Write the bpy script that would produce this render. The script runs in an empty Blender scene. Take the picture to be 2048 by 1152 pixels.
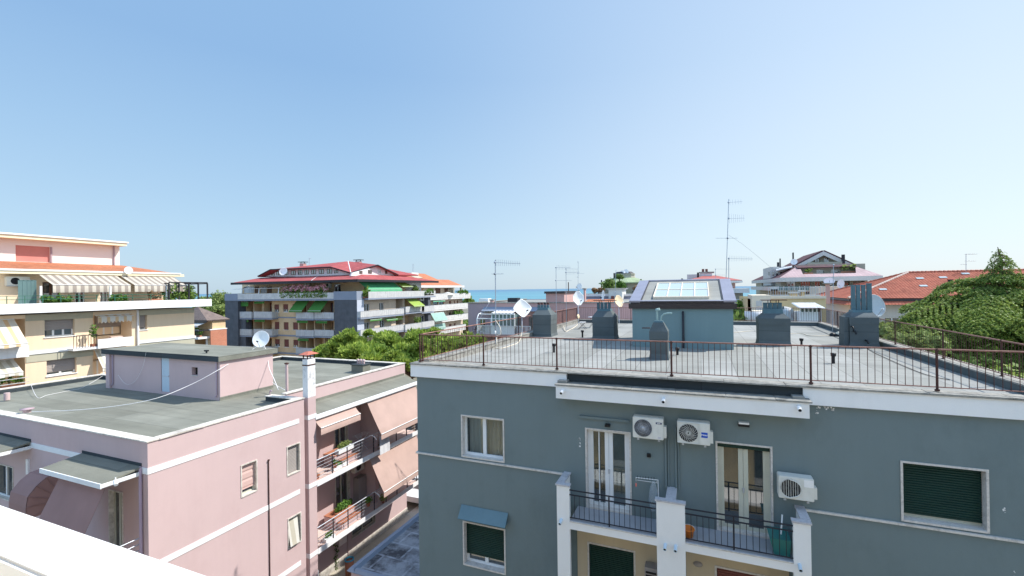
import bpy, bmesh, math, random
import numpy as np
from mathutils import Vector, Matrix
random.seed(7); RNG = np.random.default_rng(11)
SC = bpy.context.scene
COL = SC.collection
R = math.radians

# ---------------------------------------------------------------- camera
FPX, TH, RO = 907.0, R(22.5), R(.83)
_f0 = Vector((-math.sin(TH), math.cos(TH), 0)); _r0 = Vector((math.cos(TH), math.sin(TH), 0)); _u0 = Vector((0, 0, 1))
CF = (_f0 + _u0*2.7/FPX).normalized(); _u1 = _r0.cross(CF)
CR = math.cos(RO)*_r0 - math.sin(RO)*_u1; CU = math.cos(RO)*_u1 + math.sin(RO)*_r0
cam = bpy.data.cameras.new('camera'); camo = bpy.data.objects.new('camera', cam); COL.objects.link(camo)
camo.matrix_world = Matrix(((CR.x, CU.x, -CF.x, 0), (CR.y, CU.y, -CF.y, 0), (CR.z, CU.z, -CF.z, 0), (0, 0, 0, 1)))
cam.sensor_width = 36; cam.lens = 36*FPX/2048; cam.clip_start = .05; cam.clip_end = 60000
SC.camera = camo
# ---------------------------------------------------------------- sky and sun
SUN_EL = R(49); SUNV = Vector((.82*math.cos(SUN_EL), .572*math.cos(SUN_EL), math.sin(SUN_EL))).normalized()
W = bpy.data.worlds.new('World'); SC.world = W; W.use_nodes = True
nt = W.node_tree; bg = nt.nodes['Background']; sky = nt.nodes.new('ShaderNodeTexSky')
sky.sky_type = 'NISHITA'; sky.sun_disc = False; sky.sun_elevation = SUN_EL
sky.sun_rotation = math.atan2(SUNV.x, SUNV.y); sky.air_density = 1.0; sky.dust_density = 0.7; sky.ozone_density = 1.6
bg.inputs['Strength'].default_value = .13
# the Nishita sky, under set gradients: paler low down and towards the sun, zenith raised as added fill
def _nd(t, **k):
    n = nt.nodes.new('ShaderNode'+t)
    for a, b in k.items(): setattr(n, a, b)
    return n
tc = _nd('TexCoord'); sep = _nd('SeparateXYZ'); nt.links.new(tc.outputs['Generated'], sep.inputs[0])
dt = _nd('VectorMath', operation='DOT_PRODUCT'); nt.links.new(tc.outputs['Generated'], dt.inputs[0]); dt.inputs[1].default_value = (.82, .572, 0)
mr = _nd('MapRange', interpolation_type='SMOOTHSTEP'); nt.links.new(dt.outputs['Value'], mr.inputs[0]); mr.inputs[1].default_value = -.2; mr.inputs[2].default_value = 1.0
EX = 2**.75
def _ramp(stops):
    r = _nd('ValToRGB'); nt.links.new(sep.outputs[2], r.inputs[0]); e = r.color_ramp.elements
    lin = lambda c: tuple(((x/255+.055)/1.055)**2.4/EX for x in c)+(1,)
    while len(e) < len(stops): e.new(.5)
    for q, (p, c) in zip(e, stops): q.position = p; q.color = lin(c)
    return r.outputs[0]
ra = _ramp([(0, (186, 212, 232)), (.10, (184, 216, 240)), (.28, (164, 202, 237)), (.42, (148, 189, 232)), (.65, (152, 193, 236)), (1, (172, 204, 245))])
rb = _ramp([(0, (226, 238, 246)), (.10, (227, 243, 253)), (.28, (222, 239, 255)), (.42, (214, 235, 255)), (.65, (206, 228, 255)), (1, (196, 220, 252))])
mx = _nd('Mix', data_type='RGBA'); nt.links.new(mr.outputs[0], mx.inputs[0]); nt.links.new(ra, mx.inputs[6]); nt.links.new(rb, mx.inputs[7])
sc_ = _nd('VectorMath', operation='SCALE'); nt.links.new(mx.outputs[2], sc_.inputs[0]); sc_.inputs['Scale'].default_value = 1/.13
m2 = _nd('Mix', data_type='RGBA'); m2.inputs[0].default_value = .88; nt.links.new(sky.outputs[0], m2.inputs[6]); nt.links.new(sc_.outputs[0], m2.inputs[7])
# sky scaled up behind the camera, out of view: added fill for shaded facades
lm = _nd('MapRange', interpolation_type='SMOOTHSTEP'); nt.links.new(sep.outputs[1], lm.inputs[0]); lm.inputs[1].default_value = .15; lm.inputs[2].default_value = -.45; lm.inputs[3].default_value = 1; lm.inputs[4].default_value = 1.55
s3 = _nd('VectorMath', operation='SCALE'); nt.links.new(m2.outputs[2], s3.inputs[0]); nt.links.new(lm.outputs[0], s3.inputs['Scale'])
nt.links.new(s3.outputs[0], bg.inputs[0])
sl = bpy.data.lights.new('sun', 'SUN'); sl.energy = 3.7; sl.angle = R(.5); sl.color = (1, .955, .88)
so = bpy.data.objects.new('sun', sl); COL.objects.link(so)
so.rotation_euler = SUNV.to_track_quat('Z', 'Y').to_euler()
SC.view_settings.view_transform = 'Standard'; SC.view_settings.look = 'None'
SC.view_settings.exposure = .75; SC.view_settings.gamma = 1
SC.render.engine = 'CYCLES'
SC.cycles.max_bounces = 7; SC.cycles.diffuse_bounces = 3; SC.cycles.glossy_bounces = 3; SC.cycles.transmission_bounces = 4; SC.cycles.transparent_max_bounces = 8

# ---------------------------------------------------------------- measuring: a sight line met with a known plane
def on(px, py, X=None, Y=None, Z=None):
    d = CF*FPX + CR*(px-1024) - CU*(py-576)
    t = X/d.x if X is not None else (Y/d.y if Y is not None else Z/d.z)
    return d*t
def fy(px, py, Y): p = on(px, py, Y=Y); return p.x, p.z
def fx(px, py, X): p = on(px, py, X=X); return p.y, p.z

# ---------------------------------------------------------------- objects
def tag(o, label=None, cat=None, group=None, kind=None):
    if label: o['label'] = label
    if cat: o['category'] = cat
    if group: o['group'] = group
    if kind: o['kind'] = kind
    return o
def thing(name, label, cat, loc=(0, 0, 0), group=None):
    o = bpy.data.objects.new(name, None); COL.objects.link(o); o.location = loc; o.empty_display_size = .2
    return tag(o, label, cat, group)
def root_loc(p):
    v = Vector((0, 0, 0))
    while p is not None: v = v + Vector(p.location); p = p.parent
    return v
def copy_tree(o, parent=None):
    c = o.copy(); COL.objects.link(c); c.parent = parent
    for ch in [x for x in bpy.data.objects if x.parent == o]: copy_tree(ch, c)
    return c
class MB:
    def __init__(s): s.v = []; s.f = []; s.smooth = []
    def face(s, pts, sm=False):
        n = len(s.v); s.v += [tuple(p) for p in pts]; s.f.append(tuple(range(n, n+len(pts)))); s.smooth.append(sm)
    def raw(s, vs, fs, sm=False):
        n = len(s.v); s.v += [tuple(p) for p in vs]
        for f in fs: s.f.append(tuple(i+n for i in f)); s.smooth.append(sm)
    def box(s, x0, x1, y0, y1, z0, z1):
        if x1 < x0: x0, x1 = x1, x0
        if y1 < y0: y0, y1 = y1, y0
        if z1 < z0: z0, z1 = z1, z0
        v = [(x0,y0,z0),(x1,y0,z0),(x1,y1,z0),(x0,y1,z0),(x0,y0,z1),(x1,y0,z1),(x1,y1,z1),(x0,y1,z1)]
        s.raw(v, [(0,3,2,1),(4,5,6,7),(0,1,5,4),(1,2,6,5),(2,3,7,6),(3,0,4,7)]); return s
    def frustum(s, a, b):            # a,b = (x0,x1,y0,y1,z)
        v = [(a[0],a[2],a[4]),(a[1],a[2],a[4]),(a[1],a[3],a[4]),(a[0],a[3],a[4]),(b[0],b[2],b[4]),(b[1],b[2],b[4]),(b[1],b[3],b[4]),(b[0],b[3],b[4])]
        s.raw(v, [(0,3,2,1),(4,5,6,7),(0,1,5,4),(1,2,6,5),(2,3,7,6),(3,0,4,7)]); return s
    def slab(s, pts, t):             # a planar polygon given thickness t against its normal
        P = [Vector(p) for p in pts]; n = (P[1]-P[0]).cross(P[2]-P[0]).normalized()
        Q = [p - n*t for p in P]; k = len(P)
        s.raw(P+Q, [tuple(range(k)), tuple(range(2*k-1, k-1, -1))] + [(i, k+i, k+(i+1) % k, (i+1) % k) for i in range(k)]); return s
    def tube(s, pts, r, n=8, r2=None, cap=True):
        P = [Vector(p) for p in pts]; rings = []
        prev = None
        for i, p in enumerate(P):
            d = (P[min(i+1, len(P)-1)] - P[max(i-1, 0)]).normalized()
            if prev is None: a = d.orthogonal().normalized()
            else: a = (prev - d*prev.dot(d)).normalized()
            prev = a; b = d.cross(a); rr = r if r2 is None else r + (r2-r)*i/(len(P)-1)
            rings.append([p + (a*math.cos(2*math.pi*k/n) + b*math.sin(2*math.pi*k/n))*rr for k in range(n)])
        vs = [q for rg in rings for q in rg]; fs = []
        for i in range(len(P)-1):
            for k in range(n): fs.append((i*n+k, i*n+(k+1) % n, (i+1)*n+(k+1) % n, (i+1)*n+k))
        s.raw(vs, fs, True)
        if cap:
            s.face(rings[0][::-1]); s.face(rings[-1])
        return s
    def lathe(s, c, prof, n=20, axis=(0, 0, 1), sm=True):      # prof: (radius, height)
        c = Vector(c); ax = Vector(axis).normalized(); a = ax.orthogonal().normalized(); b = ax.cross(a)
        vs = [c + ax*h + (a*math.cos(2*math.pi*k/n)+b*math.sin(2*math.pi*k/n))*r for r, h in prof for k in range(n)]
        fs = [(i*n+k, i*n+(k+1) % n, (i+1)*n+(k+1) % n, (i+1)*n+k) for i in range(len(prof)-1) for k in range(n)]
        s.raw(vs, fs, sm); return s
    def each(s, name, mat, parent=None):          # one object per separate piece
        par = list(range(len(s.v)))
        def find(i):
            while par[i] != i: par[i] = par[par[i]]; i = par[i]
            return i
        for f in s.f:
            for i in f[1:]: par[find(i)] = find(f[0])
        grp = {}
        for k, f in enumerate(s.f): grp.setdefault(find(f[0]), []).append(k)
        out = []
        for fs in grp.values():
            m = MB(); ids = {}
            for k in fs:
                for i in s.f[k]:
                    if i not in ids: ids[i] = len(m.v); m.v.append(s.v[i])
                m.f.append(tuple(ids[i] for i in s.f[k])); m.smooth.append(s.smooth[k])
            out.append(m.build(name, mat, parent))
        return out
    def build(s, name, mat, parent=None, loc=None, smooth=None):
        me = bpy.data.meshes.new(name); o = bpy.data.objects.new(name, me); COL.objects.link(o)
        base = root_loc(parent) if parent is not None else Vector(loc or (0, 0, 0))
        V = np.array(s.v, dtype=float).reshape(-1, 3) - np.array(base)
        me.from_pydata(V.tolist(), [], s.f)
        uv = me.uv_layers.new(name='UVMap')
        W3 = np.array(s.v, dtype=float).reshape(-1, 3)
        out = []
        for f in s.f:
            P = W3[list(f)]; n = np.cross(P[1]-P[0], P[2]-P[0])
            if len(f) > 3 and np.linalg.norm(n) < 1e-9: n = np.cross(P[2]-P[1], P[3]-P[1])
            L = np.linalg.norm(n); n = n/L if L > 0 else np.array([0, 0, 1.])
            u = np.cross((0, 0, 1), n); Lu = np.linalg.norm(u)
            u = u/Lu if Lu > .05 else np.array([1., 0, 0])
            v = np.cross(n, u); out.append(np.stack([P@u, P@v], 1))
        if out: uv.data.foreach_set('uv', np.concatenate(out).ravel())
        me.polygons.foreach_set('use_smooth', [bool(x) for x in s.smooth])
        me.materials.append(mat); me.update()
        if parent is not None: o.parent = parent
        else: o.location = base
        return o

# facade frames: ('Y', y0) looks towards -Y, u = x ; ('X', x0) looks towards +X, u = y ; ('x', x0) looks towards -X, u = y
def fp(F, u, n, z):
    a, c = F
    if a == 'Y': return (u, c-n, z)
    if a == 'X': return (c+n, u, z)
    return (c-n, u, z)
def fbox(mb, F, u0, u1, n0, n1, z0, z1):
    a, b = fp(F, u0, n0, z0), fp(F, u1, n1, z1); mb.box(a[0], b[0], a[1], b[1], a[2], b[2]); return mb
def facade(mb, F, u0, u1, z0, z1, holes=(), depth=.2):
    us = sorted(set([u0, u1] + [h[0] for h in holes] + [h[1] for h in holes])); zs = sorted(set([z0, z1] + [h[2] for h in holes] + [h[3] for h in holes]))
    us = [u for u in us if u0-1e-6 <= u <= u1+1e-6]; zs = [z for z in zs if z0-1e-6 <= z <= z1+1e-6]
    fl = F[0] == 'x'
    def q(pts): mb.face(pts[::-1] if fl else pts)
    for i in range(len(us)-1):
        for j in range(len(zs)-1):
            cu, cz = (us[i]+us[i+1])/2, (zs[j]+zs[j+1])/2
            if any(h[0] < cu < h[1] and h[2] < cz < h[3] for h in holes): continue
            q([fp(F, us[i], 0, zs[j]), fp(F, us[i+1], 0, zs[j]), fp(F, us[i+1], 0, zs[j+1]), fp(F, us[i], 0, zs[j+1])])
    for h in holes:
        a, b, c, d = h[:4]; dp = h[4] if len(h) > 4 else depth
        q([fp(F,a,0,c), fp(F,a,0,d), fp(F,a,-dp,d), fp(F,a,-dp,c)]); q([fp(F,b,0,d), fp(F,b,0,c), fp(F,b,-dp,c), fp(F,b,-dp,d)])
        q([fp(F,a,0,d), fp(F,b,0,d), fp(F,b,-dp,d), fp(F,a,-dp,d)]); q([fp(F,b,0,c), fp(F,a,0,c), fp(F,a,-dp,c), fp(F,b,-dp,c)])
    return mb
def shell(mb, x0, x1, y0, y1, z0, z1, skip=''):    # plain sides of a body: N = far side, W, E, S, T = top
    if 'N' not in skip: mb.face([(x1,y1,z0),(x0,y1,z0),(x0,y1,z1),(x1,y1,z1)])
    if 'W' not in skip: mb.face([(x0,y1,z0),(x0,y0,z0),(x0,y0,z1),(x0,y1,z1)])
    if 'E' not in skip: mb.face([(x1,y0,z0),(x1,y1,z0),(x1,y1,z1),(x1,y0,z1)])
    if 'S' not in skip: mb.face([(x0,y0,z0),(x1,y0,z0),(x1,y0,z1),(x0,y0,z1)])
    if 'T' not in skip: mb.face([(x0,y0,z1),(x1,y0,z1),(x1,y1,z1),(x0,y1,z1)])
    return mb

# ---------------------------------------------------------------- materials
class N:
    def __init__(s, name):
        s.m = bpy.data.materials.new(name); s.m.use_nodes = True; s.t = s.m.node_tree; s.b = s.t.nodes['Principled BSDF']
    def n(s, typ, **k):
        x = s.t.nodes.new('ShaderNode'+typ)
        for a, b in k.items():
            if a.startswith('i_'): x.inputs[a[2:].replace('_', ' ')].default_value = b
            elif a.startswith('j'): x.inputs[int(a[1:])].default_value = b
            else: setattr(x, a, b)
        return x
    def l(s, a, b): s.t.links.new(a, b)
    def coord(s, kind='Object', scale=None):
        c = s.n('TexCoord').outputs[kind]
        if scale is not None:
            m = s.n('Mapping'); m.inputs['Scale'].default_value = scale; s.l(c, m.inputs[0]); c = m.outputs[0]
        return c
    def noise(s, c, scale, detail=4, rough=.55):
        x = s.n('TexNoise'); x.inputs['Scale'].default_value = scale; x.inputs['Detail'].default_value = detail; x.inputs['Roughness'].default_value = rough
        s.l(c, x.inputs[0]); return x.outputs[0]
    def rng(s, v, a, b, c, d, clamp=True):
        x = s.n('MapRange'); x.clamp = clamp
        for i, q in enumerate((a, b, c, d)): x.inputs[1+i].default_value = q
        s.l(v, x.inputs[0]); return x.outputs[0]
    def math(s, op, a, b=None):
        x = s.n('Math', operation=op)
        for i, q in enumerate((a, b)):
            if q is None: continue
            if isinstance(q, (int, float)): x.inputs[i].default_value = q
            else: s.l(q, x.inputs[i])
        return x.outputs[0]
    def mix(s, f, a, b, mode='MIX'):
        x = s.n('Mix', data_type='RGBA', blend_type=mode)
        for sock, q in ((x.inputs[0], f), (x.inputs[6], a), (x.inputs[7], b)):
            if isinstance(q, (int, float)): sock.default_value = q
            elif isinstance(q, tuple): sock.default_value = q if len(q) == 4 else q+(1,)
            else: s.l(q, sock)
        return x.outputs[2]
    def scale(s, col, f):             # colour times a scalar
        x = s.n('VectorMath', operation='SCALE')
        if isinstance(col, tuple): x.inputs[0].default_value = col[:3]
        else: s.l(col, x.inputs[0])
        s.l(f, x.inputs['Scale']); return x.outputs[0]
    def bump(s, h, strength=.3, dist=.01):
        x = s.n('Bump'); x.inputs['Strength'].default_value = strength; x.inputs['Distance'].default_value = dist
        s.l(h, x.inputs['Height']); s.l(x.outputs[0], s.b.inputs['Normal'])
    def set(s, col, rough=.8, metal=0., spec=.3):
        if isinstance(col, tuple): s.b.inputs['Base Color'].default_value = col if len(col) == 4 else col+(1,)
        else: s.l(col, s.b.inputs['Base Color'])
        s.b.inputs['Roughness'].default_value = rough; s.b.inputs['Metallic'].default_value = metal
        s.b.inputs['Specular IOR Level'].default_value = spec
        return s.m
GAIN = 1.16
def plain(name, col, rough=.75, var=.06, vs=1.2, fine=.04, fs=40, streak=0., bump=.0, bs=80, metal=0., spec=.3, dirt=None, da=.0, ds=1.0):
    k = N(name); c = k.coord(); col = tuple(min(.86, q*GAIN) for q in col)
    f = k.rng(k.noise(c, vs, 5, .6), .25, .75, 1-var, 1+var)
    if fine: f = k.math('MULTIPLY', f, k.rng(k.noise(c, fs, 3), .3, .7, 1-fine, 1+fine))
    if streak: f = k.math('MULTIPLY', f, k.rng(k.noise(k.coord('Object', (3, 3, .22)), 1.6, 5, .65), .35, .7, 1-streak, 1+streak*.4))
    x = k.scale(col, f)
    if dirt: x = k.mix(k.rng(k.noise(k.coord('Object', (1, 1, .6)), ds, 6, .7), .5, .75, 0, da), x, dirt)
    if bump: k.bump(k.noise(c, bs, 3), bump, .01)
    return k.set(x, rough, metal, spec)
M = {}
def felt(name, col, seam=.06, rot=0., lines=1.0):
    k = N(name); c = k.coord('UV'); o = k.coord()
    if rot:
        mp = k.n('Mapping'); mp.inputs['Rotation'].default_value = (0, 0, rot); k.l(c, mp.inputs[0]); c = mp.outputs[0]
    br = k.n('TexBrick', offset=.37); k.l(c, br.inputs[0]); br.inputs['Scale'].default_value = 1; br.inputs['Brick Width'].default_value = 7.5
    br.inputs['Row Height'].default_value = lines; br.inputs['Mortar Size'].default_value = .018; br.inputs['Mortar Smooth'].default_value = .3
    br.inputs['Color1'].default_value = (1, 1, 1, 1); br.inputs['Color2'].default_value = (.84, .84, .82, 1); br.inputs['Mortar'].default_value = (.66, .66, .66, 1)
    f = k.rng(k.noise(o, .5, 6, .62), .25, .75, .8, 1.2); f = k.math('MULTIPLY', f, k.rng(k.noise(o, 60, 2), .3, .7, .9, 1.1))
    f = k.math('MULTIPLY', f, k.rng(k.noise(k.coord('Object', (.25, 2.2, 1)), 1.1, 5, .7), .3, .75, 1.1, .84))
    x = k.mix(1, k.scale(col, f), br.outputs[0], 'MULTIPLY')
    x = k.mix(k.rng(k.noise(o, 1.7, 5, .7), .58, .78, 0, .3), x, tuple(q*.62 for q in col))
    k.bump(k.noise(o, 45, 3), .5, .012)
    return k.set(x, .88, 0, .25)
def stone(name, a, b, s=6):
    k = N(name); o = k.coord(); x = k.mix(k.rng(k.noise(o, s, 7, .72), .35, .68, 0, 1), a, b)
    x = k.mix(k.rng(k.noise(o, s*.25, 6, .7), .52, .72, 0, .55), x, tuple(q*.6 for q in b)); k.bump(k.noise(o, 40, 3), .3, .01); return k.set(x, .8)
def tiles(name, a, b, w=.24, h=.36, wave=.6, dark=.45, patch=(.2, .1, .06), pa=.3):
    k = N(name); c = k.coord('UV'); br = k.n('TexBrick', offset=0.0); k.l(c, br.inputs[0]); br.inputs['Scale'].default_value = 1
    br.inputs['Brick Width'].default_value = w; br.inputs['Row Height'].default_value = h; br.inputs['Mortar Size'].default_value = .012; br.inputs['Bias'].default_value = 0
    br.inputs['Color1'].default_value = a+(1,); br.inputs['Color2'].default_value = b+(1,); br.inputs['Mortar'].default_value = tuple(q*dark for q in a)+(1,)
    o = k.coord(); x = k.scale(br.outputs[0], k.rng(k.noise(o, .5, 6, .65), .25, .75, .75, 1.22))
    x = k.mix(k.rng(k.noise(o, .9, 6, .75), .55, .75, 0, pa), x, patch)
    s = k.n('SeparateXYZ'); k.l(c, s.inputs[0])
    h1 = k.math('ABSOLUTE', k.math('SINE', k.math('MULTIPLY', s.outputs[0], math.pi/w)))
    k.bump(h1, wave, .05); return k.set(x, .85)
def stripes(name, axis, a, b, width, wob=.0, duty=.5, trans=.25):
    k = N(name); s = k.n('SeparateXYZ'); k.l(k.coord(), s.inputs[0])
    f = k.math('GREATER_THAN', k.math('FRACT', k.math('DIVIDE', s.outputs[axis], width)), duty)
    x = k.mix(f, a, b); x = k.scale(x, k.rng(k.noise(k.coord(), 1.3, 5), .3, .7, .93, 1.05)); k.bump(k.noise(k.coord('Object', (1, 1, .3)), 5, 3), .4, .03)
    return cloth_out(k, x, trans)
def cloth_out(k, x, trans):
    k.set(x, .85, 0, .2)
    if trans:
        t = k.n('BsdfTranslucent'); k.l(x, t.inputs[0]) if not isinstance(x, tuple) else None
        ms = k.n('MixShader'); ms.inputs[0].default_value = trans; out = k.t.nodes['Material Output']
        k.l(k.b.outputs[0], ms.inputs[1]); k.l(t.outputs[0], ms.inputs[2]); k.l(ms.outputs[0], out.inputs[0])
    return k.m
def cloth(name, col, trans=.25, var=.07):
    k = N(name); x = k.scale(col, k.rng(k.noise(k.coord(), 1.1, 5), .3, .7, 1-var, 1+var)); k.bump(k.noise(k.coord('Object', (1, 1, .35)), 4, 4), .4, .03); return cloth_out(k, x, trans)
def glass_clear(name, tint=(.75, .82, .82), refl=.18):
    k = N(name); out = k.t.nodes['Material Output']; tr = k.n('BsdfTransparent'); tr.inputs[0].default_value = tint+(1,)
    gl = k.n('BsdfGlossy'); gl.inputs['Roughness'].default_value = .02; gl.inputs[0].default_value = (.9, .95, 1, 1)
    lw = k.n('LayerWeight'); lw.inputs[0].default_value = .22; f = k.rng(lw.outputs['Fresnel'], 0, 1, refl, .95); ms = k.n('MixShader')
    k.l(f, ms.inputs[0]); k.l(tr.outputs[0], ms.inputs[1]); k.l(gl.outputs[0], ms.inputs[2]); k.l(ms.outputs[0], out.inputs[0]); return k.m
def foliage(name, a, b, c2, trans=.35, nscale=.8):
    k = N(name); g = k.n('NewGeometry'); r = g.outputs['Random Per Island']
    x = k.mix(r, a, b); x = k.mix(k.rng(k.noise(k.coord(), nscale, 4, .6), .42, .62, 0, .75), x, c2)
    oi = k.n('ObjectInfo'); x = k.scale(x, k.rng(oi.outputs['Random'], 0, 1, .88, 1.12))
    k.set(x, .6, 0, .25); t = k.n('BsdfTranslucent'); k.l(x, t.inputs[0]); ms = k.n('MixShader'); ms.inputs[0].default_value = trans
    k.l(k.b.outputs[0], ms.inputs[1]); k.l(t.outputs[0], ms.inputs[2]); k.l(ms.outputs[0], k.t.nodes['Material Output'].inputs[0]); return k.m
def ribbed(name, col, period=.12, axis=0):
    k = N(name); s = k.n('SeparateXYZ'); k.l(k.coord('UV'), s.inputs[0]); f = k.math('SINE', k.math('MULTIPLY', s.outputs[axis], 2*math.pi/period))
    x = k.scale(col, k.rng(k.noise(k.coord(), 1.5, 5, .65), .3, .7, .85, 1.1)); k.bump(f, .6, .03); return k.set(x, .6)

M['grey_wall'] = plain('grey_green_render', (.150, .192, .200), .85, .04, .6, .04, 60, .02, .25, 120, dirt=(.05, .075, .08), da=.22, ds=.7)
M['hut_wall'] = plain('blue_grey_render', (.155, .225, .235), .85, .05, .6, .05, 60, .03, .25, 120)
M['white_paint'] = plain('white_painted_plaster', (.76, .77, .84), .75, .03, .7, .02, 50, .01, .12, 90, dirt=(.3, .3, .3), da=.08, ds=1.3)
M['lower_cream'] = plain('cream_plaster', (.50, .42, .30), .85, .05, .8, .03, 50, .05, .12)
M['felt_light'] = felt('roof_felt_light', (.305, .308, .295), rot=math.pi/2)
M['felt_shaded'] = felt('roof_felt_shaded', (.115, .135, .142))  # same felt as the roof, darkened so chimneys and upstands carry their shade
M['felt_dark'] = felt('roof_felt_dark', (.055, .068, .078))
M['felt_pink'] = felt('roof_felt_greenish', (.225, .228, .195))
M['concrete'] = stone('weathered_concrete', (.36, .35, .32), (.17, .165, .15), 5)
M['coping'] = stone('pale_travertine', (.74, .70, .64), (.47, .43, .38), 5)
M['marble'] = stone('speckled_marble', (.58, .57, .60), (.44, .43, .46), 18)
M['marble_pale'] = stone('pale_marble', (.70, .66, .62), (.54, .51, .48), 14)
M['rust'] = plain('rusty_brown_iron', (.065, .030, .025), .8, .3, 3, .2, 30, 0, .3, 60, dirt=(.20, .08, .05), da=.4, ds=6)
M['rust_rail'] = plain('rusty_handrail', (.24, .125, .10), .75, .3, 3, .2, 30, 0, .3, 60, dirt=(.12, .05, .035), da=.6, ds=5)
M['iron_dark'] = plain('dark_grey_iron', (.022, .022, .028), .5, .15, 4, .1)
M['galv'] = plain('galvanised_steel', (.42, .45, .5), .45, .15, 3, .1, 30, metal=.5)
M['antenna_metal'] = plain('antenna_aluminium', (.32, .36, .42), .4, .1, 4, metal=.4)
M['white_metal'] = plain('white_enamel', (.75, .76, .76), .4, .03, 1, .02, spec=.5)
M['ac_white'] = plain('air_conditioner_enamel', (.62, .62, .58), .45, .04, 2, .02, dirt=(.35, .33, .28), da=.25, ds=4, spec=.5)
M['black'] = plain('black_plastic', (.012, .012, .014), .5, .1, 3)
M['dark_void'] = plain('dark_interior', (.02, .018, .017), .9, .1, 1)
M['upvc'] = plain('white_window_frame', (.68, .70, .72), .35, .03, 2, .02, spec=.5)
M['wood_frame'] = plain('pale_cream_frame', (.50, .50, .42), .5, .05, 3)
M['glass'] = N('window_glass_dark').set((.03, .04, .045), .03, 0, .9)
M['glass'].node_tree.nodes['Principled BSDF'].inputs['IOR'].default_value = 1.95
M['glass_clear'] = glass_clear('window_glass_clear', (.85, .9, .9), .09)
M['curtain'] = cloth('net_curtain', (.80, .74, .70), .35, .1)
M['curtain_dark'] = cloth('insect_screen', (.13, .125, .13), .1, .1)
M['shutter_green'] = plain('dark_green_shutter', (.006, .032, .026), .5, .1, 3, .05)
M['shutter_grey'] = plain('grey_shutter', (.30, .27, .255), .6, .06, 2)
M['shutter_maroon'] = plain('maroon_shutter', (.16, .055, .045), .6, .12, 2)
M['shutter_red'] = plain('faded_red_shutter', (.52, .20, .17), .7, .08, 1)
M['shutter_brown'] = plain('brown_shutter', (.13, .065, .04), .6, .12, 2)
M['chim_metal'] = plain('painted_flue_metal', (.085, .15, .175), .55, .1, 2, .05, streak=.2)
M['dark_brown'] = plain('dark_brown_flashing', (.028, .020, .022), .35, .08, 2, spec=.5)
M['flashing'] = plain('pale_steel_flashing', (.30, .30, .37), .38, .12, 2, .05, metal=.5)
M['skylight'] = N('skylight_glass').set((.44, .53, .55), .12, 0, .8)
M['dish_white'] = plain('white_dish_enamel', (.78, .78, .76), .4, .03, 2, .02, dirt=(.5, .45, .35), da=.2, ds=5, spec=.5)
M['dish_cream'] = plain('cream_dish_enamel', (.72, .56, .36), .5, .05, 2)
M['dish_grey'] = plain('weathered_dish', (.42, .46, .48), .5, .08, 2, dirt=(.34, .10, .04), da=.8, ds=1.6)
M['cable'] = plain('cream_cable', (.62, .55, .44), .7, .06, 2)
M['white_cable'] = plain('white_cable', (.75, .73, .73), .7, .04, 2)
M['black_cable'] = plain('black_cable', (.02, .02, .02), .6)
M['pink_wall'] = plain('pink_render', (.50, .375, .372), .88, .04, .5, .04, 60, .015, .25, 110, dirt=(.42, .28, .28), da=.25, ds=.6)
M['white_band'] = plain('white_band_paint', (.70, .71, .72), .8, .05, .8, .03, dirt=(.45, .42, .42), da=.2, ds=1.2)
M['pink_cloth'] = cloth('rose_beige_awning', (.56, .405, .355), .2)
M['mauve_cloth'] = cloth('dusty_rose_awning', (.38, .235, .22), .15)
M['terracotta'] = plain('terracotta', (.36, .145, .085), .8, .15, 4)
M['orange_plastic'] = plain('orange_plastic', (.75, .22, .03), .4, .05, 2)
M['teal_plastic'] = plain('teal_plastic', (.03, .16, .15), .4, .05, 2)
M['rubber_floor'] = plain('balcony_tiles', (.33, .34, .37), .6, .08, 1.2, dirt=(.2, .2, .2), da=.3)
M['pink_floor'] = plain('pink_balcony_tiles', (.55, .42, .38), .7, .08, 1.2)
M['towel'] = cloth('white_towel', (.78, .78, .80), .2, .05)
M['cream_wall'] = plain('peach_cream_render', (.73, .575, .41), .88, .04, .5, .03, 50, .04, .15)
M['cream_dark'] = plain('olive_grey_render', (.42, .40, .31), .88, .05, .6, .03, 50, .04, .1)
M['cream_band'] = plain('offwhite_parapet', (.80, .78, .74), .8, .03, .5, .03, 50, .06, .1, dirt=(.5, .48, .42), da=.2, ds=.8)
M['pale_pink'] = plain('pale_pink_render', (.80, .655, .61), .88, .04, .5, .03)
M['yellow_fascia'] = plain('pale_yellow_fascia', (.74, .64, .45), .8, .04, .5)
M['old_tiles'] = tiles('old_clay_tiles', (.50, .19, .10), (.40, .15, .08), .22, .33, .7, .5, (.16, .12, .09), .55)
M['taupe_tiles'] = tiles('grey_brown_tiles', (.22, .17, .15), (.17, .13, .12), .3, .35, .5)
M['clay_tiles'] = tiles('red_clay_tiles', (.55, .185, .12), (.40, .12, .08), .3, .38, .7, .6, (.25, .13, .1), .4)
M['red_tiles'] = tiles('crimson_roof_tiles', (.40, .095, .095), (.34, .075, .078), .3, .38, .4, .7, (.3, .05, .05), .2)
M['orange_tiles'] = tiles('orange_roof_tiles', (.50, .19, .10), (.44, .15, .08), .3, .38, .4, .7, (.35, .12, .07), .2)
M['violet_tiles'] = tiles('violet_brown_roof', (.115, .05, .062), (.09, .04, .05), .35, .4, .4)
M['rose_tiles'] = tiles('rose_metal_roof', (.43, .315, .325), (.40, .29, .30), .5, 6, .3, .8, (.45, .3, .3), .2)
M['green_roof'] = tiles('verdigris_roof', (.30, .38, .24), (.27, .34, .21), .5, 6, .3, .8)
M['ridge'] = stone('pale_ridge_tiles', (.62, .52, .45), (.42, .30, .25), 3)
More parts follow.
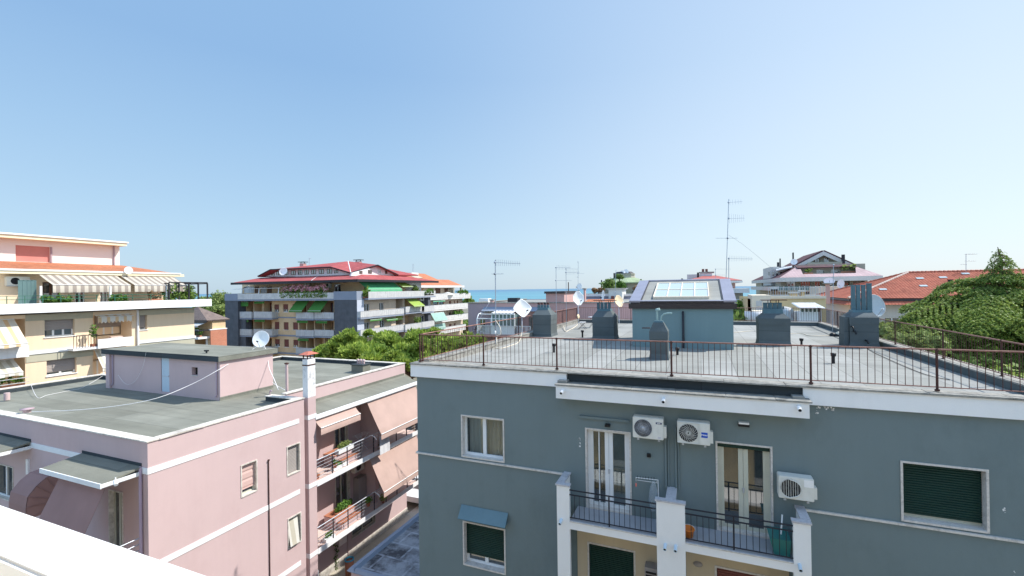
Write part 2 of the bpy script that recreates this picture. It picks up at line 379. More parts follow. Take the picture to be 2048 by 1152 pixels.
def bricks(name, a, b, m, w=.25, h=.07):
    k = N(name); br = k.n('TexBrick'); k.l(k.coord('UV'), br.inputs[0]); br.inputs['Scale'].default_value = 1; br.inputs['Brick Width'].default_value = w; br.inputs['Row Height'].default_value = h
    br.inputs['Mortar Size'].default_value = .008; br.inputs['Color1'].default_value = a+(1,); br.inputs['Color2'].default_value = b+(1,); br.inputs['Mortar'].default_value = m+(1,)
    x = k.scale(br.outputs[0], k.rng(k.noise(k.coord(), .7, 5), .3, .7, .88, 1.1)); return k.set(x, .88)
M['brick_tan'] = bricks('tan_brick', (.74, .54, .33), (.67, .48, .28), (.6, .46, .3))
M['brick_cream'] = bricks('cream_brick', (.70, .58, .45), (.64, .53, .41), (.5, .42, .34))
M['brick_orange'] = bricks('orange_brick', (.56, .21, .13), (.48, .17, .10), (.5, .3, .22))
M['slate_panel'] = plain('dark_slate_cladding', (.088, .095, .11), .7, .22, 1.2, .15, 12, .1)
M['blue_band'] = plain('blue_grey_concrete', (.235, .265, .33), .8, .06, .6, .04, streak=.08)
M['rail_panel'] = ribbed('pale_ribbed_balustrade', (.53, .53, .53), .5)
M['rail_white'] = ribbed('white_panel_balustrade', (.62, .61, .60), .6)
M['rail_glass'] = plain('greenish_glass_balustrade', (.10, .17, .17), .2, .1, 1, spec=.7)
M['green_cloth'] = cloth('green_awning', (.10, .30, .07), .3)
M['mint_cloth'] = cloth('mint_green_awning', (.14, .50, .27), .3)
M['lime_cloth'] = cloth('lime_green_awning', (.38, .52, .12), .3)
M['aqua_cloth'] = cloth('pale_aqua_awning', (.40, .60, .55), .3)
M['white_cloth'] = cloth('white_awning', (.75, .75, .73), .3)
M['stripe_grey'] = stripes('grey_beige_striped_awning', 1, (.36, .31, .27), (.62, .57, .49), .52)
M['stripe_yellow'] = stripes('white_yellow_striped_awning', 1, (.80, .77, .70), (.78, .58, .34), .62, duty=.62)
M['stripe_pale'] = stripes('white_grey_striped_awning', 1, (.80, .78, .72), (.62, .58, .48), .5, duty=.55)
M['far_mauve'] = plain('mauve_render', (.36, .27, .30), .88, .06, .4, .03, streak=.05)
M['far_pink'] = plain('pink_brown_render', (.46, .29, .27), .88, .06, .4, .03, streak=.05)
M['offwhite'] = plain('offwhite_plaster', (.62, .60, .60), .85, .05, .5)
M['beige_wall'] = plain('sand_render', (.60, .47, .27), .88, .05, .5, .03, streak=.06)
M['beige_light'] = plain('pale_beige_render', (.64, .56, .45), .88, .05, .5, .03, streak=.06)
M['cool_wall'] = plain('cool_white_render', (.52, .52, .50), .88, .05, .5, .03, streak=.06)
M['olive_wall'] = plain('olive_beige_concrete', (.36, .34, .27), .88, .06, .5)
M['asphalt'] = plain('asphalt', (.06, .06, .062), .9, .15, .4, .1, 20)
M['paving'] = plain('pale_paving', (.42, .38, .32), .9, .12, .6, .1, 10)
M['trunk'] = plain('tree_bark', (.10, .065, .042), .9, .25, 2, .2, 12)
M['pine'] = foliage('pine_foliage', (.30, .42, .06), (.50, .60, .14), (.10, .18, .03), .28)
M['tree'] = foliage('leafy_foliage', (.15, .25, .05), (.25, .35, .08), (.08, .14, .03), .35)
M['willow'] = foliage('pale_leafy_foliage', (.25, .34, .10), (.36, .44, .14), (.16, .22, .06), .35)
M['cedar'] = foliage('cedar_foliage', (.20, .29, .06), (.38, .46, .12), (.09, .17, .04), .34, .35)
M['plant'] = foliage('balcony_plant_leaves', (.08, .2, .03), (.2, .34, .06), (.04, .11, .02), .35, 3)
M['flowers'] = foliage('pink_flowers', (.75, .38, .42), (.82, .55, .58), (.6, .2, .28), .2, 3)
M['red_flowers'] = foliage('red_flowers', (.6, .04, .02), (.75, .12, .06), (.4, .02, .02), .2, 3)
M['dry_plant'] = foliage('dry_foliage', (.30, .16, .08), (.38, .24, .12), (.16, .1, .05), .2, 3)
# ================================================================ generic makers
def window(parent, F, u0, u1, z0, z1, rec=.14, fr='upvc', bars=1, shutter=None, sh_frac=.7, glass='glass', trim=None, sill=None, name='window', fw=.06, curtain=None, label=None, hbar=False, slat=.055):
    """one window: frame mesh, with pane, shutter, surround and sill below it. The hole is cut by the caller."""
    f = MB(); n0, n1 = -rec-.06, -rec
    fbox(f, F, u0, u0+fw, n0, n1, z0, z1); fbox(f, F, u1-fw, u1, n0, n1, z0, z1)
    fbox(f, F, u0+fw, u1-fw, n0, n1, z0, z0+fw); fbox(f, F, u0+fw, u1-fw, n0, n1, z1-fw, z1)
    for i in range(bars):
        c = u0 + (u1-u0)*(i+1)/(bars+1); fbox(f, F, c-fw*.75, c+fw*.75, n0, n1+.01, z0+fw, z1-fw)
    if hbar: fbox(f, F, u0+fw, u1-fw, n0, n1+.005, (z0+z1)/2-.03, (z0+z1)/2+.03)
    w = f.build(name, M[fr], parent)
    if label: w['label'] = label
    g = MB(); fbox(g, F, u0+fw*.5, u1-fw*.5, n0+.02, n0+.03, z0+fw*.5, z1-fw*.5); g.build('pane', M[glass], w)
    b = MB(); fbox(b, F, u0-.001, u1+.001, n0-.8 if glass == 'glass_clear' else n0-.03, (n0-.78) if glass == 'glass_clear' else n0-.01, z0, z1)
    if glass == 'glass_clear':
        fbox(b, F, u0-.02, u0, n0-.8, n0, z0, z1); fbox(b, F, u1, u1+.02, n0-.8, n0, z0, z1); fbox(b, F, u0, u1, n0-.8, n0, z0-.02, z0); fbox(b, F, u0, u1, n0-.8, n0, z1, z1+.02)
    b.build('interior', M['dark_void'], w)
    if shutter:
        s = MB(); zt = z1; zb = z1-(z1-z0)*sh_frac; k = max(3, int((zt-zb)/slat)); h = (zt-zb)/k; a = u0+.012; c = u1-.012; nn = -rec+.045
        for i in range(k):
            y0 = zb+i*h; P = [fp(F, a, nn-.02, y0+h), fp(F, a, nn, y0+h*.75), fp(F, a, nn, y0+h*.2), fp(F, a, nn-.02, y0)]; Q = [fp(F, c, nn-.02, y0+h), fp(F, c, nn, y0+h*.75), fp(F, c, nn, y0+h*.2), fp(F, c, nn-.02, y0)]
            for j in range(3): s.face([P[j], P[j+1], Q[j+1], Q[j]])
        fbox(s, F, a, c, nn-.03, nn+.008, zb-.04, zb)
        s.build('shutter', M[shutter], w)
    if curtain:
        a, c = u0+fw, u1-fw; k = int((c-a)/.03)+2; top = []; bot = []
        for i in range(k):
            u = a+(c-a)*i/(k-1); nn = n0-.12+.03*math.sin(u*38)+.012*math.sin(u*91)
            top.append(fp(F, u, nn, z1-.02)); bot.append(fp(F, u+.01*math.sin(u*20), nn, z0+.03))
        cm = MB(); cm.raw(top+bot, [(k+i, k+i+1, i+1, i) for i in range(k-1)], True); cm.build('curtain', M[curtain], w)
    if trim:
        t = MB(); q = .045
        fbox(t, F, u0-q, u0, -rec, .022, z0-q, z1+q); fbox(t, F, u1, u1+q, -rec, .022, z0-q, z1+q); fbox(t, F, u0, u1, -rec, .022, z1, z1+q); fbox(t, F, u0, u1, -rec, .03, z0-q, z0)
        t.build('surround', M[trim], w)
    if sill:
        t = MB(); fbox(t, F, u0-.06, u1+.06, -rec, .07, z0-.06, z0-.002) if not trim else fbox(t, F, u0-.08, u1+.08, .031, .08, z0-.06, z0-.01)
        t.build('sill', M[sill], w)
    return w
def awning(parent, F, u0, u1, nt_, zt, nb, zb, mat, val=.2, arms=None, name='awning', scallop=0, label=None, k=14, sag=.02):
    """a cloth sheet from (nt_, zt) on the wall out to (nb, zb), with a hanging valance"""
    m = MB(); rows = 5; cols = k; vs = []
    for i in range(rows+1):
        t = i/rows
        for j in range(cols+1):
            u = u0+(u1-u0)*j/cols; n = nt_+(nb-nt_)*t; z = zt+(zb-zt)*t - sag*math.sin(math.pi*t) - .006*math.sin(j*1.7+i)
            vs.append((u, n, z))
    for j in range(cols+1):
        u = u0+(u1-u0)*j/cols; d = val*(1-(.25*(j % 2) if scallop else 0)); vs.append((u, nb+.01, zb-d))
    top = [fp(F, u, n+.004, z+.004) for u, n, z in vs]; bot = [fp(F, u, n-.004, z-.004) for u, n, z in vs]; c = cols+1; L = len(vs)
    fs = []
    for i in range(rows+1):
        for j in range(cols):
            a = i*c+j; fs.append((a, a+c, a+c+1, a+1)); fs.append((L+a, L+a+1, L+a+c+1, L+a+c))
    m.raw(top+bot, fs, True); aw = m.build(name, M[mat], parent)
    if label: aw['label'] = label
    b = MB(); b.tube([fp(F, u0, nb+.02, zb), fp(F, u1, nb+.02, zb)], .022, 6); b.tube([fp(F, u0, nt_, zt+.02), fp(F, u1, nt_, zt+.02)], .035, 6)
    if arms:
        for u in (u0+.03, u1-.03): b.tube([fp(F, u, 0, zb+arms), fp(F, u, nb, zb)], .016, 6)
    b.build('awning_frame', M['white_metal'], aw)
    return aw
def leafball(mb, c, r, n, size, flat=.8, up=.3, rng=RNG, shell_=.55, aspect=.6):
    """n small leaf faces scattered through an ellipsoid"""
    r = np.array(r if hasattr(r, '__len__') else (r, r, r*flat)); d = rng.normal(size=(n, 3)); d /= np.linalg.norm(d, axis=1)[:, None]
    rad = (shell_ + (1-shell_)*rng.random(n))[:, None]; p = np.array(c) + d*rad*r
    leafset(mb, p, d + np.array([0, 0, up]), size, rng, aspect)
def leafset(mb, p, nrm, size, rng=RNG, aspect=.6, spread=.7):
    n = len(p); nrm = nrm + rng.normal(size=(n, 3))*spread; nrm /= np.linalg.norm(nrm, axis=1)[:, None]
    a = np.cross(nrm, rng.normal(size=(n, 3))); a /= np.linalg.norm(a, axis=1)[:, None]; b = np.cross(nrm, a)
    s = (np.array(size)*(.6+.8*rng.random(n)))[:, None] if not hasattr(size, '__len__') else np.array(size)[:, None]
    v = np.stack([p-a*s, p-b*s*aspect, p+a*s, p+b*s*aspect], 1)
    mb.q.append(v)
class Leaves:
    def __init__(s): s.q = []
    def build(s, name, mat, parent=None, loc=None):
        V = np.concatenate(s.q).reshape(-1, 3); base = np.array(root_loc(parent)) if parent is not None else np.array(loc or (0, 0, 0)); V = V-base
        k = len(V)//4; me = bpy.data.meshes.new(name); me.vertices.add(len(V)); me.vertices.foreach_set('co', V.ravel())
        me.loops.add(4*k); me.polygons.add(k); me.loops.foreach_set('vertex_index', np.arange(4*k)); me.polygons.foreach_set('loop_start', np.arange(0, 4*k, 4)); me.polygons.foreach_set('loop_total', np.full(k, 4))
        me.update(calc_edges=True); me.materials.append(mat); o = bpy.data.objects.new(name, me); COL.objects.link(o)
        if parent is not None: o.parent = parent
        else: o.location = Vector(base)
        return o

# ================================================================ the grey-green building in front
GY, GX0, GX1, GN = 13.1, -9.0, 7.3, 34.9
G = thing('apartment_building', 'grey-green rendered apartment building with flat felt roof, white fascia and two small balconies', 'building', (-.9, 24, -15))
FG = ('Y', GY)
H = dict(w1=(-7.30, -5.76, -5.46, -4.08), w2=(-7.29, -5.77, -8.99, -7.55), w3=(4.215, 5.755, -5.47, -4.08), d1=(-3.17, -1.86, -6.39, -4.08), d2=(.32, 1.635, -6.39, -4.07), d3=(-3.1, -1.83, -9.6, -7.45), d4=(.3, 1.6, -9.6, -7.40))
w = MB(); facade(w, FG, GX0, GX1, -15, -2.5, [v+(.26,) for v in H.values()]); shell(w, GX0, GX1, GY, GN, -15, -2.6, 'ST'); w.build('wall', M['grey_wall'], G)
# cream plaster behind the lower balconies, with openings for the two doors
w = MB(); F2 = ('Y', GY-.02)
facade(w, F2, -3.45, -1.1, -11, -6.64, [(H['d3'][0], H['d3'][1], -9.6, H['d3'][3], .02)]); facade(w, F2, -.45, 1.95, -11, -6.64, [(H['d4'][0], H['d4'][1], -9.6, H['d4'][3], .02)])
lo = w.build('lower_wall', M['lower_cream'], G)
# roof sheet, upstand
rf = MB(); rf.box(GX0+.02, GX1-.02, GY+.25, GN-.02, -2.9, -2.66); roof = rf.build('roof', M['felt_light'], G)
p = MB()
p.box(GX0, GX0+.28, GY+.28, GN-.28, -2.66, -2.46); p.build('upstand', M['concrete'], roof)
for a in ((GX1-.28, GX1, GY+.28, GN-.28, -2.66, -2.46), (GX0, GX1, GN-.28, GN, -2.66, -2.46), (GX0, GX1, GY, GY+.28, -2.68, -2.505)): p = MB(); p.box(*a); p.build('upstand', M['felt_shaded'], roof)
c = MB()                                       # weathered coping stones round the rim, each slab its own length
def coping_run(mb, x0, x1, y0, y1, z0, z1, along, step=1.3):
    L = (x1-x0) if along == 'x' else (y1-y0); k = max(1, int(L/step)); s = L/k
    for i in range(k):
        j = random.uniform(-.008, .008)
        if along == 'x': mb.box(x0+i*s+.006, x0+(i+1)*s-.006, y0+j, y1+j, z0, z1+abs(j))
        else: mb.box(x0+j, x1+j, y0+i*s+.006, y0+(i+1)*s-.006, z0, z1+abs(j))
coping_run(c, GX0-.2, GX1+.2, GY-.16, GY+.30, -2.503, -2.465, 'x'); coping_run(c, GX0-.15, GX0+.3, GY+.31, GN, -2.458, -2.42, 'y'); coping_run(c, GX1-.3, GX1+.15, GY+.31, GN, -2.458, -2.42, 'y'); coping_run(c, GX0, GX1, GN-.3, GN+.1, -2.458, -2.418, 'x')
c.build('coping', M['concrete'], roof)
fa = MB(); fbox(fa, FG, GX0-.17, -3.68, .002, .12, -2.92, -2.505); fbox(fa, FG, 2.3, GX1+.17, .002, .12, -2.92, -2.505)
fa.box(GX0-.17, GX0-.002, GY, GN, -2.92, -2.505); fa.box(GX1+.002, GX1+.17, GY, GN, -2.92, -2.505); fa.box(GX0-.17, GX1+.17, GN+.002, GN+.12, -2.92, -2.505)
fa.build('fascia', M['white_paint'], G)
# lowered canopy over the balconies
cp = MB(); fbox(cp, FG, -3.90, 2.36, .003, .48, -3.17, -2.80); can = cp.build('canopy', M['white_paint'], G)
cc = MB(); x = -3.93
for L in (.9, 1.25, 1.15, 1.2, 1.1, .75): fbox(cc, FG, x+.006, x+L-.006, .003, .52, -2.798, -2.76); x += L
cc.build('coping', M['concrete'], can)
cu = MB(); fbox(cu, FG, -3.68, 2.3, .003, .03, -2.758, -2.508); cu.build('felt_upstand', M['felt_dark'], can)
cu = MB(); fbox(cu, FG, -3.9, -3.62, .03, .3, -2.758, -2.69); fbox(cu, FG, 2.05, 2.3, .03, .3, -2.758, -2.70); cu.each('felt_patch', M['felt_light'], can)
def spout(px, py, Y, L=.2, r=.048, mat='white_metal', tilt=-.25):
    q = on(px, py, Y=Y); m = MB(); a = Vector((q.x, Y+.12, q.z+.05)); b = Vector((q.x-.01, Y-L+.03, q.z-.015))
    m.tube([a, b], r, 14); d = (b-a).normalized(); m.lathe(b, [(r, 0), (r, .012), (r*.78, .012), (r*.78, -.02)], 14, axis=d)
    s = m.build('drain_spout', M[mat], G); e = MB(); e.lathe(b, [(r*.77, .004), (0, .0045)], 14, axis=d); e.build('spout_bore', M['black'], s)
for a, b in ((1126, 783), (1328, 800), (1598, 816)): spout(a, b, 12.6)
M['pale_blue_pipe'] = plain('pale_blue_plastic', (.48, .58, .66), .5)
for a, b in ((1123, 1042), (1331, 1092), (1352, 1095), (1600, 1133)): spout(a, b, 12.18, .17, .042, 'pale_blue_pipe')
# string course
sc = MB()
for a, b in ((GX0-.06, -7.36), (-7.36, -5.70), (-5.70, -3.86)): fbox(sc, FG, a+.003, b-.003, .002, .06, -5.555, -5.505)
for a, b in ((2.29, 4.15), (4.15, 5.82), (5.82, GX1+.06)): fbox(sc, FG, a+.003, b-.003, .002, .06, -5.56, -5.51)
sc.box(GX0-.06, GX0-.002, GY+.002, GN, -5.555, -5.505); sc.each('string_course', M['marble_pale'], G)
# windows and doors
k = H['w1']; window(G, FG, k[0]+.045, k[1]-.045, k[2]+.045, k[3]-.045, .16, 'upvc', 1, glass='glass_clear', trim='marble_pale', curtain='curtain', fw=.075, label='white double window with net curtains, left of the balconies on the top floor')
k = H['w2']; w2 = window(G, FG, k[0]+.045, k[1]-.045, k[2]+.045, k[3]-.045, .2, 'upvc', 1, 'shutter_green', .77, trim='marble_pale', fw=.075, label='window with dark green roller shutter three quarters down under a blue hood')
k = H['w3']; w3 = window(G, FG, k[0]+.045, k[1]-.045, k[2]+.045, k[3]-.045, .2, 'wood_frame', 1, 'shutter_green', .9, trim='marble_pale', fw=.09, label='wide window with dark green roller shutter almost closed')
def leafdoor(k, fr, curt, gl, lab, extra=0, sh=None):
    w = window(G, FG, k[0]+.045, k[1]-.045, k[2]+.02, k[3]-.045, .16, fr, 0, glass=gl, trim='marble_pale', curtain=curt, fw=.085, name='balcony_door', label=lab)
    m = MB(); c = (k[0]+k[1])/2
    fbox(m, FG, c-.115, c-.004, -.22, -.15, k[2]+.1, k[3]-.13); fbox(m, FG, c+.004, c+.115, -.22, -.15, k[2]+.1, k[3]-.13)
    fbox(m, FG, k[0]+.13, k[0]+.2, -.22, -.155, k[2]+.1, k[3]-.13); fbox(m, FG, k[1]-.2, k[1]-.13, -.22, -.155, k[2]+.1, k[3]-.13)
    if extra: fbox(m, FG, k[0]+.36, k[0]+.39, -.15, -.13, k[2]+.05, k[3]-.05)
    m.build('door_leaves', M[fr], w)
    if curt == 'curtain_dark':
        s = MB(); fbox(s, FG, k[0]+.2, c-.115, -.212, -.206, k[2]+.1, k[3]-.13); s.build('insect_screen', M['curtain_dark'], w); s = MB(); fbox(s, FG, c+.115, k[1]-.2, -.212, -.206, k[2]+.1, k[3]-.13); s.build('drawn_blind', plain('grey_blind', (.20, .21, .22), .7, .12, 1.5), w)
    h = MB(); fbox(h, FG, c-.02, c+.02, -.15, -.11, k[2]+1.0, k[2]+1.12); h.build('handle', M['galv'], w)
    if sh:
        s = MB(); fbox(s, FG, k[0]+.05, k[1]-.05, -.15, -.09, k[3]-.17, k[3]-.05); s.build('shutter', M[sh], w)
leafdoor(H['d1'], 'upvc', 'curtain_dark', 'glass_clear', 'white sliding double door with grey insect screen on the left balcony', 1)
leafdoor(H['d2'], 'wood_frame', None, 'glass', 'cream double door with dark reflecting glass on the right balcony', 0, 'shutter_green')
k = H['d3']; window(G, FG, k[0], k[1], k[2], k[3], .08, 'wood_frame', 0, 'shutter_green', 1, fw=.05, label='door closed by a dark green roller shutter below the left balcony', name='balcony_door')
k = H['d4']; window(G, FG, k[0], k[1], k[2], k[3], .08, 'upvc', 1, 'shutter_maroon', .12, fw=.05, label='dark open doorway below the right balcony', name='balcony_door')
for k in (H['d3'], H['d4']):
    t = MB(); fbox(t, FG, k[0]-.05, k[0], .0, .035, k[2], k[3]+.05); fbox(t, FG, k[1], k[1]+.05, .0, .035, k[2], k[3]+.05); fbox(t, FG, k[0], k[1], .0, .035, k[3], k[3]+.05); t.build('door_surround', M['marble_pale'], G)
# hood over the shuttered window
hd = MB(); x0, x1 = -7.32, -5.66
hd.slab([fp(FG, x0, .02, -7.02), fp(FG, x0, .30, -7.36), fp(FG, x1, .30, -7.36), fp(FG, x1, .02, -7.02)], .03)
hd.slab([fp(FG, x0, .30, -7.36), fp(FG, x0, .02, -7.30), fp(FG, x1, .02, -7.30), fp(FG, x1, .30, -7.36)], .01)
hood = hd.build('window_hood', plain('blue_grey_hood', (.12, .20, .24), .7, .1, 2), G)
# balconies
YB = 12.2; NB = GY-YB
b = MB(); fbox(b, FG, -3.42, -1.13, .003, NB-.004, -6.62, -6.42); fbox(b, FG, -.42, 1.93, .003, NB-.004, -6.62, -6.42)
bal = b.build('balcony_floor', M['rubber_floor'], G)
b = MB(); fbox(b, FG, -3.43, -1.12, NB-.1, NB, -6.66, -6.46) ; fbox(b, FG, -.43, 1.92, NB-.1, NB, -6.66, -6.46)
b.build('balcony_beam', M['white_paint'], G)
b = MB(); fbox(b, FG, -3.42, -1.13, NB-.14, NB+.02, -6.458, -6.43); fbox(b, FG, -.42, 1.91, NB-.14, NB+.02, -6.458, -6.43); b.build('balcony_kerb', M['marble_pale'], G)
for nm, a, e, s0, s1 in (('left', -3.79, -3.43, -3.79, -3.64), ('mid', -1.12, -.43, -.87, -.68), ('right', 1.92, 2.27, 2.12, 2.27)):
    m = MB(); fbox(m, FG, a, e, NB-.12, NB, -15, -5.50); fbox(m, FG, s0+.005, s1-.005, .003, NB-.121, -15, -5.50)
    pl = m.build('pillar', M['white_paint'], G)
    m = MB(); fbox(m, FG, a-.03, e+.02, NB-.15, NB+.03, -5.498, -5.455); fbox(m, FG, s0-.03, s1+.03, .003, NB-.151, -5.498, -5.455); m.build('pillar_coping', M['marble'], pl)
for a, e in ((-3.43, -1.12), (-.43, 1.92)):
    m = MB(); n = NB-.05
    for z in (-5.60, -5.73): m.tube([fp(FG, a, n, z), fp(FG, e, n, z)], .020, 8)
    m.tube([fp(FG, a, n, -6.36), fp(FG, e, n, -6.36)], .016, 6)
    rl = m.build('railing', M['iron_dark'], G); m = MB(); kk = 17
    for i in range(1, kk):
        u = a+(e-a)*i/kk; m.tube([fp(FG, u, n, -5.73), fp(FG, u, n, -6.36)], .008 if i != 8 else .02, 6)
    m.tube([fp(FG, a+(e-a)*8/kk, n, -5.60), fp(FG, a+(e-a)*8/kk, n, -6.42)], .02, 8); m.build('balusters', M['iron_dark'], rl)
# surface pipes on the wall
m = MB(); fbox(m, FG, -3.32, -1.9, .001, .07, -3.80, -3.73); m.build('cable_duct', M['grey_wall'], G)
for x, zt, zb in ((-.93, -4.1, -5.5), (-.67, -3.8, -5.5)):
    m = MB(); m.tube([fp(FG, x, .035, zt), fp(FG, x, .035, zb)], .028, 8); m.tube([fp(FG, x+.07, .03, zt), fp(FG, x+.07, .03, zb)], .02, 8); m.build('wall_pipe', M['grey_wall'], G)
# plaster damage under the fascia and two filler marks
m = MB(); rr = random.Random(4)
for cx, cz, sx, sz, kk in ((2.62, -3.06, .05, .09, 9), (2.86, -3.0, .1, .05, 12), (-3.33, -4.55, .01, .14, 9), (6.0, -4.9, .012, .1, 4), (6.15, -6.3, .01, .1, 3)):
    for i in range(kk):
        u = cx+rr.uniform(-sx, sx); z = cz+rr.uniform(-sz, sz); s = rr.uniform(.008, .03)
        m.face([fp(FG, u+s*math.cos(t)*rr.uniform(.5, 1), .004, z+s*1.2*math.sin(t)*rr.uniform(.5, 1)) for t in [j*math.pi/3 for j in range(6)]])
m.build('plaster_damage', M['white_paint'], G)

# ---- stair hut
HX0, HX1, HY0, HY1 = -2.84, 1.27, 21.0, 25.2
m = MB(); m.box(HX0, HX1, HY0, HY1, -2.66, -.95); hut = m.build('stair_hut', M['hut_wall'], G)
m = MB(); m.box(HX0-.14, HX1+.14, HY0-.12, HY1+.1, -.948, -.72)
m.box(HX0-.05, HX1+.05, HY0-.06, HY0-.0, -.718, -.60)
m.build('fascia', M['dark_brown'], hut)
zt = .30; y0, y1 = HY0-.02, HY1-.35   # sloping lean-to roof rising to the back with raised steel edges
m = MB(); m.slab([(HX0+.02, y0, -.64), (HX1-.02, y0, -.64), (HX1-.02, y1, zt), (HX0+.02, y1, zt)], .06); m.build('hut_roof', M['felt_light'], hut)
m = MB()
for xa, xb in ((HX0-.12, HX0+.36), (HX1-.36, HX1+.12)):
    m.slab([(xa, y0-.06, -.585), (xb, y0-.06, -.585), (xb, y1+.1, zt+.075), (xa, y1+.1, zt+.075)], .09)
m.slab([(HX0+.36, y1-.02, zt+.062), (HX1-.36, y1-.02, zt+.062), (HX1-.36, y1+.12, zt+.09), (HX0+.36, y1+.12, zt+.09)], .09)
m.slab([(HX0-.12, HY0-.13, -.60), (HX1+.12, HY0-.13, -.60), (HX1+.12, HY0+.06, -.575), (HX0-.12, HY0+.06, -.575)], .02)
m.build('steel_edging', M['flashing'], hut)
m = MB()
for xa in (HX0+.365, HX1-.41): m.slab([(xa, y0, -.60), (xa+.045, y0, -.60), (xa+.045, y1, zt+.04), (xa, y1, zt+.04)], .05)
m.build('inner_flashing', M['dark_brown'], hut)
m = MB(); m.face([(HX0, HY0+.02, -.72), (HX0, HY1, -.72), (HX0, y1, zt-.03)]); m.face([(HX1, HY0+.02, -.72), (HX1, y1, zt-.03), (HX1, HY1, -.72)]); m.face([(HX1, y1, zt-.03), (HX0, y1, zt-.03), (HX0, HY1, -.72), (HX1, HY1, -.72)]); m.build('gable', M['hut_wall'], hut)
def slp(x, t, h=0): return (x, y0+(y1-y0)*t-h*.22, -.64+(zt+.64)*t+h*.97)
sx0, sx1 = -1.95, .35; kk = 4; t0, t1 = .12, .80
m = MB()
for i in range(kk+1):
    x = sx0+(sx1-sx0)*i/kk; m.slab([slp(x-.02, t0, .12), slp(x+.02, t0, .12), slp(x+.02, t1, .12), slp(x-.02, t1, .12)], .12)
for t in (t0, (t0+t1)/2, t1): m.slab([slp(sx0, t-.007, .115), slp(sx1, t-.007, .115), slp(sx1, t+.007, .115), slp(sx0, t+.007, .115)], .11)
m.slab([slp(sx0-.02, t0-.012, .10), slp(sx1+.02, t0-.012, .10), slp(sx1+.02, t0+.0, .10), slp(sx0-.02, t0+.0, .10)], .1)
sky_ = m.build('skylight', M['beige_light'], hut)
m = MB(); m.slab([slp(sx0, t0, .09), slp(sx1, t0, .09), slp(sx1, t1, .09), slp(sx0, t1, .09)], .012); m.build('skylight_pane', M['skylight'], hut)
m = MB(); q = on(1366, 625, Y=20.95); m.tube([(q.x, 21.05, q.z+.04), (q.x, 20.95, q.z), (q.x, 20.95, -2.64)], .045, 10); m.build('downpipe', M['iron_dark'], hut)

# ---- felt-clad chimneys on the roof
def chimney(x0, x1, y0, depth, zsh, ztop, tx0, tx1, flues, zf, fr=.09, plate=None, lab=None, caps=None, block=None):
    y1 = y0+depth; f = .04
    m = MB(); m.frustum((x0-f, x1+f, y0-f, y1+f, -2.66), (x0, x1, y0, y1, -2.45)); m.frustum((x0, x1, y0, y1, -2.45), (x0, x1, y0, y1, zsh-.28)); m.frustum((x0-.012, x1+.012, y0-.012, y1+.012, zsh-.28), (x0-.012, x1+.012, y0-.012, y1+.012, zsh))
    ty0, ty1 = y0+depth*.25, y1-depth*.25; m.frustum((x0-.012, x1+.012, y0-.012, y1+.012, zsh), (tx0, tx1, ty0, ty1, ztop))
    ch = m.build('chimney', M['felt_shaded'], G); ch['label'] = lab
    m = MB(); m.frustum((tx0+.01, tx1-.01, ty0+.01, ty1-.01, ztop), (tx0+.03, tx1-.03, ty0+.03, ty1-.03, ztop+(block or .1))); m.build('collar', M['chim_metal'], ch)
    zt0 = ztop+(block or .1); yc = (ty0+ty1)/2
    for i, q in enumerate(flues):
        x, h, r = q; m = MB(); m.frustum((x-r*1.12, x+r*1.12, yc-r, yc+r, zt0-.02), (x-r, x+r, yc-r, yc+r, h-.06)); m.frustum((x-r*1.08, x+r*1.08, yc-r*1.08, yc+r*1.08, h-.06), (x-r*1.04, x+r*1.04, yc-r*1.04, yc+r*1.04, h)); m.build('flue', M['chim_metal'], ch)
        if caps: m = MB(); m.lathe((x, yc, h+.02), [(r*.9, 0), (r*1.25, .02), (r*1.2, .10), (0, .14)], 14); m.build('flue_cap', M['rust'] if i != caps else M['black'], ch)
    if plate:
        a, b, z = plate; m = MB(); m.box(a, b, yc-.25, yc+.25, z, z+.03); s = m.build('rain_plate', M['rust'], ch); m = MB()
        for x in (a+.28, a+.38, b-.4, b-.3): m.tube([(x, yc, z-.15), (x, yc, z)], .015, 6)
        m.build('plate_leg', M['rust'], ch)
    return ch
def X_(px, Y): return on(px, 600, Y=Y).x
def Z_(px, py, Y): return on(px, py, Y=Y).z
Y = 24.0
chimney(X_(1065, Y), X_(1101, Y), Y, 1.15, Z_(1083, 630, Y), Z_(1086, 619.5, Y+.3), X_(1074, Y+.3), X_(1096, Y+.3), [(X_(1076.5+i*6.2, Y+.5), Z_(1086, 610, Y+.5), .06) for i in range(4)], 0, lab='felt-clad chimney with four short capped flues, behind the rounded white dish', caps=2)
Y = 23.2
chimney(X_(1184, Y), X_(1227, Y), Y, 1.25, Z_(1206, 634, Y), Z_(1206, 622, Y+.3), X_(1193, Y+.3), X_(1221, Y+.3), [(X_(1196.5+i*7.3, Y+.6), Z_(1206, 605.5, Y+.6), .064) for i in range(4)], 0, plate=(X_(1188, Y+.6), X_(1232, Y+.6), Z_(1206, 601.5, Y+.6)), lab='felt-clad chimney with four flues under a rusty plate, left of the stair hut')
Y = 17.4
c4 = chimney(X_(1298, Y), X_(1334, Y), Y, .62, Z_(1316, 663, Y), Z_(1316, 645, Y+.16), X_(1306, Y+.16), X_(1326, Y+.16), [], 0, lab='small felt-clad chimney with bent metal pipes in front of the stair hut', block=.06)
def c4p(pts, Yp=17.7): return [on(a, b, Y=Yp) for a, b in pts]
m = MB(); m.tube(c4p([(1314, 642), (1314, 622), (1315, 618), (1317.5, 617), (1319, 621)]), .035, 8); m.tube(c4p([(1321, 643), (1323, 632), (1328, 628), (1335, 626.5), (1344, 626.5)]), .03, 8); m.lathe(on(1314.5, 619, Y=17.7), [(.001, .05), (.06, .03), (.075, -.03), (.06, -.05)], 12); m.build('bent_pipe', plain('grey_green_pipe', (.24, .34, .33), .5), c4)
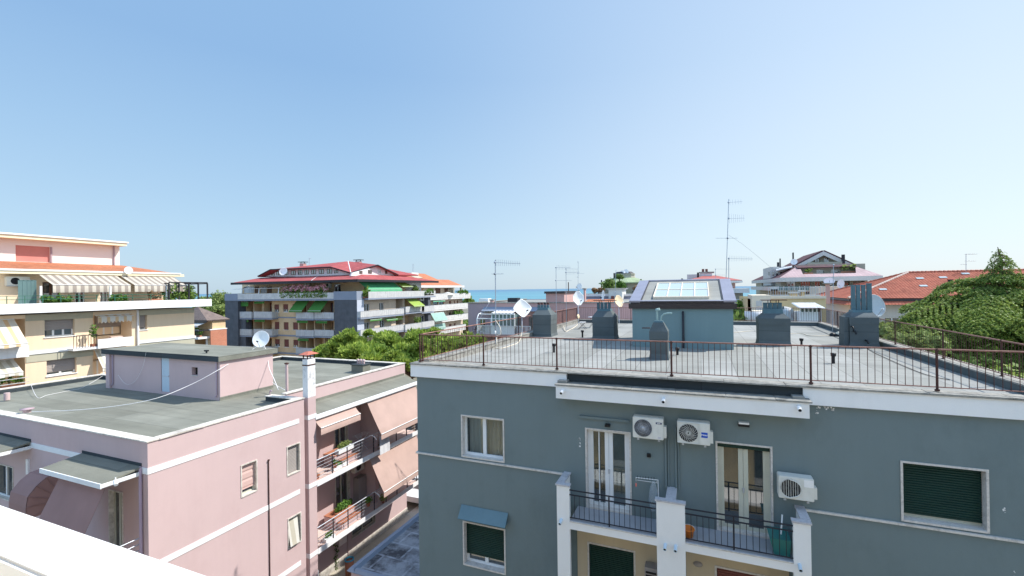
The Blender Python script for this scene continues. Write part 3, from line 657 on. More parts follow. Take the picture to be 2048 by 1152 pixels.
m = MB(); m.tube(c4p([(1300, 656), (1284, 656)], 17.42), .02, 6); m.build('side_rod', M['rust'], c4)
Y = 22.85
chimney(X_(1517, Y), X_(1580, Y), Y, 1.1, Z_(1548, 637, Y), Z_(1548, 627, Y+.27), X_(1526, Y+.27), X_(1567, Y+.27), [(X_(1530.5+i*9.6, Y+.5), Z_(1548, 605.5, Y+.5), .078) for i in range(4)]+[(X_(1566.5, Y+.5), Z_(1565, 613, Y+.5), .03)], 0, plate=(X_(1522, Y+.5), X_(1573, Y+.5), Z_(1548, 600.8, Y+.5)), lab='wide felt-clad chimney with five stub flues under a rusty plate, right of the stair hut', block=.2)
Y = 23.2
c6 = chimney(X_(1699, Y), X_(1757, Y), Y, 1.2, Z_(1728, 635, Y), Z_(1728, 625, Y+.3), X_(1704, Y+.3), X_(1746, Y+.3), [(X_((1706.2, 1716.2, 1726.8, 1738.2)[i], Y+.6), Z_(1728, 569.5-(3 if i == 3 else 0), Y+.6), (.066, .066, .066, .078)[i]) for i in range(4)], 0, lab='felt-clad chimney with four tall square-topped flues by the right-hand rail')
m = MB(); q = on(1696, 691, Z=-2.66); m.frustum((X_(1688, Y), X_(1698, Y), Y+.1, Y+.9, -2.66), (X_(1690, Y), X_(1698, Y), Y+.1, Y+.9, Z_(1694, 634, Y))); m.build('side_box', M['felt_shaded'], c6)
for a, b in ((1703, 653), (1708, 662), (1732, 681)): m = MB(); q = on(a, b, Y=23.15); m.tube([(q.x, 23.22, q.z), (q.x, 23.0, q.z), (q.x+.04, 22.98, q.z-.12)], .035, 8); m.build('vent_elbow', M['black'], c6)

# ---- small vents on the felt
for i, (a, b, h, wh) in enumerate(((1108, 705, .38, 'before the left felt-clad chimney'), (1165, 675, .4, 'between the two left chimneys'), (1355, 710, .3, 'in front of the stair hut wall'), (1603, 690, .3, 'right of the wide chimney with a plate'), (1667, 727, .36, 'on the open felt between two rail posts'))):
    q = on(a, b, Z=-2.66); t = thing('roof_vent', 'short black vent pipe '+wh, 'vent', q, 'black vent pipes on the grey roof')
    m = MB(); m.tube([q, q+Vector((0, 0, h-.1))], .045, 12); m.build('pipe', M['black'], t); m = MB(); m.lathe(q+Vector((0, 0, h-.13)), [(.045, 0), (.075, .02), (.085, .12), (.0, .13)], 12); m.build('cap', M['black'], t)

# ---- rusty roof railings
def railing(pts, lab, name='roof_railing', z0=-2.44, z1=-1.5, step=.135, sheet=None, r=.0075):
    t = thing(name, lab, 'railing', Vector(pts[0][:2]+(z0,)), 'rusty railings round the grey roof')
    A = [Vector((x, y, 0)) for x, y in pts]
    for i, a in enumerate(A):
        m = MB(); m.tube([a+Vector((0, 0, z0)), a+Vector((0, 0, z1+.02))], .026, 8); m.tube([a+Vector((0, 0, z0)), a+Vector((0, 0, z0+.04))], .05, 8); m.tube([a+Vector((0, 0, z1-.03)), a+Vector((0, 0, z1))], .04, 8); m.build('post', M['rust'], t)
    m = MB(); m.tube([A[0]+Vector((0, 0, z1)), A[-1]+Vector((0, 0, z1))], .020, 8); m.build('handrail', M['rust_rail'], t)
    m = MB(); m.tube([A[0]+Vector((0, 0, z0+.09)), A[-1]+Vector((0, 0, z0+.09))], .014, 6); m.build('bottom_rail', M['rust_rail'], t)
    for a, b in zip(A[:-1], A[1:]):
        m = MB(); L = (b-a).length; kk = int(L/step)
        for i in range(1, kk): q = a+(b-a)*i/kk+Vector((random.uniform(-.004, .004), 0, 0)); m.tube([q+Vector((0, 0, z0+.09)), q+Vector((random.uniform(-.006, .006), 0, z1))], r, 5, cap=False)
        m.build('balusters', M['rust'], t)
    return t
YR = 13.16
railing([(x, YR) for x in (-8.9, -6.48, -4.02, -.75, 2.5, 4.93, 7.15)], 'rusty iron railing along the near edge of the grey roof, above the white fascia')
railing([(-8.9, y) for y in (13.3, 16.5, 19.4, 22.3, 25.6)], 'rusty iron railing along the left edge of the grey roof, nearest the pine trees')
tl = railing([(-8.9, y) for y in (25.7, 28.8, 31.8, 34.7)], 'back half of the left roof railing, closed by a brown sheet')
m = MB(); m.box(-8.98, -8.95, 25.75, 34.65, -2.4, -1.52); m.build('brown_sheet', plain('brown_mauve_sheet', (.20, .12, .12), .8, .08, 1), tl)
railing([(7.15, y) for y in (13.3, 15.6, 18.65, 22.5, 26.5, 30.6, 34.7)], 'rusty iron railing along the right edge of the grey roof, in front of the cedar', r=.007)
railing([(x, 34.78) for x in (-8.8, -4.8, -.8, 3.2, 7.1)], 'rusty iron railing along the far edge of the grey roof')

# ---- air conditioners
def text_mesh(name, body, size, loc, mat, parent):
    cu_ = bpy.data.curves.new(name, 'FONT'); cu_.body = body; cu_.size = size; cu_.align_x = 'CENTER'; cu_.align_y = 'CENTER'; cu_.extrude = .0015; cu_.offset = .0012
    to = bpy.data.objects.new(name+'_curve', cu_); COL.objects.link(to); bpy.context.view_layer.update()
    me = bpy.data.meshes.new_from_object(to.evaluated_get(bpy.context.evaluated_depsgraph_get())); bpy.data.objects.remove(to)
    me.materials.clear(); me.materials.append(mat); o = bpy.data.objects.new(name, me); COL.objects.link(o); o.parent = parent
    o.rotation_euler = (math.pi/2, 0, 0); o.location = loc-root_loc(parent); return o
def ac(px, py, Y, kind, lab, w=.8, h=.57):
    a = on(px, py, Y=Y); x0, zt = a.x, a.z; d = .3; t = thing('air_conditioner', lab, 'air conditioner', (x0+w/2, GY-.03, zt-h), 'outdoor units on the grey facade')
    m = MB(); m.box(x0, x0+w, Y, Y+d, zt-h, zt)
    bm = bmesh.new(); bmesh.ops.create_cube(bm, size=1); bmesh.ops.scale(bm, vec=(w, d, h), verts=bm.verts); bmesh.ops.translate(bm, vec=(x0+w/2, Y+d/2, zt-h/2), verts=bm.verts)
    bmesh.ops.bevel(bm, geom=bm.edges[:], offset=.015, segments=2, affect='EDGES'); m = MB(); m.raw([v.co.copy() for v in bm.verts], [[v.index for v in f.verts] for f in bm.faces] if bm.verts.index_update() is None else []); bm.free()
    m.build('casing', M['ac_white'], t)
    m = MB(); m.box(x0+w, x0+w+.07, Y+.06, Y+.24, zt-h+.05, zt-.22); m.build('pipe_cover', M['ac_white'], t)
    cx, cz, r = x0+w*.345, zt-h*.5, h*.41
    m = MB(); m.lathe((cx, Y-.004, cz), [(0, 0), (r, 0), (r, .02)], 32, axis=(0, 1, 0), sm=False); m.build('fan_recess', M['black'], t)
    m = MB()
    for i in range(5):
        a0 = i*2*math.pi/5+.3; P = [(cx+rr*math.cos(a0+o)*1., Y-.008, cz+rr*math.sin(a0+o)) for rr, o in ((r*.15, 0), (r*.9, .1), (r*.92, .6), (r*.5, .8), (r*.15, .5))]; m.face(P[::-1])
    m.build('fan', plain('dark_fan', (.05, .05, .052), .5), t)
    m = MB()
    if kind == 0:
        for i in range(40): q = i*2*math.pi/40; m.tube([(cx+r*.2*math.cos(q), Y-.018, cz+r*.2*math.sin(q)), (cx+r*math.cos(q), Y-.014, cz+r*math.sin(q))], .0045, 4, cap=False)
        for rr in (r*.2, r*.6, r): m.tube([(cx+rr*math.cos(q), Y-.018, cz+rr*math.sin(q)) for q in np.linspace(0, 2*math.pi, 29)], .003, 4, cap=False)
        m.lathe((cx, Y-.01, cz), [(r*.2, 0), (r*.17, .012), (0, .016)], 16, axis=(0, -1, 0))
    elif kind == 1:
        for i in range(20): q = i*2*math.pi/20; m.tube([(cx+r*s_*math.cos(q+.9*s_), Y-.018, cz+r*s_*math.sin(q+.9*s_)) for s_ in (.1, .4, .7, 1)], .005, 4, cap=False)
        for rr in (r*.25, r*.6, r): m.tube([(cx+rr*math.cos(q), Y-.018, cz+rr*math.sin(q)) for q in np.linspace(0, 2*math.pi, 29)], .003, 4, cap=False)
        s = r*1.13; m.tube([(cx-s, Y-.012, cz-s), (cx+s, Y-.012, cz-s), (cx+s, Y-.012, cz+s), (cx-s, Y-.012, cz+s), (cx-s, Y-.012, cz-s)], .008, 6)
    else:
        for i in range(-4, 5): xx = cx+i*r*.22; hh = math.sqrt(max(0, r*r-(xx-cx)**2)); m.tube([(xx, Y-.016, cz-hh), (xx, Y-.016, cz+hh)], .006, 4)
        m.tube([(cx+r*math.cos(q), Y-.02, cz+r*math.sin(q)) for q in np.linspace(0, 2*math.pi, 29)], .005, 5)
        m.tube([(cx-.01+r*1.05*math.cos(q), Y-.03, cz+r*1.1*math.sin(q)*(.95 if math.cos(q) < 0 else .85)) for q in np.linspace(-2.2, 1.7, 22)], .012, 6)
    m.build('grille', M['ac_white'] if kind else M['galv'], t)
    if kind == 0:
        m = MB(); m.box(x0+w*.76, x0+w*.95, Y-.006, Y-.002, zt-.145, zt-.10); m.build('badge', plain('navy_badge', (.02, .03, .10), .4), t)
        m = MB(); m.box(x0+w*.80, x0+w*.91, Y-.009, Y-.0065, zt-.130, zt-.115); m.build('badge_lettering', M['white_metal'], t)
        m = MB(); m.box(x0+w*.82, x0+w*.92, Y-.006, Y-.002, zt-h+.04, zt-h+.08); m.build('rating_label', plain('pale_label', (.5, .5, .55), .5), t)
    if kind == 1:
        m = MB(); m.box(x0+w*.735, x0+w*.925, Y-.006, Y-.002, zt-.37, zt-.235); m.build('badge', plain('blue_badge', (.01, .07, .42), .4), t)
        text_mesh('badge_lettering', 'Haier', .068, Vector((x0+w*.83, Y-.009, zt-.3)), M['white_metal'], t)
    if kind == 2:
        m = MB(); m.box(x0+w*.72, x0+w*.985, Y-.008, Y-.001, zt-.2, zt-.03); m.build('front_flap', M['white_metal'], t)
    m = MB()
    for xx in (x0+.12, x0+w-.14): m.box(xx, xx+.035, Y+.02, GY, zt-h-.035, zt-h-.003); m.box(xx-.01, xx+.045, Y+.04, Y+.09, zt-h-.06, zt-h-.035)
    m.build('bracket', M['galv'], t)
    return t
ac(1265, 833, 12.74, 0, 'air conditioner with round wire fan grille and small navy badge, beside the left balcony door')
ac(1354, 842, 12.74, 1, 'air conditioner with square swirled fan grille and bright blue badge')
ac(1557, 951, 12.74, 2, 'white air conditioner with oval ring over its fan, above the right pillar of the balconies', .74, .54)
# ---- lamps and boxes on the facade
def lamp(px, py, w, h, d, lab, mb_='white_metal', mt='black', name='wall_lamp', Y=GY):
    q = on(px, py, Y=Y); t = thing(name, lab, 'lamp', q); m = MB(); m.box(q.x-w/2, q.x+w/2, Y-d, Y-.002, q.z-h/2, q.z+h*.15); m.build('housing', M[mt], t)
    m = MB(); m.box(q.x-w*.46, q.x+w*.46, Y-d-.03, Y-.01, q.z+h*.152, q.z+h/2); m.build('diffuser', M[mb_], t); return t
lamp(1487, 847, .26, .11, .12, 'small rectangular white and black wall lamp under the canopy, above the right balcony door')
lamp(1216, 849, .14, .07, .14, 'small black wall spotlight above the left balcony door', 'black')
lamp(1298, 910, .10, .10, .05, 'tiny black square lamp beneath the left air conditioner', 'black')
q = on(1396, 1128, Y=13.08); t = thing('bulkhead_lamp', 'oval grey bulkhead lamp on the cream wall under the right balcony', 'lamp', q)
m = MB(); m.lathe((q.x, 13.08, q.z), [(.0, .06), (.05, .055), (.085, .03), (.095, 0)], 20, axis=(0, -1, 0)); o = m.build('diffuser', M['shutter_grey'], t); o.scale = (1.25, 1, .8)
t = thing('air_conditioner', 'grey unit tucked behind the middle pillar under the left balcony', 'air conditioner', (-1.25, 12.7, -8.3), 'outdoor units on the grey facade')
m = MB(); m.box(-1.5, -1.15, 12.75, 13.05, -8.3, -7.6); m.build('casing', M['shutter_grey'], t); m = MB()
for i in range(6): m.box(-1.47, -1.2, 12.735, 12.749, -8.2+i*.09, -8.15+i*.09)
m.build('grille', M['black'], t)
# ---- things on the balconies
def bucket(c, r0, r1, h, mat, lab, nm='bucket', cat='bucket', hollow=True):
    t = thing(nm, lab, cat, c); m = MB(); m.lathe(c, [(0, 0), (r0, 0), (r1, h), (r1+.012, h), (r1+.012, h-.02), (r1*.97, h-.02), (r0*.95, .02), (0, .02)], 20); m.build('bowl', M[mat], t); return t
t = bucket(Vector((-.36, 12.5, -6.42)), .10, .15, .22, 'orange_plastic', 'orange plastic bucket on the floor of the right balcony against the middle pillar')
m = MB(); m.tube([(-.36+.15*math.cos(a), 12.5-.02, -6.42+.22+.1*math.sin(a)) for a in np.linspace(0, math.pi, 9)], .006, 5); m.build('handle', M['white_metal'], t)
t = thing('plastic_crate', 'dark teal plastic tub with mop handle at the right end of the balcony', 'tub', (1.7, 12.6, -6.42))
m = MB(); m.frustum((1.55, 1.88, 12.4, 12.9, -6.42), (1.45, 1.9, 12.35, 12.95, -6.02)); m.build('tub', M['teal_plastic'], t); m = MB(); m.tube([(1.72, 12.6, -6.1), (1.78, 12.75, -5.6)], .018, 6); m.build('mop_handle', M['white_metal'], t)
# drying rack folded on the wall
t = thing('drying_rack', 'white folding clothes rack with pegs and plastic bag on the left balcony wall', 'drying rack', (-1.45, 12.95, -6.0))
def D(px, py, Y=12.85): return on(px, py, Y=Y)
m = MB(); m.tube([D(1272, 955), D(1316, 960), D(1317, 992), D(1316, 1005)], .012, 6); m.tube([D(1272, 955), D(1272, 962, 13.05)], .01, 6); m.tube([D(1274, 960, 13.0), D(1316, 966, 13.0)], .008, 6); m.tube([D(1316, 960), D(1312, 966, 13.05)], .01, 6); m.build('frame', M['white_metal'], t)
m = MB()
for i in range(7): q = D(1275+i*5.5, 953.5+i*.5); m.box(q.x-.006, q.x+.006, q.y-.01, q.y+.01, q.z-.05, q.z+.03)
m.build('peg', M['black'], t)
m = MB(); q = D(1272, 970); m.lathe(q, [(.0, .06), (.018, .04), (.02, -.03), (.0, -.06)], 8); m.build('red_peg_bag', plain('coral_plastic', (.7, .16, .12), .5), t)
m = MB(); rr = random.Random(2); ring = []
for z_, r_ in ((962, .03), (975, .10), (992, .13), (1008, .12), (1022, .07)):
    q = D(1307, z_); ring.append([(q.x+r_*math.cos(a)*rr.uniform(.8, 1.1), q.y+r_*.5*math.sin(a), q.z+rr.uniform(-.01, .01)) for a in np.linspace(0, 2*math.pi, 10, endpoint=False)])
vs = [p for r_ in ring for p in r_]; m.raw(vs, [(i*10+k, i*10+(k+1) % 10, (i+1)*10+(k+1) % 10, (i+1)*10+k) for i in range(4) for k in range(10)], True)
kp = N('clear_plastic_bag'); tr = kp.n('BsdfTransparent'); ms = kp.n('MixShader'); ms.inputs[0].default_value = .28; kp.set((.5, .58, .65), .25, 0, .6); kp.l(tr.outputs[0], ms.inputs[1]); kp.l(kp.b.outputs[0], ms.inputs[2]); kp.l(ms.outputs[0], kp.t.nodes['Material Output'].inputs[0])
m.build('plastic_bag', kp.m, t)
# ================================================================ dishes, aerials, cables, folding furniture on the grey roof
def yagi(m, a, b, n, L, updown=False, r=.006):
    """aerial boom from a to b with n crosswise elements"""
    a, b = Vector(a), Vector(b); m.tube([a, b], r*1.5, 5); d = (b-a).normalized(); s = Vector((0, 0, 1)) if updown else d.cross(Vector((0, 0, 1))).normalized()
    if not updown: s = (s*.75+Vector((0, 0, .35))).normalized() if False else s
    for i in range(n):
        c = a+(b-a)*(i+.5)/n; l = L*(1-.35*i/n); m.tube([c-s*l/2, c+s*l/2], r, 4, cap=False)
def aerial(base, top, booms, lab, name='tv_aerial', r=.018, mat='antenna_metal', group='television aerials'):
    """booms: (px,py at mast, px,py at tip, n elements, length, vertical?)  all in the plane Y of the mast"""
    base, top = Vector(base), Vector(top); Y = base.y; t = thing(name, lab, 'aerial', base, group)
    m = MB(); m.tube([base, top], r, 8); m.build('mast', M[mat], t)
    for x0, y0, x1, y1, n, L, v in booms:
        m = MB(); a = on(x0, y0, Y=Y); b = on(x1, y1, Y=Y); b.y += .15*(b-a).length; yagi(m, a, b, n, L, v, max(.005, r*.32)); m.lathe(on(x0, y0, Y=Y)+Vector((0, -.03, 0)), [(0, .05), (.045, .03), (.045, -.03), (0, -.05)], 8); m.build('aerial_head', M[mat], t)
    return t
def dish(center, normal, rw, rh, lab, mat='dish_white', pole=None, shape='round', group='satellite dishes', back=False):
    """center/normal of the bowl; pole = foot point"""
    center = Vector(center); n = Vector(normal).normalized(); up = Vector((0, 0, 1)); a = up.cross(n).normalized(); b = n.cross(a)
    foot = Vector(pole) if pole is not None else center; t = thing('satellite_dish', lab, 'satellite dish', foot, group)
    m = MB(); K = 40; rings = []
    for rr in (0.0001, .35, .7, .95, 1.0, 1.0):
        ring = []
        for k in range(K):
            q = 2*math.pi*k/K
            if shape == 'round': cx, cy = math.cos(q), math.sin(q)
            elif shape == 'octa': e = 1/ max(abs(math.cos(q)), abs(math.sin(q)), (abs(math.cos(q))+abs(math.sin(q)))/1.32)*.96; cx, cy = math.cos(q)*e, math.sin(q)*e
            else: e = 1/((abs(math.cos(q))**1.25+abs(math.sin(q))**1.25)**(1/1.25)); cx, cy = math.cos(q)*e, math.sin(q)*e
            ring.append(center+a*(cx*rr*rw)+b*(cy*rr*rh)+n*(.16*rr*rr*max(rw, rh)))
        rings.append(ring)
    vs = [p for r_ in rings[:5] for p in r_] + [p-n*.018 for r_ in rings[:5] for p in r_]
    fs = []
    for i in range(4):
        for k in range(K): q = (i*K+k, i*K+(k+1) % K, (i+1)*K+(k+1) % K, (i+1)*K+k); fs.append(q); fs.append(tuple(5*K+x for x in q[::-1]))
    for k in range(K): fs.append((4*K+k, 4*K+(k+1) % K, 9*K+(k+1) % K, 9*K+k))
    m.raw(vs, fs, True); m.build('reflector', M[mat], t)
    m = MB(); lo_ = center-b*rh*.97; tip = center+n*rw*1.05-b*rh*.45; m.tube([lo_, tip], .014, 6); m.build('feed_arm', M['galv'], t)
    m = MB(); m.tube([tip+n*.04, tip-n*.10], .035, 10); m.build('receiver', M['black'] if mat == 'dish_white' else M['white_metal'], t)
    if pole is not None:
        m = MB(); k = center-n*.10; m.tube([Vector(pole), Vector((pole[0], pole[1], k.z)), k, center-n*.005], .024, 8); m.build('pole', M['galv'], t)
    return t
XL = -8.62
# rounded white dish on the left rail, seen nearly face-on
c = on(1043.5, 617, Y=22.4); dish(c, (.75, -.62, .25), .56, .50, 'large white dish with rounded square outline on the left rail, beside the tall mast', pole=(c.x, c.y, -2.6), shape='diamond')
c = on(1156, 597, Y=31.5); dish(c, (.65, -.75, .2), .44, .52, 'pale grey eight-sided dish in front of the pink stair tower, left of the felt-clad chimneys', 'dish_white', (c.x, c.y, -2.6), 'octa')
c = on(1237, 602.5, Y=33.5); dish(c, (.8, -.58, .3), .42, .46, 'cream coloured eight-sided dish left of the stair hut', 'dish_cream', (c.x+.02, c.y, -2.6), 'octa')
c = on(1159, 573.5, Y=44); dish(c, (-.5, -.8, .3), .38, .34, 'small white dish high on a thin mast above the pink house', 'dish_white', (c.x-.1, c.y+.1, -1.7))
c = on(1207, 591, Y=40); dish(c, (-.75, -.62, .1), .24, .46, 'narrow tilted white dish behind the left felt-clad chimneys', 'dish_white', (c.x, c.y+.1, -2.2))
c = on(1748, 612, Y=25.3); dish(c, (.35, -.9, .25), .44, .52, 'large weathered dish with a rust stain behind the four tall flues', 'dish_grey', (c.x, c.y+.15, -2.5))
m_ = on(1766, 622, Y=24.6)
# aerials
b0 = on(992, 688, Y=18.2); t0 = on(990.5, 520, Y=18.2)
aerial(b0, t0, [(990, 525, 1038, 527, 12, .30, True), (990, 548, 1006, 547.5, 5, .25, False), (990, 548, 984, 548, 2, .3, False)], 'tall mast with a comb aerial near its top, by the left rail', r=.022)
m = MB(); bx = on(990.5, 665, Y=18.15); m.lathe(bx, [(0, .08), (.035, .06), (.035, -.05), (0, -.08)], 8); o = m.build('junction_box', M['white_metal']); tag(o, 'small white cable box tied to the tall mast by the left rail', 'cable box')
for (bx_, by_, tx_, ty_, Y, bm_, lab) in (
    (1113, 662, 1112, 534, 27.5, [(1112, 535, 1140, 535, 10, .35, True), (1112, 561, 1142, 561, 8, .25, False)], 'thin mast with two long aerials, left of its twin above the brown sheet'),
    (1133, 660, 1132, 538, 29.8, [(1132, 537.5, 1155, 538, 6, .3, False), (1132, 545, 1158, 545, 10, .35, True)], 'thin mast right of its twin above the brown sheet, its aerials pointing right'),
    (1156, 605, 1156.5, 523, 46, [(1156, 554, 1150, 554, 3, .3, False), (1156, 547, 1168, 547, 4, .3, False), (1156, 524, 1158, 524, 1, .2, False)], 'bare thin mast rising above the pink house, with its tiny head against the sky'),
    (1228, 640, 1232, 540, 36, [(1231, 585, 1225, 585, 2, .2, False)], 'thin plain mast beside the cream dish'),
    (1451, 590, 1457.5, 398, 26.5, [(1457, 405, 1485, 402.5, 5, .3, True), (1457, 437, 1490, 435.5, 8, .5, True), (1455, 476.5, 1431, 476, 3, .3, False), (1455, 476.5, 1475, 476, 3, .3, False)], 'tallest mast with three aerials, rising behind the stair hut'),
    (1457.5, 600, 1457.5, 515, 26.6, [(1457.5, 517, 1506, 517.5, 14, .32, True)], 'short mast with a long comb aerial, right behind the stair hut'),
    (1431, 560, 1431, 537, 46, [(1431, 538, 1462, 538, 6, .3, False), (1431, 550, 1450, 550, 4, .3, False)], 'faint small mast in front of the dark red roof behind the stair hut'),
    (1665, 668, 1667, 527, 30.5, [(1667, 530, 1655, 530, 2, .25, False)], 'tall slim galvanised mast at the back right corner of the grey roof'),
    (1932, 545, 1932, 508, 71, [(1932, 508.5, 1955, 508, 6, .9, False), (1932, 522, 1952, 522, 5, .8, False), (1932, 529, 1921, 529, 3, .8, False)], 'small mast with aerials on the ridge of the red clay tile roof')):
    aerial(on(bx_, by_, Y=Y), on(tx_, ty_, Y=Y), bm_, lab, r=.016 if Y < 60 else .03)
# loose cables
def cable(pts, r, mat, lab, loc=None):
    P = [Vector(p) for p in pts]; Q = []
    for i in range(len(P)-1):
        p0, p1, p2, p3 = P[max(i-1, 0)], P[i], P[i+1], P[min(i+2, len(P)-1)]
        for s in range(6):
            t = s/6; Q.append(.5*((2*p1)+(p2-p0)*t+(2*p0-5*p1+4*p2-p3)*t*t+(3*p1-p0-3*p2+p3)*t**3))
    Q.append(P[-1]); m = MB(); m.tube(Q, r, 6); o = m.build('cable', M[mat], None, P[0]); return tag(o, lab, 'cable', 'loose roof cables')
def g(px, py, z=-2.64): return on(px, py, Z=z)
cable([on(991, 640, Y=18.15), on(1000, 655, Y=18.1), on(1001, 668, Y=18.05), on(994, 672, Y=18.0), on(992, 690, Y=17.8), g(985, 694), g(1000, 697), g(1022, 691), g(1037, 684), on(1043, 668, Y=22.3), on(1044, 650, Y=22.35)], .017, 'cable', 'cream cable looping from the tall mast along the upstand to the rounded white dish')
cable([on(1127, 652, Y=29.6), g(1131, 663), g(1138, 660), g(1148, 655), g(1158, 647)], .02, 'cable', 'cream cable coiled at the foot of the left upstand')
cable([g(1468, 665), g(1500, 662), g(1516, 663)], .016, 'cable', 'thin brown cable on the felt between the stair hut and the wide chimney')
cable([g(1581, 667.5), g(1606, 667.5), g(1620, 671.5), g(1655, 671), g(1675, 669.5), g(1690, 675)], .018, 'cable', 'beige cable running over the felt towards the chimney with tall flues')
cable([g(1615, 650), g(1688, 682)], .008, 'black_cable', 'thin straight black cable on the far right felt')
cable([g(1733, 694), g(1750, 706), g(1840, 745), g(1900, 760)], .010, 'black_cable', 'black cable crossing the felt in front of the right upstand')
cable([on(1457, 470, Y=26.5), on(1500, 500, Y=30), on(1600, 585, Y=36)], .006, 'antenna_metal', 'thin stay wire slanting down from the tallest mast')
# rags at the right upstand
t = thing('rag_pile', 'heap of dark rags and a beige cloth by the right upstand of the grey roof', 'rags', g(1677, 672)); m = MB(); q = g(1677, 672)
for i in range(5): m.lathe(q+Vector((random.uniform(-.25, .25), random.uniform(-.1, .1), 0)), [(.16, 0), (.14, .1), (.06, .16), (0, .17)], 7)
m.build('dark_rags', M['black'], t); m = MB(); m.lathe(q+Vector((.0, -.05, .1)), [(.16, 0), (.12, .09), (.04, .13), (0, .14)], 7); m.build('beige_cloth', M['cable'], t)
# folding chair and table
def lin(m, pts, r=.012): m.tube(pts, r, 6)
cx, cy = on(1165, 658, Z=-2.66).x, on(1165, 658, Z=-2.66).y
t = thing('folding_chair', 'white folding bistro chair standing on the grey roof', 'chair', (cx, cy, -2.66)); z = -2.66
m = MB(); m.slab([(cx-.2, cy-.2, z+.46), (cx+.2, cy-.2, z+.46), (cx+.2, cy+.2, z+.46), (cx-.2, cy+.2, z+.46)], .02); m.build('seat', M['white_metal'], t)
m = MB(); m.lathe((cx-.27, cy, z+.82), [(0, .012), (.14, .01), (.15, 0), (.14, -.01), (0, -.012)], 20, axis=(.95, -.3, .1)); m.build('backrest', M['dish_cream'], t)
for s in (-.19, .19):
    m = MB(); lin(m, [(cx+.24, cy+s, z), (cx-.22, cy+s, z+.5), (cx-.28, cy+s*.8, z+.85)]); m.build('leg', M['iron_dark'], t)
    m = MB(); lin(m, [(cx-.26, cy+s, z), (cx+.2, cy+s, z+.46)]); m.build('leg', M['iron_dark'], t)
cx, cy = on(1181, 655, Z=-2.66).x+.2, on(1181, 655, Z=-2.66).y
t = thing('folding_table', 'small white round folding table half hidden by a felt-clad chimney', 'table', (cx, cy, z)); m = MB(); m.lathe((cx, cy, z+.70), [(0, .0), (.36, .0), (.36, .025), (0, .025)], 24); m.build('table_top', M['white_metal'], t)
for s in (-.2, .2): m = MB(); lin(m, [(cx-.25, cy+s, z), (cx+.2, cy+s, z+.7)]); lin(m, [(cx+.25, cy+s, z), (cx-.2, cy+s, z+.7)]); m.build('leg', M['iron_dark'], t)

# ================================================================ own balcony rail in front of the camera
t = thing('balcony_rail', 'bright white painted balcony rail cutting across the near left corner, glass below it', 'railing', (-1.6, .48, -1.6))
bm = bmesh.new(); bmesh.ops.create_cube(bm, size=1); bmesh.ops.scale(bm, vec=(7, .115, .045), verts=bm.verts); bmesh.ops.translate(bm, vec=(-3.2, .4825, -.523), verts=bm.verts)
bmesh.ops.bevel(bm, geom=bm.edges[:], offset=.006, segments=2, affect='EDGES'); bm.verts.index_update(); m = MB(); m.raw([v.co.copy() for v in bm.verts], [[v.index for v in f.verts] for f in bm.faces]); bm.free()
m.build('handrail', plain('gloss_white_rail', (.82, .83, .84), .3, .02, 6, .01, spec=.5, dirt=(.6, .55, .45), da=.5, ds=5), t)
m = MB(); m.box(-6.6, .2, .475, .487, -1.55, -.547); m.build('glass_panel', glass_clear('rail_glass_clear', (.7, .85, .85), .2), t)
for x in (-4.2, -2.2, -1.08): m = MB(); m.box(x, x+.04, .46, .474, -1.6, -.547); m.build('post', M['white_metal'], t)
# our own building behind the camera, seen only in reflections
t = thing('apartment_building', 'beige apartment building the picture is taken from, behind the white rail', 'building', (0, -6, -15))
m = MB(); OF = (-1.3)
m.box(-14, 12, -12, -1.3, -15, 2.0); m.build('wall', M['beige_wall'], t)
for x in (-9, -5, -1.2, 2.6, 6.4):
    for z in (-1.5, -4.6, -7.8, -11): m = MB(); m.box(x, x+1.5, -1.299, -1.27, z, z+2.2); m.build('window', M['glass'], t)
for z in (-1.65, -4.75, -7.95, -11.1): m = MB(); m.box(-13, 11, -1.29, .45 if z < -2 else .0, z-.15, z); m.build('balcony_slab', M['white_paint'], t)
# ================================================================ pink building, lower left
PX, PY, PZ = -16.9, 9.2, -4.85
Pk = thing('apartment_building', 'pink rendered building with white bands, flat felt roof and a small roof hut', 'building', (-25, 17, -15))
FR, FS = ('X', PX), ('Y', PY); XB = -18.4; FB = ('X', XB)
def hx(a, b, c, d, X=PX):      # hole from pixel corners (left-top, right-bottom) on an X plane
    p, q = on(a, b, X=X), on(c, d, X=X); return (min(p.y, q.y), max(p.y, q.y), min(p.z, q.z), max(p.z, q.z))
p1 = on(481, 931, X=PX); p2 = on(514, 918, X=PX); p3 = on(482, 996, X=PX)
PW = [(p1.y, p2.y, p3.z, p1.z)]
a, b, c = on(573, 894, X=PX), on(600, 885, X=PX), on(573, 954, X=PX); PW.append((a.y, b.y, c.z, a.z))
a, b, c = on(575, 1038, X=PX), on(602, 1025, X=PX), on(576, 1099, X=PX); PW.append((a.y, b.y, c.z, a.z))
PW = [(u0, min(u1, 15.35), z0, z1) for u0, u1, z0, z1 in PW]
m = MB(); facade(m, FR, PY, 15.6, -15, PZ-.03, PW, .18)
# recessed long wall behind the balconies
BW = []
def dd(xl, yt, xr, yb, X=XB): a = on(xl, yt, X=X); b = on(xr, yt, X=X); c = on(xl, yb, X=X); return (a.y, b.y, c.z, a.z)
BW = [(19.0, 20.0, -9.0, -6.7), (23.2, 24.2, -9.0, -6.7), (19.0, 20.1, -12.2, -9.9), (22.6, 23.6, -12.2, -9.9), (20.2, 22.2, -14.0, -12.75)]
facade(m, FB, 15.6, 25.4, -15, PZ-.03, BW, .18)
m.face([(XB, 15.6, -15), (PX, 15.6, -15), (PX, 15.6, PZ), (XB, 15.6, PZ)][::-1])
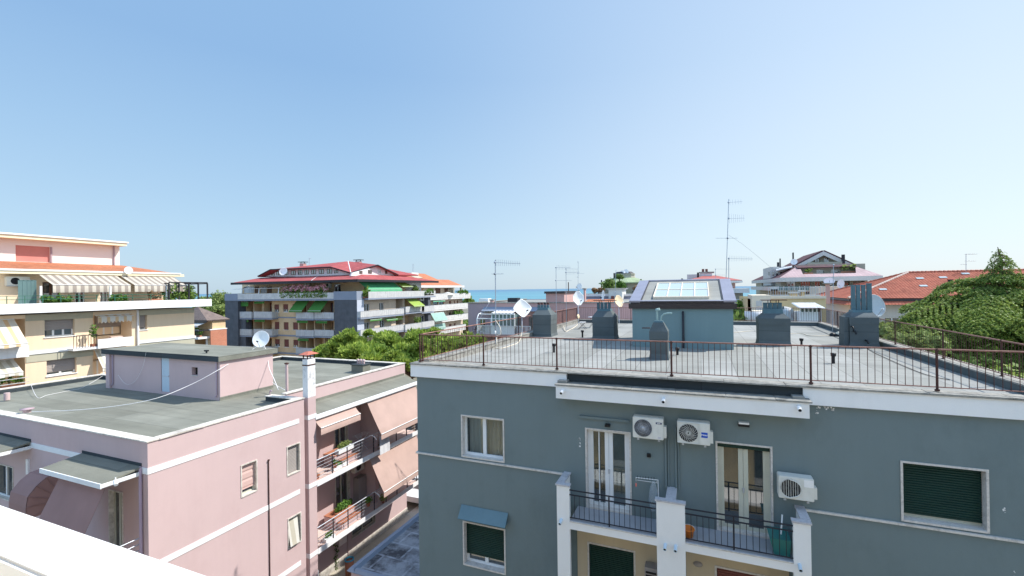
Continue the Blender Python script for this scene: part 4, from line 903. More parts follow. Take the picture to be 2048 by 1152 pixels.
# front (towards us): bays with a step
FSh = [(-18.95, -17.9, -8.1, -6.35), (-28.0, -25.3, -8.1, -6.3)]
FS2 = ('Y', PY+.0)
facade(m, FS, -34.1, PX, -15, PZ-.03, [(-19.1, -18.3, -9.0, -6.75), (-27.5, -25.75, -8.3, -6.9)], .18)
shell(m, -34.1, XB, PY, 16.2, -15, PZ-.03, 'SETN'); m.face([(-34.1, 16.2, -15), (-34.1, 16.2, PZ-.03), (-29.7, 16.2, PZ-.03), (-29.7, 16.2, -15)]); shell(m, -29.7, XB, 16.2, 25.4, -15, PZ-.03, 'SET')
m.build('wall', M['pink_wall'], Pk)
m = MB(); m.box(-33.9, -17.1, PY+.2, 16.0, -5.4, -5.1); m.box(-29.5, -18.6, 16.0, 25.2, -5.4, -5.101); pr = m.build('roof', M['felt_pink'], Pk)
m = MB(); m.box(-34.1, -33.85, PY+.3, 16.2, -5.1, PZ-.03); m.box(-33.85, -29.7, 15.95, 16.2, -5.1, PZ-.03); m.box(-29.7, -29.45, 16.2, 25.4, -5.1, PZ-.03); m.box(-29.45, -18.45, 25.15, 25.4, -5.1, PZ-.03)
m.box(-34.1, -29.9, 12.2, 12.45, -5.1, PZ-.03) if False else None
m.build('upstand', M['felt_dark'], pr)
m = MB(); c0, c1 = PZ-.028, PZ+.012
coping_run(m, -34.15, PX+.04, PY-.04, PY+.34, c0, c1, 'x', 1.4); coping_run(m, PX-.30, PX+.04, PY+.35, 15.62, c0, c1, 'y', 1.4); coping_run(m, XB-.3, XB+.04, 15.9, 25.1, c0, c1, 'y', 1.4)
coping_run(m, -34.2, -33.85, PY+.35, 16.2, c0, c1, 'y', 1.4); coping_run(m, -33.8, -29.45, 15.93, 16.25, c0, c1, 'x', 1.4); coping_run(m, -29.75, -29.4, 16.3, 25.4, c0, c1, 'y', 1.4); coping_run(m, -29.4, XB+.04, 25.12, 25.44, c0, c1, 'x', 1.4)
m.box(XB-.6, PX-.31, 15.25, 15.62, c0, c1-.005); m.build('coping', M['coping'], pr)
m = MB(); m.box(XB-.6, PX-.31, 15.3, 15.55, -5.1, PZ-.03); m.build('notch_upstand', M['felt_dark'], pr)
# white bands
m = MB()
for zb in (-5.93, -9.12, -12.35):
    fbox(m, FR, PY-.02, 15.3, .001, .02, zb, zb+.2); fbox(m, FS, -34.1, PX+.019, .001, .02, zb, zb+.2)
m.each('white_band', M['white_band'], Pk)
# windows on the sunny end wall
k = PW[0]; window(Pk, FR, k[0]+.04, k[1]-.04, k[2]+.04, k[3]-.04, .15, 'shutter_grey', 0, 'pink_cloth_sh', .82, glass='glass', trim='coping', label='window with pinkish roller blind on the sunlit end wall', slat=.4) if False else None
M['pink_shutter'] = plain('pale_pink_shutter', (.52, .36, .33), .7)
for i, (k, sh, fr_, lab) in enumerate(zip(PW, ('pink_shutter', 'shutter_grey', 'stripe_pale'), (.8, .97, .0), ('window with pinkish roller blind on the sunlit end wall', 'window with grey closed shutter near the chimney stack', 'window with pale canvas blind leaning out near the chimney stack'))):
    w_ = window(Pk, FR, k[0]+.045, k[1]-.045, k[2]+.045, k[3]-.045, .14, 'wood_frame', 0, sh if fr_ else None, fr_, trim='coping', label=lab, slat=.3 if i == 0 else .06)
    if not fr_: m = MB(); m.slab([fp(FR, k[0]+.05, .12, k[2]+.1), fp(FR, k[1]-.2, .12, k[2]+.1), fp(FR, k[1]-.12, -.1, k[3]-.12), fp(FR, k[0]+.05, -.1, k[3]-.12)], .01); m.build('canvas_blind', M['stripe_pale'], w_)
m = MB(); q = on(536, 922, X=PX); m.tube([(PX+.03, q.y, -15), (PX+.03, q.y, q.z)], .022, 8); m.tube([(PX+.03, q.y, q.z), (PX+.03, q.y, q.z+.05), (PX+.08, q.y, q.z+.05)], .03, 8); m.build('gas_pipe', M['rust'], Pk)
# chimney stack at the notch
m = MB(); S0, S1, T0, T1 = -17.18, -16.87, 15.8, 16.26
m.box(S0, S1, T0, T1, -15, -4.9); st = m.build('chimney_stack', M['pink_wall'], Pk)
m = MB(); m.box(S0, S1, T0, T1, -4.899, -3.12); m.build('upper_stack', plain('peeling_white_paint', (.66, .66, .66), .85, .06, 1, dirt=(.16, .17, .20), da=.7, ds=4.5), st)
m = MB()
for zb in (-5.93, -9.12, -12.35): m.box(S0-.02, S1+.02, T0-.02, T1+.02, zb, zb+.2)
m.each('white_band', M['white_band'], st)
m = MB(); m.box(S0-.015, S1+.015, T0-.015, T1+.015, -3.42, -3.37); 
for a in (S0+.01, S1-.05):
    for b in (T0+.01, T1-.05): m.box(a, a+.04, b, b+.04, -3.12, -2.88)
m.build('iron_strap', M['rust'], st)
m = MB(); cx, cy = (S0+S1)/2, (T0+T1)/2; m.frustum((S0-.13, S1+.13, T0-.13, T1+.13, -2.90), (cx-.09, cx+.09, cy-.09, cy+.09, -2.78)); m.build('chimney_cap', plain('rusty_red_cap', (.40, .13, .09), .8, .25, 4, .15, dirt=(.15, .06, .04), da=.6, ds=6), st)
# felted canopy along the sunny side, over the balconies
m = MB(); m.slab([(PX-.02, 16.22, -5.84), (PX-.02, 24.6, -5.84), (XB, 25.3, -5.62), (XB, 16.22, -5.62)], .1); cn = m.build('canopy', M['felt_pink'], Pk)
m = MB(); m.box(PX-.019, PX+.06, 16.22, 24.62, -6.02, -5.83); m.box(XB+.001, PX-.02, 16.2, 24.6, -6.06, -5.96); m.box(XB+.002, PX-.02, 24.52, 24.62, -5.96, -5.9); m.build('canopy_edge', M['white_band'], cn)
m = MB(); m.box(XB+.001, XB+.03, 16.22, 25.3, -5.62, -5.5); m.build('felt_flashing', M['felt_pink'], cn)
# balconies (two floors)
def balcony2(z, lab):
    m = MB(); m.box(XB+.002, PX+.02, 16.27, 24.5, z-.16, z); b = m.build('balcony_floor', M['pink_floor'], Pk); m = MB(); m.box(PX+.021, PX+.05, 16.27, 24.52, z-.2, z+.05); m.build('balcony_edge', M['white_band'], b)
    m = MB(); x = PX-.02; n = 8
    m.tube([(x, 16.25, z+1.02), (x, 24.5, z+1.02)], .026, 8)
    for i in range(5): m.tube([(x, 16.25, z+.2+i*.165), (x, 24.5, z+.2+i*.165)], .009, 5)
    r_ = m.build('railing', M['galv'], b); m = MB()
    for i in range(n+1): y = 16.28+(24.45-16.28)*i/n; m.box(x-.02, x+.02, y-.02, y+.02, z-.14, z+1.0)
    m.build('railing_post', M['iron_dark'], r_); return b
balcony2(-9.0, ''); balcony2(-12.2, '')
# doors on the long wall
for i, k in enumerate(BW):
    sh = {0: None, 1: 'shutter_grey', 2: None, 3: 'shutter_brown', 4: None}[i]
    window(Pk, FB, k[0]+.03, k[1]-.03, k[2]+.03, k[3]-.03, .12, 'wood_frame', 1, sh, .9, trim='coping', name='balcony_door' if i < 4 else 'window', hbar=(i == 4))
m = MB(); m.box(XB+.002, PX-.3, 21.05, 21.2, -9.0, -6.1); m.build('divider_wall', M['pink_wall'], Pk)
m = MB(); m.box(XB+.002, PX-.5, 21.05, 21.2, -12.2, -9.2); m.build('divider_wall', M['pink_wall'], Pk)
# plinth stone
m = MB(); m.box(XB+.001, XB+.04, 16.22, 25.42, -15, -14.55); m.build('plinth', M['coping'], Pk)
# awnings
def aw(z0, x0, z1, u0, u1, mat, lab, val=.3): return awning(Pk, FB, u0, u1, 1.42, z0, x0, z1, mat, val, label=lab, sag=.03)
aw(-6.08, 1.78, -6.42, 16.3, 19.0, 'pink_cloth', 'short half-open rose beige awning next to the chimney stack', .34)
aw(-6.1, 2.35, -7.75, 19.95, 24.5, 'pink_cloth', 'long rose beige awning fully lowered on the upper balcony', .3)
aw(-9.25, 2.35, -10.95, 20.1, 24.5, 'pink_cloth', 'long rose beige awning lowered on the lower balcony', .3)
# front canopies, awnings, door
for x0, x1, lab in ((-20.75, -17.2, 'a'), (-31.0, -24.3, 'b')):
    m = MB(); m.slab([(x0, PY-1.12, -5.84), (x1, PY-1.12, -5.84), (x1, PY-.001, -5.70), (x0, PY-.001, -5.70)], .06); k = m.build('canopy', M['felt_pink'], Pk); m = MB(); m.box(x0-.02, x1+.02, PY-1.15, PY-1.121, -5.99, -5.835); m.box(x0-.02, x0-.001, PY-1.12, PY-.001, -5.97, -5.85); m.box(x1+.001, x1+.02, PY-1.12, PY-.001, -5.97, -5.85); m.box(x0, x1, PY-1.12, PY-.02, -5.99, -5.92); m.build('canopy_edge', M['white_band'], k)
    m = MB(); m.box(x0+.02, x1-.02, PY-.02, PY-.001, -5.699, -5.6); m.build('felt_flashing', M['felt_dark'], k)
awning(Pk, FS, -20.1, -17.45, .85, -6.02, 1.77, -8.0, 'mauve_cloth', .05, label='plain dusty rose awning pulled down steeply under the near canopy', sag=.01)
m = MB(); P0 = []          # rounded hood awning, folds
for i in range(6):
    P0.append(((0, .44, .71, .95, 1.0, 1.0)[i], (-6.54, -6.6, -6.8, -7.1, -7.46, -7.9)[i]))
for i in range(5):
    (n0, z0), (n1, z1) = P0[i], P0[i+1]; m.slab([fp(FS, -23.3, n0, z0), fp(FS, -23.3, n1, z1), fp(FS, -22.1, n1, z1), fp(FS, -22.1, n0, z0)], .015)
for u in (-23.3, -22.1): m.face([fp(FS, u, 0, -7.9)]+[fp(FS, u, n, z) for n, z in P0])
ha = m.build('hood_awning', M['mauve_cloth'], Pk); ha['label'] = 'rounded folding hood awning in dusty rose'
m = MB()
for n, z in P0[1:]: m.tube([fp(FS, -22.085, 0, -7.6), fp(FS, -22.085, n, z)], .012, 5)
m.build('hood_ribs', M['mauve_cloth'], ha)
window(Pk, FS, -19.07, -18.33, -8.97, -6.78, .12, 'wood_frame', 1, None, glass='glass', trim='coping', name='balcony_door')
window(Pk, FS, -27.47, -25.78, -8.27, -6.93, .12, 'upvc', 1, None, glass='glass', trim='coping')
m = MB(); m.tube([(-17.2, PY-.06, -15), (-17.2, PY-.06, -5.8), (-17.25, PY-.02, -5.72)], .05, 10); m.build('downpipe', plain('mauve_pipe', (.38, .29, .36), .6), Pk)
m = MB(); m.box(-24.6, -24.45, PY-.06, PY-.001, -7.0, -6.4); m.build('meter_box', M['white_metal'], Pk)
m = MB(); m.box(-21, -17.2, PY-1.3, PY-.002, -9.15, -9.0); b = m.build('balcony_floor', M['pink_floor'], Pk)
m = MB()
for z in (-8.05, -8.25, -8.45): m.tube([(-17.25, PY-.02, z), (-17.25, PY-1.28, z)], .02, 6); m.tube([(-21, PY-1.28, z), (-17.25, PY-1.28, z)], .02, 6)
m.build('railing', M['galv'], b)
q = on(233, 966, Y=PY-.9); t = thing('security_lamp', 'white cylindrical lamp under the corner canopy of the pink building', 'lamp', q); m = MB(); m.tube([q+Vector((-.08, 0, .06)), q+Vector((.08, -.05, -.03))], .055, 12); m.build('lamp_body', M['white_metal'], t); m = MB(); m.tube([q+Vector((-.05, 0, .06)), q+Vector((-.05, 0, .16))], .02, 6); m.build('lamp_bracket', M['white_metal'], t)
# roof hut
m = MB(); hx0, hx1, hy0, hy1, hz = -30.3, -21.15, 14.6, 17.5, -3.22
facade(m, ('Y', hy0), hx0, hx1, -5.1, hz, [(-25.62, -24.95, -4.98, hz-.02, .06), (-23.2, -22.75, -4.0, -3.6, .2)]); shell(m, hx0, hx1, hy0, hy1, -5.1, hz, 'S')
m.box(hx0, hx0+.35, hy0-.1, hy0-.001, -5.1, hz)
hh = m.build('roof_hut', M['pink_wall'], Pk)
m = MB(); m.box(hx0-.25, hx1+.12, hy0-.14, hy1+.2, hz+.001, hz+.24); m.build('hut_roof', M['felt_pink'], hh)
m = MB(); m.box(hx0-.26, hx1+.13, hy0-.17, hy0-.141, hz-.005, hz+.25); m.build('roof_edge', M['felt_dark'], hh)
m = MB(); m.box(hx0, hx1, hy0-.03, hy0-.001, -5.1, -4.93); m.box(hx1+.001, hx1+.03, hy0-.03, hy1, -5.1, -4.93); m.build('felt_skirt', M['felt_dark'], hh) if False else None
m = MB(); m.box(hx1+.001, hx1+.02, hy0-.02, hy1, -5.1, -4.93); m.build('felt_skirt', M['felt_pink'], hh)
m = MB(); m.box(-25.6, -24.97, hy0+.03, hy0+.07, -4.97, hz-.03); d_ = m.build('door', plain('pale_blue_door', (.46, .55, .63), .5, .05), hh); m = MB(); m.box(-25.6, -24.97, hy0+.02, hy0+.029, -4.2, -4.17); m.box(-25.05, -25.0, hy0-.0, hy0+.029, -4.2, -4.12); m.build('handle', M['galv'], d_)
m = MB(); m.box(-23.2, -22.75, hy0+.19, hy0+.2, -4.0, -3.6); m.build('window', M['dark_void'], hh); m = MB(); m.box(-23.24, -22.71, hy0-.03, hy0+.1, -4.03, -4.001); m.build('window_sill', M['coping'], hh)
m = MB()
for x in (-21.32, -29.75): m.tube([(x, hy0-.05, hz), (x, hy0-.05, -4.85), (x-.12, hy0-.05, -4.93)], .03, 8)
m.each('downpipe', plain('mauve_pipe_pale', (.40, .32, .40), .6), hh)
# things on the pink roof
c = on(522.5, 678.5, Y=17.3); dish(c, (.45, -.85, .30), .43, .45, 'round white dish on stays beside the pink roof hut', pole=(c.x, c.y+.1, hz+.2))
cable([on(519, 690, Y=17.2), on(490, 708, Y=16.5), on(440, 738, Y=14.45), on(380, 770, Y=13.4), on(300, 800, Y=12), on(180, 818, Y=11), g(50, 824, -5.05)], .012, 'white_cable', 'long white cable hanging from the round dish across the pink roof')
cable([on(527, 690, Y=17.2), on(534, 705, Y=17.3), on(538, 735, Y=17.1), on(548, 758, Y=16.8), on(557, 780, Y=16.2)], .015, 'white_cable', 'twisted white cables dropping from the round dish to the parapet notch')
cable([on(545, 765, Y=16.8), on(555, 772, Y=16.5), on(570, 780, Y=16.0)], .012, 'white_cable', 'short white cable slack near the parapet notch')
cable([on(250, 700, Y=14.38), on(262, 740, Y=14.4), on(255, 768, Y=14.4), on(238, 752, Y=14.4)], .008, 'white_cable', 'thin loop of cable drooping on the front of the pink roof hut') if False else None
cable([on(292, 705, Y=14.4), on(285, 735, Y=14.52), on(270, 762, Y=14.52), on(252, 768, Y=14.52), on(236, 750, Y=14.52)], .006, 'white_cable', 'thin cable drooping in a loop on the shaded front of the pink hut')
cable([g(62, 770, -4.85), g(75, 795, -5.0), g(95, 790, -5.0), g(130, 783, -5.08), g(165, 775, -5.08), on(205, 752, Y=15.7)], .008, 'white_cable', 'thin cable lying along the left upstand of the pink roof')
def stub(px, py, h, r, lab, mat='pink_wall', z=-5.09, cap=None, nm='vent_pipe'):
    q = on(px, py, Z=z); t = thing(nm, lab, 'vent', q, 'vent pipes on the pink roof'); m = MB(); m.tube([q, q+Vector((0, 0, h))], r, 12); m.build('pipe', M[mat], t)
    if cap: m = MB(); m.lathe(q+Vector((0, 0, h)), [(r, 0), (r*1.7, .03), (r*1.7, .06), (0, .09)], 12); m.build('cap', M[cap], t)
    return t
stub(574, 783, 1.35, .065, 'tall pink vent pipe with a brown cap at the parapet notch', z=-4.9, cap='rust')
q = on(540, 800, Z=-5.09); t = thing('vent_pipe', 'small hooked pipe beside the parapet notch', 'vent', q, 'vent pipes on the pink roof'); m = MB(); m.tube([q, q+Vector((0, 0, .38)), q+Vector((.05, 0, .46)), q+Vector((.14, 0, .42))], .03, 8); m.build('pipe', M['far_mauve'], t)
stub(14, 800, .35, .11, 'short pink pipe near the left end of the pink roof', z=-5.05)
stub(54, 825, .10, .13, 'stubby pink vent on the near coping of the pink roof', z=-4.83, cap='far_mauve')
t = thing('roof_chimney', 'low felt-clad chimney with little pink pots on the far right parapet', 'chimney', on(720, 742, Z=-5.1)); q = on(722, 744, Z=-5.1); m = MB(); m.box(q.x-.45, q.x+.45, q.y-.35, q.y+.35, -5.1, -4.62); m.build('chimney_base', M['felt_pink'], t); m = MB(); m.box(q.x-.5, q.x+.5, q.y-.4, q.y+.4, -4.619, -4.57); m.build('chimney_slab', M['felt_dark'], t)
for dx in (-.22, 0, .22): m = MB(); m.tube([q+Vector((dx, 0, .53)), q+Vector((dx, 0, .72))], .07, 10); m.lathe(q+Vector((dx, 0, .72)), [(.1, 0), (.1, .05), (0, .12)], 10); m.build('chimney_pot', M['pink_wall'], t)
t = thing('roof_vent', 'tiny dark vent cap lying on the felt roof of the pink hut', 'vent', on(413, 706, Z=hz+.25)); q = on(413, 706, Z=hz+.25); m = MB(); m.tube([q, q+Vector((0, 0, .1))], .04, 8); m.build('pipe', M['felt_dark'], t); m = MB(); m.box(q.x-.1, q.x+.1, q.y-.06, q.y+.06, q.z+.08, q.z+.15); m.build('cap', M['black'], t)
# plants, pots, planters on the balconies
def pot(c, r, h, mat='terracotta', lab='', plant='plant', pr=.22, n=160, box=None, sz=.045, nm='potted_plant', flat=.8, group='potted plants on the pink balconies'):
    c = Vector(c); t = thing(nm, lab, 'potted plant', c, group); m = MB()
    if box: m.box(c.x-box[0], c.x+box[0], c.y-box[1], c.y+box[1], c.z, c.z+h)
    else: m.lathe(c, [(0, 0), (r*.7, 0), (r, h), (r*1.1, h), (r*1.1, h-.03), (r*.9, h-.03), (0, h-.04)], 14)
    m.build('planter' if box else 'pot', M[mat], t)
    L = Leaves(); rx, ry = (box[0]*1.1, box[1]*1.05) if box else (pr, pr)
    leafball(L, (c.x, c.y, c.z+h+pr*flat*.7), (rx, ry, pr*flat), n, sz, shell_=.3); L.build('leaves', M[plant], t); return t
z1, z2 = -9.0, -12.2
t = thing('brick_planter', 'stepped terracotta planter wall on the upper pink balcony', 'planter', (-17.9, 18.6, z1)); m = MB(); m.box(-18.2, -17.45, 18.0, 19.3, z1, z1+.55); m.box(-17.44, -17.15, 18.2, 19.5, z1, z1+.28); m.build('planter_body', M['pink_wall'], t); m = MB(); m.box(-18.22, -17.43, 17.98, 19.32, z1+.551, z1+.58); m.box(-17.45, -17.13, 18.18, 19.52, z1+.281, z1+.31); m.build('planter_rim', M['terracotta'], t)
t = thing('brick_planter', 'stepped terracotta planter wall on the lower pink balcony', 'planter', (-17.9, 18.8, z2)); m = MB(); m.box(-18.2, -17.45, 18.0, 19.6, z2, z2+.55); m.box(-17.44, -17.1, 18.1, 19.7, z2, z2+.28); m.build('planter_body', M['pink_wall'], t); m = MB(); m.box(-18.22, -17.43, 17.98, 19.62, z2+.551, z2+.58); m.box(-17.45, -17.08, 18.08, 19.72, z2+.281, z2+.31); m.build('planter_rim', M['terracotta'], t)
pot((-17.5, 18.75, z1+.585), .2, .2, 'white_band', 'long white trough of yellow-green succulents on the upper balcony planter', 'willow', .24, 420, (.14, .55), .04)
pot((-17.75, 18.9, z2+.585), .2, .05, 'terracotta', 'mass of bright green leaves filling the lower balcony planter', 'plant', .30, 520, (.2, .65), .06)
pot((-17.2, 16.6, z1), .12, .2, 'terracotta', 'terracotta pot at the near end of the upper balcony floor', 'dry_plant', .06, 20)
pot((-17.15, 17.7, z1+.15), .12, .2, 'terracotta', 'hanging terracotta pot with a small plant on the upper balcony rail', 'plant', .16, 120)
pot((-17.2, 18.1, z1), .12, .15, 'white_band', 'white trough with low grass behind the upper balcony rail', 'plant', .12, 160, (.1, .5))
for i, (y, lab, mt) in enumerate(((21.9, 'dry reddish plant hung on the upper rail beside the towel', 'dry_plant'), (22.9, 'dark wilted plant on the upper rail, second along', 'dry_plant'), (23.4, 'terracotta pot with an upright plant on the upper rail', 'plant'), (24.1, 'terracotta pot at the far end of the upper rail', 'dry_plant'))):
    pot((PX-.06, y, z1+.75), .12, .2, 'terracotta', lab, mt, .2, 150)
for y, lab in ((21.2, 'leafy creeper under the upper balcony rail'),): pot((PX-.15, y, z1), .1, .1, 'terracotta', lab, 'dry_plant', .25, 160)
pot((PX-.15, 17.15, z2), .15, .16, 'white_band', 'small plant in a white tray at the near end of the lower balcony', 'plant', .2, 170, (.12, .3))
pot((PX-.05, 19.9, z2+.45), .12, .2, 'terracotta', 'bushy green plant hanging on the lower balcony rail', 'plant', .27, 240)
pot((PX-.1, 21.2, z2+.05), .1, .15, 'terracotta', 'yellowish plant at the foot of the lower rail, below the rack', 'willow', .26, 220)
pot((PX-.1, 22.6, z2+.35), .1, .15, 'terracotta', 'green climber behind the lower rail under the awning', 'plant', .26, 220)
pot((PX-.1, 23.9, z2+.55), .13, .22, 'terracotta', 'terracotta pot near the far end of the lower rail', 'dry_plant', .12, 80)
# towel rack and towels
def rack(z, y0, y1, lab, towel):
    t = thing('drying_rack', lab, 'drying rack', (PX, (y0+y1)/2, z+1)); m = MB()
    for y in (y0, y1): m.tube([(PX-.02, y, z+1.05), (PX+.15, y, z+1.12), (PX+.4, y, z+1.02), (PX+.5, y, z+.9)], .02, 6)
    for i in range(4): x = PX+.12+i*.12; m.tube([(x, y0, z+1.10-.02*i), (x, y1, z+1.10-.02*i)], .007, 5)
    m.build('rack_frame', M['white_metal'], t)
    if towel:
        m = MB(); K = 12; vs = []
        for j in range(9):
            for i in range(K+1): y = y0+.25+(.85)*i/K; x = PX+.5+.012*math.sin(i*1.3)+.02*j/8; zz = z+1.02-j*.13; vs.append((x, y, zz))
        n = len(vs); vs += [(x-.012, y, zz) for x, y, zz in vs]; c_ = K+1
        m.raw(vs, [f for j in range(8) for i in range(K) for f in ((j*c_+i, j*c_+i+1, (j+1)*c_+i+1, (j+1)*c_+i), (n+j*c_+i, n+(j+1)*c_+i, n+(j+1)*c_+i+1, n+j*c_+i+1))], True)
        o = m.build('towel', M['towel'], None, (PX+.5, y0+.6, z+.5)); tag(o, 'white towel hanging over the rack outside the upper pink balcony', 'towel')
rack(z1, 20.0, 21.7, 'white clothes rack hooked outside the upper pink balcony', True); rack(z2, 20.2, 22.2, 'white clothes rack hooked outside the lower pink balcony', False)
t = thing('folding_stand', 'tangled folded clothes airer leaning in the shade on the upper balcony', 'clothes airer', (-17.8, 20.4, z1)); m = MB()
for a in ((-.2, -.35), (.2, .3)): m.tube([(-17.8+a[0], 20.4+a[1], z1), (-17.8-a[0], 20.4-a[1], z1+.95)], .012, 5); m.tube([(-17.8+a[0], 20.4-a[1], z1), (-17.8-a[0], 20.4+a[1], z1+.95)], .012, 5)
for i in range(5): m.tube([(-18.0+i*.1, 19.9, z1+.9), (-18.0+i*.1, 20.9, z1+.95)], .006, 4)
m.build('airer_frame', M['white_metal'], t)
t = thing('cabinet', 'grey metal cabinet on the lower balcony beside the dark door', 'cabinet', (-18.2, 20.6, z2)); m = MB(); m.box(-18.38, -18.0, 20.35, 21.0, z2, z2+1.6); m.build('cabinet_body', M['shutter_grey'], t); m = MB(); m.box(-17.999, -17.985, 20.38, 20.66, z2+.05, z2+1.55); m.box(-17.999, -17.985, 20.69, 20.97, z2+.05, z2+1.55); m.build('cabinet_door', M['shutter_grey'], t)
ac_ = thing('air_conditioner', 'white unit in the shade above the lower balcony door of the pink building', 'air conditioner', (-18.2, 20.6, -10.2)); m = MB(); m.box(-18.38, -18.1, 20.2, 20.95, -10.25, -9.72); m.build('casing', M['ac_white'], ac_); m = MB(); m.lathe((-18.095, 20.5, -9.98), [(0, 0), (.2, 0), (.2, -.02)], 20, axis=(1, 0, 0)); m.build('fan', M['black'], ac_)
# things in the yard
t = thing('waste_bin', 'orange cylindrical bin with blue rim at the foot of the pink wall', 'bin', on(699, 1150, Z=-15)); q = on(699, 1150, Z=-15); q.x = max(q.x, -17.9); m = MB(); m.lathe(q, [(0, 0), (.2, 0), (.23, .8), (.0, .8)], 20); m.build('bin_body', M['terracotta'], t); m = MB(); m.lathe(q+Vector((0, 0, .8)), [(.24, 0), (.25, .06), (.2, .06), (.19, .0)], 20); m.build('bin_rim', plain('blue_plastic', (.05, .3, .42), .5), t)
t = thing('gas_tank', 'grey metal boiler drum by the chimney stack of the pink building', 'tank', (-18.0, 17.4, -14.0)); m = MB(); m.lathe((-17.95, 17.0, -14.9), [(0, 0), (.25, 0), (.25, 1.0), (.1, 1.1), (0, 1.1)], 18); m.build('drum', M['galv'], t); m = MB(); m.tube([(-17.95, 17.0, -13.8), (-17.95, 17.0, -13.4), (-18.3, 17.0, -13.3)], .04, 8); m.build('outlet_pipe', M['galv'], t)
t = thing('climbing_plant', 'thin climbing plant going up the lower pink wall', 'plant', (-18.3, 18.9, -15)); m = MB(); m.tube([(-18.34, 18.9, -15), (-18.34, 18.95, -14), (-18.34, 18.88, -12.9)], .012, 5); m.build('stem', M['trunk'], t); L = Leaves()
for i in range(14): leafball(L, (-18.3, 18.9+random.uniform(-.12, .12), -14.9+i*.15), .1, 9, .05)
L.build('leaves', M['plant'], t)
for i, y in enumerate((19.85,)): m = MB(); m.tube([(XB+.05, y, -15), (XB+.05, y, -12.4)], .035, 8); m.build('drainpipe', M['pink_wall'], Pk)
m = MB(); m.box(XB+.001, XB+.05, 19.2, 19.75, -13.9, -12.9); m.build('meter_cabinet', M['pale_pink'], Pk)
# low flat annex roof between the two buildings, stained
kk = N('stained_membrane'); o_ = kk.coord(); base = kk.mix(kk.rng(kk.noise(o_, .8, 7, .7), .42, .6, 0, 1), (.30, .33, .37), (.062, .065, .075))
br = kk.n('TexBrick'); kk.l(kk.coord('UV'), br.inputs[0]); br.inputs['Scale'].default_value = 1; br.inputs['Brick Width'].default_value = 1.6; br.inputs['Row Height'].default_value = 1.0; br.inputs['Mortar Size'].default_value = .05; br.inputs['Color1'].default_value = (0, 0, 0, 1); br.inputs['Color2'].default_value = (0, 0, 0, 1); br.inputs['Mortar'].default_value = (1, 1, 1, 1)
x = kk.mix(kk.math('MULTIPLY', kk.rng(kk.noise(o_, 3, 4), .35, .6, .1, .8), br.outputs[0]), base, (.40, .44, .50)); M['stained'] = kk.set(x, .85)
t = thing('annex_building', 'low annex with black and pale stained flat roof between the pink and grey buildings', 'building', (-11, 17, -15))
ax0, ay0 = -13.45, 14.7; m = MB(); m.box(ax0, GX0-.21, ay0, 27, -15, -11.5); m.build('wall', M['pink_wall'], t); m = MB(); m.box(ax0-.05, GX0-.21, ay0-.1, 27.05, -11.499, -11.45); rr_ = m.build('roof', M['stained'], t); m = MB(); m.frustum((ax0-.1, ax0+.28, ay0-.15, 27.1, -11.449), (ax0, ax0+.18, ay0-.05, 27, -11.33)); m.frustum((ax0+.29, GX0-.22, ay0-.15, ay0+.15, -11.449), (ax0+.29, GX0-.22, ay0-.08, ay0+.05, -11.33)); m.build('roof_kerb', plain('blue_grey_kerb', (.22, .26, .33), .8), rr_)
# ================================================================ helpers for buildings farther off
def rect(F, x0, y0, x1, y1):
    """pixel rectangle (measured at its left edge) -> (u0,u1,z0,z1) on the plane F"""
    f = (lambda a, b: on(a, b, Y=F[1])) if F[0] == 'Y' else (lambda a, b: on(a, b, X=F[1]))
    p, q, r = f(x0, y0), f(x1, y0), f(x0, y1); i = 0 if F[0] == 'Y' else 1
    return (min(p[i], q[i]), max(p[i], q[i]), r.z, p.z)
def U(F, px): p = on(px, 600, Y=F[1]) if F[0] == 'Y' else on(px, 600, X=F[1]); return p[0 if F[0] == 'Y' else 1]
def Zp(F, px, py): return (on(px, py, Y=F[1]) if F[0] == 'Y' else on(px, py, X=F[1])).z
def inn(F, d): return (F[0], F[1]+d if F[0] in 'Yx' else F[1]-d)
def out(F, d): return inn(F, -d)
def balc(P, F, u0, u1, z, depth=1.2, h=1.0, mat='rail_panel', slab='blue_band', t=.18, ends=True, gap=.05):
    """slab from the wall plane F outwards with a parapet of panels"""
    m = MB(); fbox(m, F, u0, u1, .002, depth, z-t, z); b = m.build('balcony_slab', M[slab], P)
    m = MB(); fbox(m, F, u0, u1, depth-.06, depth, z+gap, z+h)
    if ends: fbox(m, F, u0, u0+.06, .01, depth-.061, z+gap, z+h); fbox(m, F, u1-.06, u1, .01, depth-.061, z+gap, z+h)
    m.build('balustrade', M[mat], b); m = MB(); fbox(m, F, u0-.02, u1+.02, depth-.08, depth+.02, z+h+.001, z+h+.05); m.build('handrail', M['galv'], b); return b
def win_far(P, F, r, fr='upvc', sh=None, frac=.6, bars=1, rec=.15, name='window', sill=None, slat=.25, fw=.07): return window(P, F, r[0], r[1], r[2], r[3], rec, fr, bars, sh, frac, fw=fw, name=name, sill=sill, slat=slat)
